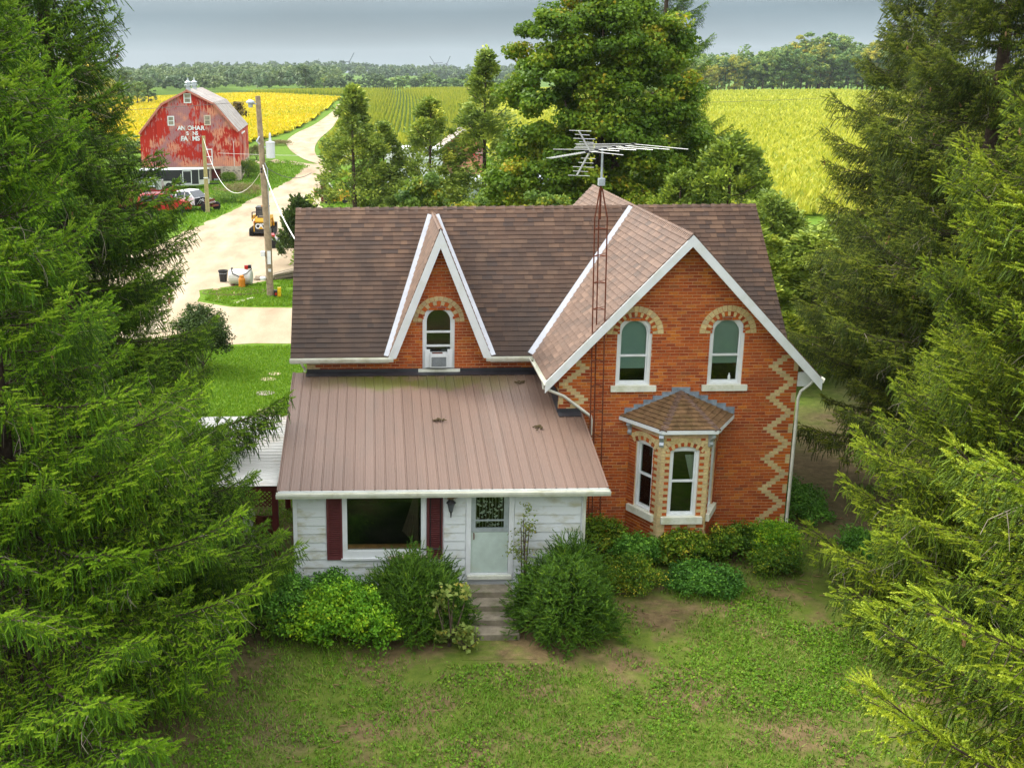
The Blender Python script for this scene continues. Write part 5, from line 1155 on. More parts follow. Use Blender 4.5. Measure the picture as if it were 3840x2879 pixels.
for ch, x in (('C', -.23), ('A', .02), ('T', .26)):
    cu = bpy.data.curves.new('letter', 'FONT'); cu.body = ch; cu.size = .50; cu.extrude = .004; cu.offset = .018; cu.align_x = 'CENTER'; cu.align_y = 'CENTER'
    o = bpy.data.objects.new('letter', cu); COL.objects.link(o); o.parent = cl; o.location = (x, -1.068, .73); o.rotation_euler = (math.pi/2, 0, 0); cu.materials.append(M['white']); to_mesh(o)
MB().add([(-.17, -1.075, .55), (.21, -1.075, .55), (.02, -1.075, .74), (-.17, -1.071, .55), (.21, -1.071, .55), (.02, -1.071, .74)], [(0, 1, 2), (5, 4, 3)]).build('triangle_mark', CATY, cl)
# golf-cart sized utility vehicle
gc = thing('utility_cart', 'small red and grey utility cart on the gravel under the juniper', 'utility cart', (-10.55, 50.6, 0), R(8))
body(gc, [(-1.1, .3), (-1.15, .62), (-.5, .68), (-.45, .5), (.35, .5), (.5, .82), (.95, .75), (1.1, .45), (1.05, .28)], -.5, .5, M['galv'], 'body'); MB().bb(-1.12, -.62, -.49, .49, .68, .9).build('hood', RED, gc)
for x in (-.72, .75):
    for y in (-.52, .52): wheel(gc, x, y, .29, .24)
MB().bb(-.40, .0, -.46, .46, .5, .66).build('seat', M['black'], gc); MB().bb(.0, .1, -.46, .46, .62, 1.05).build('backrest', M['white'], gc)
MB().tube([(-.5, .2, .7), (-.38, .2, .95)], .02, 6).build('steering_column', M['black'], gc)
# fuel tank, bucket, cylinder
ft = thing('fuel_tank', 'white horizontal fuel tank with a red pump and black hose on top', 'tank', (-11.87, 36.2, 0), R(-6))
MB().lathe([(.30, -.66), (.42, -.62), (.44, -.55), (.44, .55), (.42, .62), (.30, .66)], (0, 0, .46), axis='x', n=20).build('shell', mat('dirty white tank', (.62, .62, .57), .6, .3, var=.1, scale=3, dirt=(.36, .30, .2)), ft)
for x in (-.4, .4): MB().bb(x-.05, x+.05, -.3, .3, 0, .1).build('skid', M['rust'], ft)
MB().bb(.25, .45, -.1, .1, .92, 1.12).build('pump', RED, ft); MB().bb(.45, .62, -.07, .09, .94, 1.14).build('motor', M['black'], ft); MB().lathe([(.05, .88), (.05, .98)], (-.48, 0, 0), n=8).build('cap', M['black'], ft)
MB().tube([(.6, -.05, 1.1), (.68, -.2, .95), (.4, -.42, .72), (0, -.46, .56), (-.35, -.40, .70), (-.50, -.15, .95)], .028, 6).build('hose', M['black'], ft)
bk = thing('black_bucket', 'black plastic bucket left of the white fuel tank', 'bucket', (-13.0, 37.3, 0))
MB().lathe([(.20, 0), (.26, .58), (.285, .58), (.285, .66), (.26, .66), (.24, .60), (.19, .03)], n=18).build('tub', M['black'], bk); MB().tube([(-.27, 0, .6), (-.2, -.25, .5), (.2, -.25, .5), (.27, 0, .6)], .01, 5).build('handle', M['galv'], bk)
gy = thing('gas_cylinder', 'orange gas cylinder standing in front of the fuel tank', 'gas cylinder', (-11.72, 35.4, 0))
MB().lathe([(.15, 0), (.185, .05), (.185, .46), (.14, .56), (.08, .58)], n=16).build('shell', ORNG, gy); MB().lathe([(.12, .56), (.12, .68), (.10, .68)], n=12).build('collar', ORNG, gy)
wp = thing('plank_stack', 'stack of weathered grey planks leaning behind the utility pole', 'wood pile', (-8.8, 38.2, 0))
for i in range(26):
    z_ = .08+.045*(i//2) + random.uniform(0, .02); a_ = random.uniform(-.05, .05)+(.05 if i > 16 else -.03); dy = -.45+.75*(i % 3)/2+random.uniform(-.1, .1)
    b_ = MB().bb(-1.45, 1.45+random.uniform(-.3, .4), -.09, .09, 0, .038).build('plank', M['plank'], wp, loc=(random.uniform(-.2, .2), dy, z_), rot=(random.uniform(-.1, .3), -.10-.02*i*.3, a_))
for x in (-.9, 1.0): MB().bb(x-.05, x+.05, -.6, .6, -.02, .08).build('bearer', M['plank'], wp)
lg = thing('log_pile', 'short pile of grey logs behind the fuel tank', 'wood pile', (-10.6, 37.9, 0))
for i in range(6): MB().tube([(-.6+random.uniform(-.1, .1), .1*i-.3, .08+.05*(i % 2)), (.45, .1*i-.25, .10+.05*(i % 2))], .055, 7).build('log', M['plank'], lg)
yt = thing('power_tool', 'yellow and black machine leaning on the utility pole foot', 'tool', (-9.52, 32.5, 0))
MB().bb(-.18, .02, -.12, .12, .02, .38).build('engine', M['black'], yt); MB().bb(.02, .20, -.12, .14, .04, .52).build('cover', mat('tool yellow', (.70, .45, .01), .4), yt); MB().lathe([(.07, -.13), (.07, -.12)], (-.06, 0, .2), axis='y', n=10).build('red_cap', RED, yt)
props(MB().bb(-.85, .85, -.10, .10, 0, .03).build('board', mat('pale new board', (.62, .55, .42), .8), loc=(-11.2, 31.6, .012), rot=(0, 0, R(62))), 'pale loose board lying on the grass left of the utility pole', 'board')
pts = []
for i in range(70): a_ = i*.28; q = .55+.012*i; pts.append((-12.1+q*1.3*math.cos(a_), 33.9+q*.8*math.sin(a_), .03+.0006*i))
props(MB().tube(pts, .018, 5).build('coiled_hose', mat('brown hose', (.14, .09, .05), .8)), 'brown hose coiled on the bare ground below the fuel tank', 'hose')
rpst = thing('red_post', 'dark red steel post standing just behind the roof ridge', 'post', (-8.9, 78, 0)); MB().bb(-.25, .25, -.15, .15, 0, 2.6).build('shaft', M['dark_red'], rpst); MB().bb(-.85, -.5, -.1, .1, .5, 1.1).build('sign_plate', RED, rpst)
ym = thing('yellow_machine', 'yellow farm implement parked behind the roof ridge', 'machine', (-7.6, 77, 0))
MB().prism([(-1.2, .3), (1.2, .3), (1.0, 1.3), (-.6, 1.2)], FBn, -.6, .6).build('hopper', CATY, ym); MB().beam((-.3, 0, 1.2), (-.8, 0, 2.0), .15, .1).build('arm', M['white'], ym)
for x in (-.8, .8): wheel(ym, x, -.7, .35)
bb_ = thing('blue_barrel', 'blue barrel with a white cover beside the yellow implement', 'barrel', (-5.9, 77.4, 0)); MB().lathe([(.5, 0), (.55, .5), (.55, 1.0), (.5, 1.5)], n=16).build('drum', mat('blue plastic', (.02, .07, .16), .5), bb_); MB().lathe([(.56, 1.5), (.5, 1.72), (.2, 1.9)], n=12).build('cover', M['white'], bb_)
# wind turbines on the skyline
for i, (u, v0, v1, D, lb) in enumerate(((1310, 224, 272, 2600, 'leftmost and biggest wind turbine on the skyline'), (1628, 230, 276, 3000, 'wind turbine left of the centre pair on the skyline'), (1675, 232, 276, 3100, 'wind turbine right of the centre pair on the skyline'), (1793, 236, 272, 3300, 'wind turbine beside the tip of the tall cedar'), (1188, 238, 272, 3700, 'faint small wind turbine left of the big one'))):
    hub = on_y(u, v0+8, D); g = float(hgt(hub[0], D)); t_ = thing('wind_turbine', lb, 'wind turbine', (hub[0], D, 0), 0, 'wind turbines on the skyline')
    TG = bpy.data.materials.get('dull turbine grey') or mat('dull turbine grey', (.10, .12, .14), .6); MB().tube([(0, 0, g-5), (0, 0, hub[2])], [3.2, 1.8], 8).build('tower', TG, t_); MB().bb(-2, 2, -4, 7, hub[2]-2, hub[2]+2).build('nacelle', TG, t_)
    for j in range(3):
        a_ = j*2.094+.5+i; L_ = 22; d = Vector((math.sin(a_), 0, math.cos(a_))); MB().beam(Vector((0, -5, hub[2])), Vector((0, -5, hub[2]))+d*L_, 2.2, .8, up=(0, 1, 0)).build('blade', TG, t_)
# ================================================================== VEGETATION
DRESS = {}
def dressed(me, slot, m):
    """the same mesh in another material, shared by all that wear it"""
    if me.materials[slot] == m: return me
    k = (me.name, m.name)
    if k not in DRESS: c = me.copy(); c.materials[slot] = m; DRESS[k] = c
    return DRESS[k]
def nrm(a): return a/np.maximum(np.linalg.norm(a, axis=-1, keepdims=True), 1e-9)
def tmpl_shoot(n, ln, nl, w, rng):
    t = (np.arange(n)+.5)/n; ph = np.arange(n)*2.39996+rng.uniform(0, 6); c, s = np.cos(ph), np.sin(ph)
    b = np.stack([t*ln, 0*t, 0*t], -1); tip = b+np.stack([nl*.62+0*t, nl*.78*c, nl*.78*s], -1)*(1-.35*t[:, None]**3)
    perp = np.stack([0*t, -s, c], -1)*w/2
    return np.stack([b-perp, b+perp, tip], 1)                        # n,3,3
def frames(d):
    up = np.tile([0, 0, 1.0], (len(d), 1)); up[np.abs(d[:, 2]) > .95] = [1, 0, 0]
    x = nrm(d); y = nrm(np.cross(up, x)); z = np.cross(x, y); return np.stack([x, y, z], 1)   # n,3(axis),3
def shoots_mesh(P, D, L, T, rng, core=.007):
    """needled shoots at P along D with length L; T = needle template, plus a slim twig core"""
    fr = frames(D); k = rng.uniform(.85, 1.15, len(P))
    if core:
        c = []
        for j in range(3):
            a0, a1 = 2.094*j, 2.094*(j+1); p0 = (.05, core*math.cos(a0), core*math.sin(a0)); p1 = (.05, core*math.cos(a1), core*math.sin(a1)); q0 = (.8, core*math.cos(a0), core*math.sin(a0)); q1 = (.8, core*math.cos(a1), core*math.sin(a1))
            c += [[p0, p1, q1], [p0, q1, q0]]
        T = np.concatenate([T, np.array(c)])
    loc = np.stack([T[..., 0][None]*L[:, None, None], T[..., 1][None]*k[:, None, None], T[..., 2][None]*k[:, None, None]], -1)
    V = np.einsum('nijk,nkl->nijl', loc, fr)+P[:, None, None, :]
    return V.reshape(-1, 3), len(T)
def spruce_branch(L, seed):
    rng = np.random.default_rng(seed); mb = MB()
    ns = 15; s = np.linspace(0, 1, ns); kz = rng.uniform(.22, .38); ka = rng.uniform(.26, .42); ph = rng.uniform(0, 6)
    limb = np.stack([L*s*(1-.06*s), .09*L*np.sin(s*rng.uniform(2, 4)+ph)*s-.09*L*np.sin(ph)*s*0, -(ka*L)*s**1.15+kz*L*s**2.6], -1)
    mb.tube(limb, list(np.maximum(.0085*L*(1-s*.9), .005)), 5, caps=False)
    P, D, Ls, B = [], [], [], []
    lp = lambda q: np.array([np.interp(q, s, limb[:, i]) for i in range(3)])
    q = .20 if L > 3 else (.14 if L > 2 else .06); side = 1; tips = []
    def fingers(pts, sd, f, ls):
        m = len(pts)-1
        for i in range(1, m+1):
            o = 1 if i % 2 else -1; d0 = nrm(pts[i]-pts[i-1]); sl = np.cross(d0, [0, 0, 1.])*o
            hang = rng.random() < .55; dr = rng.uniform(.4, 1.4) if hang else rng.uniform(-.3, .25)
            P.append(pts[i]); D.append(nrm(d0*.6+sl*(.35 if hang else .75)+np.array([0, 0, -dr]))); Ls.append(rng.uniform(.09, .17)); B.append((.20 if hang else .60)+.22*(i/m)+.10*f)  # needle tone: paler tips; hanging shoots darkened, upright ones lightened as bough shading
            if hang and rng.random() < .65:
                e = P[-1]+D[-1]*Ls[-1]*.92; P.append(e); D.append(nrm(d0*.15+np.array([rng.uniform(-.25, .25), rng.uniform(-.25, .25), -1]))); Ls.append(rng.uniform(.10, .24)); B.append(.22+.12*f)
    while q < .99:
        side = -side; p0 = lp(q); tang = nrm(lp(min(q+.03, 1))-lp(q-.03)); ls = (.36*L*(1-q)**.65*min(1, .5+q*1.7)+.12)*rng.uniform(.55, 1.25); ls = min(ls, 1.45)
        sd = nrm(tang*.8+np.array([0, side, 0])*rng.uniform(.5, 1.0)+np.array([0, 0, rng.uniform(-.2, .22)]))
        m = max(2, int(ls/.068)); tt = np.linspace(0, 1, m+1); pts = p0+sd*(tt*ls)[:, None]+np.array([0, 0, -1])*(.42*ls*tt**1.6-.16*ls*tt**4)[:, None]
        if m > 3: mb.tube([tuple(x) for x in pts[::max(1, m//3)]]+[tuple(pts[-1])], .0045, 3, caps=False)
        fingers(pts, sd, q, ls)
        if ls > .55:                                                 # a sub-spray forks off
            k = int(m*rng.uniform(.35, .6)); d2 = nrm(sd+np.cross(sd, [0, 0, 1.])*rng.choice((-1, 1))*.9+np.array([0, 0, -.15])); l2 = ls*rng.uniform(.35, .55); m2 = max(2, int(l2/.07)); t2 = np.linspace(0, 1, m2+1)
            fingers(pts[k]+d2*(t2*l2)[:, None]+np.array([0, 0, -1])*(.4*l2*t2**1.6)[:, None], d2, q, l2)
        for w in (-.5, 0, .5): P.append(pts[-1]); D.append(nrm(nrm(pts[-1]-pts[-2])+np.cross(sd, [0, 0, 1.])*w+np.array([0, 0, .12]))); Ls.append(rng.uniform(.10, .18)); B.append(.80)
        if rng.random() < .3: tips.append(pts[-1])
        q += .062/L
    for _ in range(int(14*L)):
        q = rng.uniform(.3, 1); p = lp(q); t = nrm(lp(min(q+.03, 1))-lp(q-.03)) if q < .97 else nrm(limb[-1]-limb[-2])
        P.append(p); D.append(nrm(t+np.array([0, rng.uniform(-.9, .9), rng.uniform(.1, .9)]))); Ls.append(rng.uniform(.1, .18)); B.append(.70)
    for i in range(3): P.append(limb[-1]); D.append(nrm(limb[-1]-limb[-2]+np.array([0, (i-1)*.07, .03]))); Ls.append(rng.uniform(.16, .26)); B.append(.9)
    P, D, Ls, B = map(np.array, (P, D, Ls, B)); T = tmpl_shoot(24, 1.0, .029, .0145, rng)
    T2 = T.copy(); T2[:, 2, 0] = T[:, 0, 0]+.10; V, nT = shoots_mesh(P, D, Ls, T2, rng); nt_ = len(V)//3
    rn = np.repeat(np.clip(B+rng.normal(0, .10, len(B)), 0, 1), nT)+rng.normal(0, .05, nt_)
    # bare dead twigs
    for _ in range(int(3*L)):
        q = rng.uniform(.1, .5); p = lp(q); d = nrm(np.array([.6, rng.uniform(-1, 1), rng.uniform(-.9, .3)])); l = rng.uniform(.25, .75)
        p2 = p+d*l*.5; p3 = p2+nrm(d+rng.normal(0, .4, 3))*l*.5; mb.tube([tuple(p), tuple(p2), tuple(p3)], [.006, .005, .003], 3, m=2, caps=False)
    for _ in range(max(1, int(L*.7))):                                # a long forked dead twig or two
        p = lp(rng.uniform(.3, .9)); d = nrm(np.array([rng.uniform(0, .8), rng.uniform(-1, 1), rng.uniform(-.9, .1)])); c_ = [p]
        for _k in range(4): d = nrm(d+rng.normal(0, .28, 3)); c_.append(c_[-1]+d*rng.uniform(.12, .24))
        mb.tube([tuple(x) for x in c_], [.007, .006, .005, .004, .003], 4, m=2, caps=False); e = nrm(d+rng.normal(0, .7, 3)); mb.tube([tuple(c_[2]), tuple(c_[2]+e*.15), tuple(c_[2]+e*.3+np.array([0, 0, -.04]))], [.005, .004, .002], 3, m=2, caps=False)
    nb = len(mb.V); tri = []
    mt = []
    for f, m_ in zip(mb.F, mb.M):
        for i in range(1, len(f)-1): tri.append((f[0], f[i], f[i+1])); mt.append(m_)
    Vall = np.concatenate([np.array([tuple(v) for v in mb.V], np.float32), V]); F = np.concatenate([np.array(tri), np.arange(nt_*3).reshape(-1, 3)+nb])
    me = np_mesh('branch', Vall, F, [M['bark'], M['needle_a'], M['twig']], rnd=np.concatenate([np.zeros(len(tri)), np.clip(rn, 0, 1)]), midx=np.concatenate([np.array(mt), np.ones(nt_)]))
    return me, tips
BRANCH = {L: [spruce_branch(L, 100+int(L*10)+i) for i in range(3)] for L in (4.4, 2.7, 1.4)}
cmb = MB(); cmb.lathe([(.004, 0), (.016, -.012), (.022, -.04), (.022, -.08), (.016, -.115), (.004, -.135)], n=8)
for i in range(7):
    for j in range(6):
        a_ = j*1.047+i*.52; r_ = .022 if 0 < i < 5 else .017; z_ = -.02-.016*i
        cmb.add([(r_*math.cos(a_-.35), r_*math.sin(a_-.35), z_), (r_*math.cos(a_+.35), r_*math.sin(a_+.35), z_), ((r_+.006)*math.cos(a_), (r_+.006)*math.sin(a_), z_-.016)], [(0, 1, 2)], 0, .1*((i+j) % 5))
CONE = cmb.mesh('cone', M['cone'])
def spruce(label, x, y, H, Rr, z0, pw, m, nb=290, cones=26, seed=1, hb=None, name='spruce_tree', g='tall spruces around the house', extra=None):
    rng = np.random.default_rng(seed); hb = hb or H*1.1
    root = thing(name, label, 'spruce tree', (x, y, float(hgt(x, y))), 0, g)
    pts = [(0.04*math.sin(q*3), .04*math.cos(q*4), H*q) for q in np.linspace(-.02, 1, 10)]
    MB().tube(pts, [.016*H*(1-q*.96)+.02 for q in np.linspace(0, 1, 10)], 10).build('trunk', M['bark'], root, smooth=True)
    az = rng.uniform(0, 6.28); ends = []; per_w = 7; nw = max(2, int(nb*.9)//per_w); todo = []
    for w in range(nw):                                              # whorls of boughs, as spruces grow
        f = ((w+.5)/nw)**1.1; az += rng.uniform(.3, .9); k = per_w if f < .8 else 5
        for j in range(k):
            if rng.random() < .08: continue
            fj = min(f+rng.normal(0, .006), 1); z = z0+(H-.4-z0)*fj; a_ = az+6.2832*j/k+rng.normal(0, .16)
            r = Rr*max(1-z/hb, .02)**pw*rng.uniform(.70, 1.04)*(1+.12*math.sin(2*a_+z*1.1+seed)); r = max(r, .4)
            todo.append((z, a_, r, R(3+40*fj+rng.normal(0, 5))))
    for z, a_, r in (extra or []): todo.append((z, R(a_), r, R(6)))
    for z, a_, r, pit in todo:
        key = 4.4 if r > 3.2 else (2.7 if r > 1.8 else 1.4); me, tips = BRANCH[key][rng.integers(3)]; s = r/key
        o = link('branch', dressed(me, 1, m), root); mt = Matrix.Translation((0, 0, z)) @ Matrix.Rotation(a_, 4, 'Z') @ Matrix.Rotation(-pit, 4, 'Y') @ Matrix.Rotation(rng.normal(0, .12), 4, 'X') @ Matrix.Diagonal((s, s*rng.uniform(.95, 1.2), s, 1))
        o.matrix_local = mt
        for t in tips: ends.append((z, mt @ Vector(t)))
    ends = [e for z, e in ends if z > H*.25] or [e for z, e in ends]
    for i in rng.permutation(len(ends))[:cones]:
        e = ends[i]; k = rng.uniform(.9, 1.25)
        link('cone', CONE, root, loc=(e.x, e.y, e.z-.02), rot=(rng.normal(0, .2), rng.normal(0, .2), rng.uniform(0, 6)), scale=(k, k, k))
    return root
def leaf_quads(P, Nn, size, rng, asp=.62, fold=.22):
    n = len(P); r = rng.normal(size=(n, 3)); a = nrm(np.cross(Nn, r)); b = np.cross(Nn, a); s = size*rng.uniform(.7, 1.25, n)[:, None]
    base_ = P-a*s*.5; tip = P+a*s*.5; l = P+b*s*asp*.5+Nn*s*fold; q = P-b*s*asp*.5+Nn*s*fold
    return np.stack([base_, q, tip, l], 1).reshape(-1, 3), np.arange(n*4).reshape(-1, 4)
def clump_leaves(C, Rc, per, size, rng, up=.55, flat=.75, asp=.62, spread=.12, outward=None, jit=.6):
    C = np.asarray(C, float); Rc = np.broadcast_to(np.asarray(Rc, float), (len(C),)); n = len(C)*per
    u = nrm(rng.normal(size=(n, 3))); rad = rng.random(n)**.45; cc = np.repeat(C, per, 0); rr = np.repeat(Rc, per)
    d = u*rad[:, None]*rr[:, None]; d[:, 2] *= flat; Pp = cc+d
    Nn = nrm(u*.6+np.array([0, 0, up])+rng.normal(size=(n, 3))*jit)
    rn = np.clip(np.repeat(rng.normal(.45, spread, len(C)), per)+rng.normal(0, .13, n), 0, 1)
    V, F = leaf_quads(Pp, Nn, size, rng, asp); return V, F, rn
def lobes_centers(lobes, n, rng, lo=.72, hi=1.0, zmin=-.75):
    w = np.array([l[1][0]*l[1][1]*l[1][2] for l in lobes])**.67; k = rng.choice(len(lobes), n, p=w/w.sum()); u = nrm(rng.normal(size=(n, 3))); u[:, 2] = np.where(u[:, 2] < zmin, -u[:, 2], u[:, 2])
    c = np.array([l[0] for l in lobes])[k]; r = np.array([l[1] for l in lobes])[k]; return c+u*r*rng.uniform(lo, hi, n)[:, None]
def put_tree(name, label, cat, x, y, crown, trunk, m=None, sc=1, rz=0, group=None, z=None):
    zz = float(hgt(x, y)) if z is None else z
    sc3 = sc if hasattr(sc, '__len__') else (sc, sc, sc)
    root = thing(name, label, cat, (x, y, zz), rz, group); root.scale = sc3
    link('trunk' if trunk.name.startswith('trunk') else 'stem', trunk, root); link('crown' if 'tree' in name or 'cedar' in name else 'foliage', dressed(crown, 0, m) if m else crown, root)
    return root
def trunk_mesh(H, r0, limbs=(), name='trunk', m=None):
    mb = MB(); mb.tube([(0.03*math.sin(q*5), .03*math.cos(q*3), H*q) for q in np.linspace(-.03, 1, 8)], [r0*(1-.85*q) for q in np.linspace(0, 1, 8)], 8)
    for (z, e, r_) in limbs:
        e = Vector(e); s = Vector((0, 0, z)); mid = s.lerp(e, .5)+Vector((0, 0, -.12*(e-s).length)); mb.tube([s, mid, e], [r_, r_*.7, r_*.25], 6)
    return mb.mesh(name, m or M['bark'], True)
# --- big maple behind the roof
rng = np.random.default_rng(5)
lob = [((0, 0, 12.2), (2.9, 2.7, 2.6)), ((-2.4, -.5, 10.0), (2.6, 2.6, 2.6)), ((1.6, -.4, 10.2), (2.7, 2.6, 2.5)), ((-3.2, -.5, 6.7), (2.5, 2.6, 2.1)), ((2.9, -.3, 7.3), (2.7, 2.6, 2.2)), ((-.3, -1.6, 7.6), (3.0, 2.4, 2.4)), ((-3.6, -.6, 4.4), (2.2, 2.2, 1.5)), ((3.8, -.5, 4.9), (2.4, 2.2, 1.6)), ((.2, -1.7, 4.4), (3.2, 2.3, 1.7)), ((0, .6, 14.3), (2.2, 1.8, 1.6)), ((-2.7, 0, 12.6), (1.9, 1.8, 1.8)), ((2.3, .2, 12.6), (1.8, 1.8, 1.7)), ((-4.4, -.2, 5.2), (1.6, 1.8, 1.6))]
C = lobes_centers(lob, 520, rng); V, F, rn = clump_leaves(C, rng.uniform(.5, .95, len(C)), 250, .19, rng, up=.7, flat=.62, asp=.85, spread=.15)
maple_me = np_mesh('crown', V, F, [M['maple']], rnd=rn)
mt_ = trunk_mesh(11, .42, [(3+i*.7, tuple(np.array(l[0])*np.array([.8, .8, 1])), .14) for i, l in enumerate(lob)])
put_tree('maple_tree', 'huge yellowing green maple towering right behind the house roof', 'maple tree', 7.3, 32.5, maple_me, mt_, sc=(1.02, 1, 1.0))
# --- young maples showing just above the ridge
lob = [((0, 0, 4.6), (1.5, 1.4, 1.7)), ((-1.1, -.2, 3.6), (1.2, 1.2, 1.3)), ((1.1, -.1, 3.7), (1.2, 1.2, 1.3)), ((0, -.4, 2.8), (1.7, 1.3, 1.2))]
C = lobes_centers(lob, 150, rng); V, F, rn = clump_leaves(C, rng.uniform(.3, .55, len(C)), 130, .17, rng, up=.7, flat=.65, asp=.8, spread=.2); ym_me = np_mesh('crown', V, F, [M['young_maple']], rnd=rn)
ymt = trunk_mesh(4.5, .12, [(1.5, (-1, 0, 3.4), .05), (1.8, (1, 0, 3.5), .05)])
put_tree('young_maple_tree', 'young maple with yellow orange leaves above the ridge left of centre', 'maple tree', -1.9, 25, ym_me, ymt, sc=(1.0, 1, 1.10), group='young maples behind the ridge')
put_tree('young_maple_tree', 'shorter greener young maple beside the yellow orange one', 'maple tree', .2, 24.5, ym_me, ymt, sc=(.85, .9, .93), rz=2, group='young maples behind the ridge')
put_tree('young_maple_tree', 'young maple showing over the ridge directly below the big maple', 'maple tree', 3.1, 24, ym_me, ymt, sc=(1.05, 1, .98), rz=4, group='young maples behind the ridge')
# --- cedars
def cedar_crown(H, Rr, n, seed, power=.85, z0=.06):
    rng = np.random.default_rng(seed); f = rng.random(n)**.9; z = H*(z0+(1-z0)*f); az = rng.uniform(0, 6.28, n); r = Rr*(1-f)**power*(.35+.65*rng.random(n)**.5)*(1+.25*np.sin(3*az+z))
    C = np.stack([r*np.cos(az), r*np.sin(az), z], -1); per = 85; Rc = rng.uniform(.24, .60, n)*(1-.45*f)
    nn = n*per; u = nrm(rng.normal(size=(nn, 3))); d = u*(rng.random(nn)**.5)[:, None]*np.repeat(Rc, per)[:, None]; d[:, 2] *= 1.15; Pp = np.repeat(C, per, 0)+d
    outw = nrm(np.stack([np.cos(az), np.sin(az), 0*az], -1)); outw = np.repeat(outw, per, 0)
    ax = nrm(outw*.6+np.array([0, 0, .55])+rng.normal(size=(nn, 3))*.45); rr = rng.normal(size=(nn, 3)); b = nrm(np.cross(ax, rr)); s = rng.uniform(.11, .24, nn)[:, None]
    V = np.stack([Pp, Pp+ax*s*.55+b*s*.22, Pp+ax*s, Pp+ax*s*.55-b*s*.22], 1).reshape(-1, 3)
    rn = np.clip(np.repeat(rng.normal(.42, .14, n), per)+rng.normal(0, .15, nn), 0, 1)
    return np_mesh('crown', V, np.arange(nn*4).reshape(-1, 4), [M['cedar']], rnd=rn)
CED = [cedar_crown(10, 2.2, 230, 31, .75), cedar_crown(10, 2.5, 230, 32, .7), cedar_crown(7, 2.4, 220, 33, .6), cedar_crown(12, 2.1, 230, 34, .85)]
CTS = [trunk_mesh(h*.93, .13, [(h*(.3+.08*i), (.9*math.cos(i*2.4), .9*math.sin(i*2.4), h*(.38+.08*i)), .03) for i in range(7)], 'trunk_cedar') for h in (10, 10, 7, 12)]
for (lb, x, y, k, sc, mm) in (('leftmost pointed cedar beside the bend of the farm road', -5.45, 38, 0, (1.0, 1.0, 1.07), 'cedar'), ('shorter cedar leaning against the leftmost pointed one', -3.75, 39.5, 1, (.85, .85, .86), 'cedar'), ('broad wispy middle cedar in front of the corn rows', -1.15, 38.5, 1, (1.0, 1, .99), 'cedar'), ('tallest slim cedar whose tip reaches the skyline', 1.95, 38.5, 3, (1.1, 1.1, 1.04), 'cedar'),
        ('low ragged cedar filling the gap left of the middle cedar', -2.6, 36, 2, (.85, .85, .8), 'cedar'),
        ('bright pointed cedar above the right end of the ridge', 11.75, 25, 2, (1.05, 1, 1.2), 'cedar_green'), ('rounded cedar just left of the bright pointed one', 9.7, 25.5, 2, (.9, .9, .98), 'cedar_green'), ('brownish cedar rising beside the right roof edge', 11.4, 18.5, 2, (.95, .9, .93), 'cedar'), ('lower cedar touching the right slope of the roof', 9.8, 15.5, 2, (.8, .8, .80), 'cedar_green'), ('broad dark cedar behind the right eaves', 12.6, 16.5, 2, (1.1, 1.1, .78), 'cedar'), ('wide olive cedar beyond the right roof edge near the crop', 14.8, 29, 2, (1.3, 1.2, .72), 'cedar_green'), ('low dark cedar between the roof edge and the coned spruce', 15.2, 21, 2, (1.3, 1.2, .74), 'cedar'), ('tall dull green cedar right of the maple against the crop', 14.0, 40, 0, (1.35, 1.3, .92), 'cedar_green'), ('short cedar between the maple and the bright pointed cedar', 12.6, 33, 2, (1, 1, .95), 'cedar')):
    put_tree('cedar_tree', lb, 'cedar tree', x, y, CED[k], CTS[k], M[mm], (sc[0]*1.5, sc[1]*1.4, sc[2]), random.uniform(0, 6), 'cedars around the yard')
# juniper: pointed sprays
def spray_bush(n, Rr, H, m, seed, name='foliage', ln=(.25, .6), per=46, size=.075):
    rng = np.random.default_rng(seed); Vs = []; rs = []
    for _ in range(n):
        az = rng.uniform(0, 6.28); f = rng.random()**.8; z = H*(.08+.62*f); r = Rr*(1-f)**.6*rng.uniform(.45, 1); p0 = np.array([r*math.cos(az), r*math.sin(az), z]); d = nrm(np.array([math.cos(az)*.55, math.sin(az)*.55, .85])+rng.normal(0, .18, 3)); l = rng.uniform(*ln)*H*.35
        t = rng.random(per)**.8; P = p0+d*(t*l)[:, None]+rng.normal(0, .085, (per, 3))*(1.15-t)[:, None]; ax = nrm(d+rng.normal(0, .5, (per, 3))); b = nrm(np.cross(ax, rng.normal(size=(per, 3)))); s = size*rng.uniform(.8, 1.8, per)[:, None]
        Vs.append(np.stack([P, P+ax*s*.6+b*s*.28, P+ax*s*1.2, P+ax*s*.6-b*s*.28], 1).reshape(-1, 3)); rs.append(np.clip(rng.normal(.42, .1)+rng.normal(0, .12, per)+.15*t, 0, 1))
    V = np.concatenate(Vs); return np_mesh(name, V, np.arange(len(V)).reshape(-1, 4), [m], rnd=np.concatenate(rs))
JS = trunk_mesh(2.5, .1, [(.6, (1, .2, 2), .04), (.5, (-1, .1, 2), .04), (.8, (.2, -.8, 2.4), .04)], 'stem')
put_tree('juniper_bush', 'dark spiky juniper bush above the left end of the roof ridge', 'juniper', -8.75, 43.5, spray_bush(230, 1.5, 5.0, M['juniper'], 3, per=70, size=.12), JS)
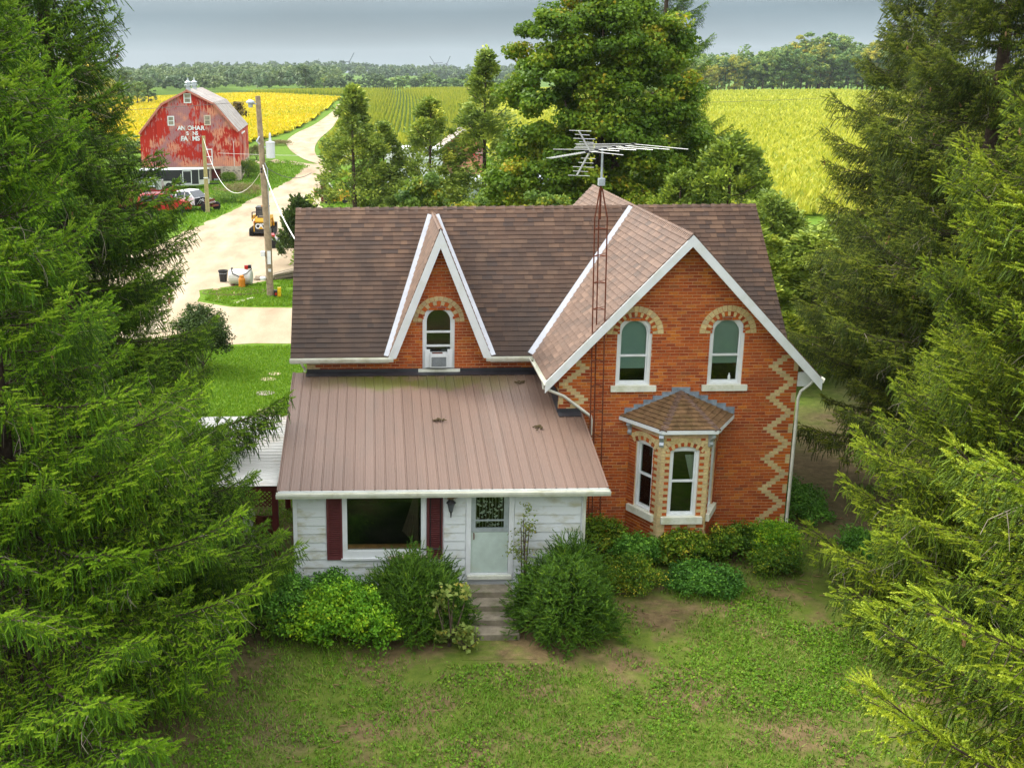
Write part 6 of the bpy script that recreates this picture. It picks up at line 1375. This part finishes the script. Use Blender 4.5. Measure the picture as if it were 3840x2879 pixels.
# --- yews, shrubs by the house
def needle_bush(n, rx, ry, H, m, seed, flat=False, ln=(.12, .24)):
    rng = np.random.default_rng(seed); u = nrm(rng.normal(size=(n, 3))); u[:, 2] = np.abs(u[:, 2])*1.0-.18
    az_ = np.arctan2(u[:, 1], u[:, 0]); lump = 1+.14*np.sin(5*az_+3*u[:, 2]+seed)+.11*np.sin(11*az_-6*u[:, 2])+.09*np.sin(17*az_+14*u[:, 2])+.07*rng.normal(size=n)
    P = u*np.array([rx, ry, H*.80])*(rng.uniform(.55, 1, n)**.5*lump)[:, None]+np.array([0, 0, H*.20]); P[:, 2] = np.maximum(P[:, 2], .04)
    D = nrm(u*np.array([1, 1, .6])+np.array([0, 0, .2 if flat else .5])+rng.normal(0, .5, (n, 3))); L_ = rng.uniform(*ln, n)
    T = tmpl_shoot(18, 1.0, .034, .021, rng); T[:, 2, 0] = T[:, 0, 0]+.16; V, _n = shoots_mesh(P, D, L_, T, rng, 0)
    rn = np.clip(np.repeat(rng.normal(.45, .16, n), 18)+rng.normal(0, .08, n*18), 0, 1)
    return np_mesh('foliage', V, np.arange(len(V)).reshape(-1, 3), [m], rnd=rn)
SB_ = lambda h, r: trunk_mesh(h, .04, [(.1, (r*math.cos(i*1.2), r*math.sin(i*1.2), h*.9), .025) for i in range(6)], 'stem')
def bush(name, label, cat, x, y, me, h, r, **k): return put_tree(name, label, cat, x, y, me, SB_(h, r), **k)
bush('yew_bush', 'dark feathery yew left of the steps reaching up to the picture window', 'yew bush', -3.6, -4.3, needle_bush(6800, 1.05, .95, 1.75, M['yew'], 41, ln=(.10, .24)), 1.2, .7, group='yews beside the steps')
bush('yew_bush', 'rounded dense dark yew right of the concrete steps', 'yew bush', -.50, -4.4, needle_bush(7600, 1.02, 1.10, 1.75, M['yew'], 42, True, ln=(.08, .18)), 1.2, .7, group='yews beside the steps')
bush('yew_bush', 'narrow upright yew behind the rounded one at the porch corner', 'yew bush', -.25, -3.75, needle_bush(1900, .62, .45, 1.85, M['yew'], 43, ln=(.18, .34)), 1.3, .3, group='yews beside the steps')
def leafy(lobes, n, per, size, m, seed, rc=(.12, .25), asp=.55, up=.5, spread=.14):
    rng = np.random.default_rng(seed); C = lobes_centers(lobes, n, rng, .45, 1.0, -.4); C[:, 2] = np.maximum(C[:, 2], .05)
    V, F, rn = clump_leaves(C, rng.uniform(*rc, n), per, size, rng, up=up, flat=.8, asp=asp, spread=spread); V[:, 2] = np.maximum(V[:, 2], .01)
    return np_mesh('foliage', V, F, [m], rnd=rn)
bush('privet_shrub', 'bright yellow green shrub sprawling left of the dark yew', 'shrub', -5.0, -4.75, leafy([((0, 0, .55), (1.0, .85, .65)), ((-.7, -.1, .4), (.7, .7, .5)), ((.5, -.2, .4), (.7, .7, .5))], 260, 60, .075, M['privet'], 51), .9, .6)
bush('leafy_shrub', 'dark green shrub under the drooping spruce branch left of the bright one', 'shrub', -6.45, -4.2, leafy([((0, 0, .5), (.9, .8, .65))], 150, 55, .07, M['darkleaf'], 52), .8, .5)
bush('leafy_shrub', 'low deep green shrub against the white porch boards', 'shrub', -5.3, -3.55, leafy([((0, 0, .4), (.7, .35, .6))], 90, 50, .07, M['darkleaf'], 53), .8, .4)
bush('climbing_vine', 'pale leaved vine climbing over the left yew', 'vine', -2.95, -5.15, leafy([((0, 0, .25), (.45, .2, .25)), ((-.2, .2, .75), (.25, .2, .4)), ((.1, .1, 1.15), (.4, .2, .18))], 34, 12, .10, M['pale_leaf'], 54, asp=.8), 1.1, .3)
bush('climbing_vine', 'yellowing vine leaves trailing beside the lowest step', 'vine', -2.62, -5.35, leafy([((0, 0, .25), (.25, .2, .25))], 16, 10, .11, M['pale_leaf'], 55, asp=.85), .3, .2)
bush('sapling', 'thin yellow leaved sapling standing right of the porch door', 'sapling', -1.22, -3.42, leafy([((0, 0, 1.75), (.28, .15, .5)), ((-.1, 0, 1.2), (.32, .15, .35)), ((.05, 0, 2.2), (.14, .1, .25))], 44, 9, .07, M['pale_leaf'], 56), 2.2, .1)
for lb, x, y, q_ in (('dark weedy undergrowth along the right side wall of the house', 6.9, 2.2, 1.2), ('low weeds in the shade below the right hand spruces', 7.4, -1.2, 1.0)):
    bush('undergrowth', lb, 'undergrowth', x, y, leafy([((0, 0, .2), (q_*.7, q_*1.3, .35))], 140, 40, .08, M['darkleaf'], int(q_*900)), .3, .3)
for i, (lb, x, y, lobes, n, m, sz) in enumerate((('yellow green shrub at the foot of the antenna tower', .95, -.75, [((0, 0, .45), (.65, .5, .55))], 120, 'shrubleaf', .07), ('low olive shrub on the lawn right of the rounded yew', 1.35, -2.55, [((0, 0, .3), (.75, .6, .45))], 120, 'shrubleaf', .06), ('dull green shrub under the left bay window', 1.75, -1.35, [((0, 0, .35), (.6, .45, .45))], 90, 'darkleaf', .07),
        ('leafy clump directly below the front bay window', 2.85, -1.25, [((0, 0, .35), (.75, .5, .45))], 130, 'shrubleaf', .08), ('deep green ground cover spilling onto the lawn before the bay', 3.0, -2.55, [((0, 0, .16), (.95, .75, .3))], 170, 'darkleaf', .075), ('yellow flecked shrub right of the bay window', 4.15, -1.0, [((0, 0, .35), (.7, .5, .5))], 120, 'shrubleaf', .075), ('bright green shrub at the right corner of the gable wall', 5.1, -.95, [((0, 0, .4), (.75, .6, .5))], 140, 'privet', .06), ('small yellow shrub at the outer end of the right bed', 4.9, -1.85, [((0, 0, .25), (.6, .5, .36))], 100, 'shrubleaf', .06), ('thin creeper climbing the brick below the bay sill', 3.25, -.80, [((0, 0, .7), (.14, .08, .4))], 20, 'pale_leaf', .07))):
    bush('leafy_shrub', lb, 'shrub', x, y, leafy(lobes, n, 42, sz, M[m], 60+i, spread=.2), .5, .3, group='shrubs along the gable wall')
bush('leafy_shrub', 'grey green round bush behind the spruce tips by the gravel lane', 'shrub', -11.3, 17.5, leafy([((0, 0, 1.3), (1.2, 1.2, 1.4))], 200, 60, .10, M['juniper'], 75, rc=(.2, .4)), 2, .8)
for i, (lb, u, v, rx, h, m) in enumerate((('brown seeding weed patch on the grass beside the lane', 905, 738, 2.6, 1.3, 'weed'), ('green weed patch at the foot of the thin pole', 850, 760, 2.2, .9, 'shrubleaf'), ('bush growing at the right corner of the barn foundation', 930, 668, 1.3, 2.2, 'shrubleaf'), ('reddish bush on the bank beside the barn side wall', 962, 600, 1.5, 2.0, 'weed'), ('small yellow bush in front of the barn foundation', 858, 682, .8, 1.0, 'shrubleaf'), ('weedy strip along the farm road verge', 1035, 545, 3.0, .8, 'weed'))):
    p = hit(u, v); bush('weed_bush', lb, 'bush', p[0], p[1], leafy([((0, 0, h*.45), (rx, rx*.7, h*.55))], 110, 40, .16, M[m], 80+i, rc=(.25, .5), asp=.3), h*.6, .4, group='weeds and bushes near the barn')
# --- spruces
EXTRA = {201: [(9.5, 2, 2.4), (9.1, -12, 2.3), (5.6, 2, 3.6), (5.2, -10, 3.4), (3.4, -2, 5.2), (3.1, 6, 5.0), (13.4, 5, 2.0)], 203: [(3.2, 2, 4.4), (2.2, -8, 4.7), (4.6, 5, 3.8)], 204: [(7.8, 176, 4.2), (6.4, 184, 4.5), (9.6, 172, 3.9)], 205: [(4.6, 200, 4.4), (6.5, 190, 4.2)], 207: [(2.6, 196, 4.6), (1.8, 205, 4.8), (3.4, 186, 4.4)]}
for a in (('towering spruce at the left with a bare forked lower limb', -11.4, -.8, 19, 6.0, 2.8, 1.8, 'needle_a', 290, 44, 201, 24), ('younger spruce in front of the porch corner with low sweeping branches', -8.7, -4.3, 5.0, 3.7, .9, .8, 'needle_a', 120, 6, 202, 5.8), ('spruce farther back at the left picture edge', -14.8, 6.5, 17, 4.2, 2.0, .75, 'needle_a', 200, 10, 209, 22), ('bright green spruce filling the lower left corner', -10.9, -7.5, 16, 5.4, .9, 1.6, 'needle_b', 290, 16, 203, 21),
          ('near spruce at the right edge with bright hanging shoots', 4.5, -17.2, 21, 5.05, .6, .62, 'needle_c', 298, 22, 204, 25), ('tall spruce with many cones just right of the house', 11.2, 3.0, 19, 4.7, 2.3, .75, 'needle_d', 295, 60, 205, 22), ('dark spruce in the shade behind the right corner of the house', 12.6, 9.5, 17.5, 4.2, 2.5, .75, 'needle_d', 220, 20, 206, 21), ('spruce beside the right lawn edge with low sweeping branches', 9.6, -4.4, 15, 5.4, .4, 1.0, 'needle_c', 290, 24, 207, 18)):
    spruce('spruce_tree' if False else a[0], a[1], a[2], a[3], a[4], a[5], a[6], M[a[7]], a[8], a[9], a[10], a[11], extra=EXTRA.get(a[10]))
spruce('dark spruce sticking up behind the right side of the big maple', 12.9, 43, 21, 5.4, 5, .7, M['needle_a'], 120, 0, 208, 24)
big = [o for o in SC.objects if o.name == 'spruce_tree'][0]
def limb(pts, r0, r1, y):
    P = [Vector(on_y(u, v, yy))-Vector(big.location) for (u, v), yy in zip(pts, y)]; MB().tube(P, list(np.linspace(r0, r1, len(P))), 7).build('dead_limb', M['bark'], big)
limb([(300, 1720), (430, 1780), (600, 1850), (780, 1905), (980, 1985)], .11, .05, [-.5, -.8, -1.1, -1.3, -1.5])
limb([(430, 1770), (600, 1790), (760, 1850), (860, 1960)], .08, .03, [-.8, -.8, -.7, -.6])
limb([(735, 1890), (738, 1960), (690, 2050), (640, 2140)], .06, .02, [-1.25, -1.5, -1.8, -2.1]); limb([(738, 1960), (800, 2060), (880, 2150)], .05, .02, [-1.5, -1.8, -2.0]); limb([(690, 2050), (720, 2130)], .04, .02, [-1.8, -2.0])
# --- far trees
def far_crown(seed, H, Rr, n=80, per=46, size=.62):
    rng = np.random.default_rng(seed); lo = [((rng.normal(0, Rr*.35), rng.normal(0, Rr*.35), H*rng.uniform(.4, .8)), (Rr*rng.uniform(.5, .75), Rr*rng.uniform(.5, .75), H*rng.uniform(.16, .26))) for _ in range(6)]+[((0, 0, H*.45), (Rr*.8, Rr*.8, H*.35)), ((0, 0, H*.22), (Rr*.9, Rr*.9, H*.2))]
    C = lobes_centers(lo, n, rng, .7, 1); V, F, rn = clump_leaves(C, rng.uniform(.7, 1.3, n)*Rr/5, per, size, rng, up=.6, flat=.7, asp=.8, spread=.15); return np_mesh('crown', V, F, [M['wood_tree']], rnd=rn)
FC = [far_crown(300+i, 17, 5) for i in range(5)]; FT = trunk_mesh(12, .3); FT.name = 'trunk_far'
NTH = ('first', 'second', 'third', 'fourth', 'fifth', 'sixth', 'seventh', 'eighth', 'ninth', 'tenth', 'eleventh', 'twelfth', 'thirteenth', 'fourteenth', 'fifteenth', 'sixteenth', 'seventeenth', 'eighteenth', 'nineteenth', 'twentieth', 'twenty-first', 'twenty-second', 'twenty-third', 'twenty-fourth', 'twenty-fifth', 'twenty-sixth', 'twenty-seventh', 'twenty-eighth')
rg = random.Random(4)
def at_u(u, y): return CAM[0]+(u-CX)/FPX*(y-CAM[1])*1.0
def row(name, us, ys_, hs, lab, group, mats, wide=1.0):
    for i, u in enumerate(us):
        y = ys_(i); x = at_u(u, y); h = hs(i)*rg.uniform(.9, 1.1); y_ = rg.random() < mats[2]
        put_tree(name, lab(i, y_), 'tree', x, y, FC[rg.randrange(5)], FT, M[mats[1] if y_ else mats[0]], (h/17*wide*rg.uniform(1.05, 1.4), h/17*wide, h/17), rg.uniform(0, 6), group)
row('woodland_tree', list(np.linspace(2560, 3420, 26)), lambda i: 505+rg.uniform(-6, 6), lambda i: 14.5+min(i, 12)*.5, lambda i, y: f'{"yellowing" if y else "green"} tree, {NTH[i]} from the left in the front row of the right wood', 'front row of the wood right of the maple', ('wood_tree', 'wood_yellow', .3))
row('woodland_tree', list(np.linspace(2590, 3440, 22)), lambda i: 530+rg.uniform(-6, 6), lambda i: 18.5+min(i, 10)*.7, lambda i, y: f'{"yellowing" if y else "green"} tree, {NTH[i]} from the left in the taller back row of the right wood', 'back row of the wood right of the maple', ('wood_tree', 'wood_yellow', .25))
row('hedgerow_tree', list(np.linspace(1215, 2010, 28)), lambda i: 640+rg.uniform(-15, 15), lambda i: 11.5+2.6*math.sin(i*1.9)*rg.random(), lambda i, y: f'tree, {NTH[i]} from the left in the line beyond the corn field', 'tree line beyond the corn field', ('far_tree', 'wood_tree', .3), 1.15)
for lb, u, y, h, w, m in (('lone dark tree at the corner of the far gold field', 1178, 470, 12.5, 1.1, 'far_tree'), ('small bush like tree right of the lone dark one', 1222, 500, 6.0, 1.1, 'wood_tree'), ('olive willow rising at the left edge of the gold field', 350, 250, 15, 1.25, 'wood_yellow'), ('rounder olive willow in front of the left forest', 435, 262, 10.5, 1.5, 'wood_yellow'), ('tall dark tree between willows and forest', 515, 330, 12.5, 1.0, 'far_tree'), ('lower dark tree in front of the left forest', 565, 340, 9.5, 1.2, 'wood_tree'), ('small yellow tree at the field edge left of the barn', 500, 330, 7.0, 1.1, 'wood_yellow'), ('dark tree above the left field beside the barn', 605, 350, 8.5, 1.4, 'far_tree'), ('olive willow half hidden by the left spruce', 255, 240, 12, 1.5, 'wood_yellow')):
    put_tree('field_tree', lb, 'tree', at_u(u, y), y, FC[rg.randrange(5)], FT, M[m], (h/17*w, h/17*w, h/17), rg.uniform(0, 6), 'trees around the far gold field')
put_tree('field_tree', 'rust orange tree peeping over the left slope of the barn roof', 'tree', -25.5, 135, FC[1], FT, leafm('rusty leaves', [(0, (.06, .045, .012)), (.5, (.14, .10, .018)), (1, (.22, .13, .02))], .25), (.62, .6, .60), 1)
put_tree('field_tree', 'dark green brush behind the barn left wall', 'tree', -34, 112, FC[2], FT, M['wood_tree'], (.9, .6, .28), 2)
put_tree('field_tree', 'tangled brush under the left spruce branches beside the barn', 'tree', -39, 108, FC[3], FT, M['far_tree'], (.9, .6, .34), 3)
def forest(name, n, xr, yr, hh, per, size, seed, m, nclump=10, kind='stuff', label=None):
    rng = np.random.default_rng(seed); y = np.sort(rng.uniform(*yr, n)); x = np.array([at_u(rng.uniform(*xr), q) for q in y]); H = rng.uniform(*hh, n); z = hgt(x, y)
    k = nclump; u = nrm(rng.normal(size=(n*k, 3))); u[:, 2] = np.abs(u[:, 2]); hr = np.repeat(H, k); C = np.stack([np.repeat(x, k), np.repeat(y, k), np.repeat(z, k)+hr*.5], -1)+u*np.stack([hr*.34, hr*.34, hr*.46], -1)*rng.uniform(.5, 1, n*k)[:, None]
    V, F, rn = clump_leaves(C, hr*.13, per, size, rng, up=.6, flat=.75, asp=.8, spread=.06); rn = np.clip(rn*.6+np.repeat(rng.uniform(0, .55, n), k*per), 0, 1)
    o = link(name, np_mesh(name, V, F, [m], rnd=rn)); return props(o, kind=kind, label=label, cat='forest')
forest('forest', 620, (120, 1290), (650, 1060), (13, 18), 18, 1.8, 1, M['far_tree'], label='dense wooded hillside beyond the gold field')
forest('forest', 520, (600, 2300), (1250, 1950), (13, 20), 12, 3.0, 2, M['far_tree'], label='faint wooded ridge along the skyline')
forest('forest', 260, (2380, 3500), (545, 640), (17, 23), 18, 1.6, 3, M['wood_tree'], label='depth of the wood behind the right crop field')
# --- crops
def crop(name, Pxy, hgt_, w, m, seed, tri=3, label=None, tilt=.35, up=0.0, jx=.3):
    rng = np.random.default_rng(seed); n = len(Pxy)*tri; P = np.repeat(np.column_stack([Pxy, hgt(Pxy[:, 0], Pxy[:, 1])+up]), tri, 0); a = rng.uniform(0, 6.28, n); d = np.stack([np.cos(a), np.sin(a), 0*a], -1); P = P+rng.normal(0, w*.3, (n, 3))*np.array([jx/.3, 1, 0])
    h = hgt_*rng.uniform(.7, 1.15, n); top_ = P+d*(h*tilt*rng.normal(0, 1, n))[:, None]+np.array([0, 0, 1])*h[:, None]; s = np.stack([-d[:, 1], d[:, 0], 0*a], -1)*(w*rng.uniform(.6, 1.2, n))[:, None]*.5
    V = np.stack([P-s, P+s, top_], 1).reshape(-1, 3); rn = np.clip(rng.normal(.45, .2, n), 0, 1)
    return props(link(name, np_mesh(name, V, np.arange(n*3).reshape(-1, 3), [m], rnd=rn)), kind='stuff', label=label, cat='crop')
def inside(poly, P):
    x, y = P[:, 0], P[:, 1]; r = np.zeros(len(P), bool); n = len(poly)
    for i in range(n):
        x0, y0 = poly[i-1]; x1, y1 = poly[i]; c = ((y0 > y) != (y1 > y)) & (x < (x1-x0)*(y-y0)/(y1-y0+1e-12)+x0); r ^= c
    return r
rr_ = [tuple(p[:2]) for p in road_r]; rl_ = [tuple(p[:2]) for p in road_l]
corn_poly = [(rr_[2][0]+2.5, rr_[2][1]+5)]+[(p[0]+1.2, p[1]) for p in rr_[3:]]+[(rr_[-1][0]+2, 380), (-58, 470), (48, 478), (15, 160), (5, 156)]
left_poly = [(p[0]-2.2, p[1]) for p in rl_[4:]]+[(rl_[-1][0], 362), (-62, 455), (-190, 455), (-190, 165), (-60, 140), (-30, 150), (rl_[3][0]-6, 168)]
right_poly = [(16, 66), (80, 60), (190, 120), (200, 480), (48.2, 478), (15.2, 160), (14, 152), (10, 100)]
def field_sheet(name, poly, m, up, n=16000, seed=0, step=6):
    x0, x1 = min(p[0] for p in poly), max(p[0] for p in poly); y0, y1 = min(p[1] for p in poly), max(p[1] for p in poly)
    X, Y = np.meshgrid(np.arange(x0, x1+1.4, 1.5), np.arange(y0, y1+2.4, 2.5)); k = X.shape; Pp = np.column_stack([X.ravel(), Y.ravel()]); cx = ((Pp.reshape(*k, 2)[:-1, :-1]+Pp.reshape(*k, 2)[1:, 1:])/2).reshape(-1, 2); ok = inside(poly, cx)
    i = np.arange(k[0]*k[1]).reshape(k); F = np.stack([i[:-1, :-1], i[:-1, 1:], i[1:, 1:], i[1:, :-1]], -1).reshape(-1, 4)[ok]
    rng = np.random.default_rng(seed); Z = hgt(Pp[:, 0], Pp[:, 1])+up*rng.uniform(.8, 1.15, len(Pp)); return props(link(name, np_mesh(name, np.column_stack([Pp, Z]), F, [m], smooth=True)), kind='structure')
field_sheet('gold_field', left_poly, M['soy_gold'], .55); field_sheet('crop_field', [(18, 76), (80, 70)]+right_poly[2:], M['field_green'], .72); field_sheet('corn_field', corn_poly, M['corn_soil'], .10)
rng = np.random.default_rng(77)
def scatter(poly, n, p=1.0, seed=0):
    """denser towards the viewer"""
    rng = np.random.default_rng(seed); y0, y1 = min(q[1] for q in poly), max(q[1] for q in poly); x0, x1 = min(q[0] for q in poly), max(q[0] for q in poly)
    d0, d1 = y0+26, y1+26; t = rng.random(n); y = (d0**(1-p)+(d1**(1-p)-d0**(1-p))*t)**(1/(1-p))-26 if p != 1 else d0*(d1/d0)**t-26
    P = np.column_stack([rng.uniform(x0, x1, n), y]); return P[inside(poly, P)]
near = [(13, 58), (80, 52), (110, 120), (120, 250), (25, 250), (15.2, 160), (14, 152), (10, 100)]
nearp = scatter(near, 200000, 1.0, 1); nearp = nearp[(nearp[:, 1]-66+.10*(nearp[:, 0]-16)) > rng.exponential(3.5, len(nearp))*1.0-2]
crop('crop_plants', nearp, .75, .28, M['rightleaf'], 1, 2, 'yellow green crop right of the maple', .6, .3)
crop('crop_plants', scatter(right_poly, 80000, .6, 2), 1.1, 1.0, M['rightleaf'], 2, 1, 'far part of the yellow green crop', .6, .3)
crop('soybean_plants', scatter(left_poly, 70000, 1.4, 3), .8, .9, M['soyleaf'], 3, 2, 'golden soybean crop beyond the barn', .7, .2)
rows_x = np.arange(-75, 50, .95); ry = np.arange(160, 478, 1.1); X, Y = np.meshgrid(rows_x, ry); Pc = np.column_stack([(X+.030*(Y-160)+1.0*np.sin((Y-150)/110)).ravel(), (Y+rng.uniform(-.5, .5, Y.shape)).ravel()]); Pc = Pc[inside(corn_poly, Pc)]; Pc = Pc[rng.random(len(Pc)) < .9]
crop('corn_rows', Pc, 1.7, .42, M['corn'], 4, 4, 'corn standing in long rows behind the cedars', .07, jx=.1)
crop('corn_rows', scatter([(p[0]+1, p[1]) for p in rr_[1:4]]+[(6, 175), (4, 150), (-4, 140)], 2500, 1.0, 5), 1.6, .7, M['corn'], 5, 4, 'leafy corn edge beside the road bend', .3)
# --- grass
def vnoise(P, s, seed):
    rng = np.random.default_rng(seed); g = rng.random((64, 64)); q = P*s; i = np.floor(q).astype(int); f = q-i; f = f*f*(3-2*f); a = lambda dx, dy: g[(i[:, 0]+dx) % 64, (i[:, 1]+dy) % 64]
    return a(0, 0)*(1-f[:, 0])*(1-f[:, 1])+a(1, 0)*f[:, 0]*(1-f[:, 1])+a(0, 1)*(1-f[:, 0])*f[:, 1]+a(1, 1)*f[:, 0]*f[:, 1]
P = np.column_stack([rng.uniform(-9.5, 11, 420000), rng.uniform(-13.5, 8, 420000)])
v = .55*vnoise(P, .55, 1)+.3*vnoise(P, 1.7, 2)+.15*vnoise(P, 5, 3); ex = np.clip((np.abs(P[:, 0]+1.2)-5.5)/4, 0, 1)*.25+.12*(P[:, 1] > -4.2)
ok = (v-ex > .26+rng.random(len(P))*.36) & ~((P[:, 0] > -6.3) & (P[:, 0] < 5.8) & (P[:, 1] > -3.05) & (P[:, 1] > np.where(P[:, 0] > .2, -.1, -9))) & ~((P[:, 0] > -2.9) & (P[:, 0] < -1.0) & (P[:, 1] > -5.9))
crop('grass', P[ok], .075, .024, M['grass'], 6, 1, 'patchy front lawn grass', .9)
Pw = P[ok]; Pw = Pw[rng.random(len(Pw)) < .42*np.clip(vnoise(Pw, 1.1, 21)*2.2-.75, 0, 1)]; nW = len(Pw); Nn = nrm(np.array([0, 0, 1.])+rng.normal(0, .35, (nW, 3))); V, F = leaf_quads(np.column_stack([Pw, np.full(nW, .03)+rng.uniform(0, .03, nW)]), Nn, .055, rng, .85)
props(link('clover', np_mesh('clover', V, F, [M['lush']], rnd=np.clip(rng.normal(.30, .28, nW), 0, 1))), kind='stuff', label='clover and broad weeds in the front lawn', cat='ground cover')
Pb = np.column_stack([rng.uniform(-16, -6.2, 90000), rng.uniform(3, 21.4, 90000)]); crop('grass', Pb, .085, .04, M['lush'], 7, 1, 'lush side lawn left of the house', .6)
isl = [(-8.3, 30), (-11.6, 30.2), (-13.3, 31.8), (-13.4, 34.2), (-12.2, 35.4), (-9.4, 37.8), (-6.5, 38.6), (-5, 30)]
Pb = np.column_stack([rng.uniform(-14, -5, 26000), rng.uniform(29, 39, 26000)]); Pb = Pb[inside(isl, Pb)]; dd = vnoise(Pb, .6, 9); crop('grass', Pb[dd > .22], .12, .07, M['lush'], 8, 1, 'lawn island around the utility pole', .6)
Pb = np.column_stack([rng.uniform(-48, -9, 60000), rng.uniform(56, 112, 60000)])
edge = [G(1140, 655), G(1042, 700), G(938, 747), G(834, 803), G(694, 864), (-46, 50), (-48, 112), (-12, 112)]; Pb = Pb[inside(edge, Pb)]; crop('grass', Pb, .20, .16, M['lush'], 9, 1, 'bright grass in front of the barn', .5)
Pb = np.column_stack([rng.uniform(-9, 12, 30000), rng.uniform(56, 140, 30000)]); Pb = Pb[inside([(-7, 60), (12, 60), (12, 140), (-2, 140), (-8.5, 110), (-8.9, 80)], Pb)]; crop('grass', Pb, .25, .18, M['lush'], 10, 1, 'grass behind the cedars', .5)
# fallen twigs and cones on the lawn
tw_ = MB()
for _ in range(900):
    x = random.choice((random.uniform(4.5, 9.5), random.uniform(3.0, 8), random.uniform(-8, -5), random.uniform(-6, 4))); y = random.uniform(-12, 2.5) if x > 6 else random.uniform(-12, -1.5)
    if -6.3 < x < .3 and y > -6.2: continue
    if .3 < x < 5.9 and y > -.4: continue
    a_ = random.random()*6.28; l = random.uniform(.03, .11); tw_.beam((x-l*math.cos(a_), y-l*math.sin(a_), .02), (x+l*math.cos(a_), y+l*math.sin(a_), .03), .014, .01, r=random.random())
props(tw_.build('fallen_twigs', mat('fallen bark', (.20, .12, .07), .9, .1, var=.5)), kind='stuff', label='bark chips and twigs scattered over the lawn', cat='litter')

# --- air: pale even haze that greys the far woods
hz = bpy.data.materials.new('haze'); hz.use_nodes = True; nt = hz.node_tree; nt.nodes.clear(); o_ = nt.nodes.new('ShaderNodeOutputMaterial'); pv = nt.nodes.new('ShaderNodeVolumePrincipled')
pv.inputs['Color'].default_value = (.80, .88, .95, 1); pv.inputs['Density'].default_value = .00009; pv.inputs['Anisotropy'].default_value = .2; nt.links.new(pv.outputs[0], o_.inputs['Volume'])
hb_ = MB().bb(-3000, 3000, -100, 4600, -12, 110).build('haze', hz, kind='stuff'); hb_['label'] = 'thin pale haze over the far woods'
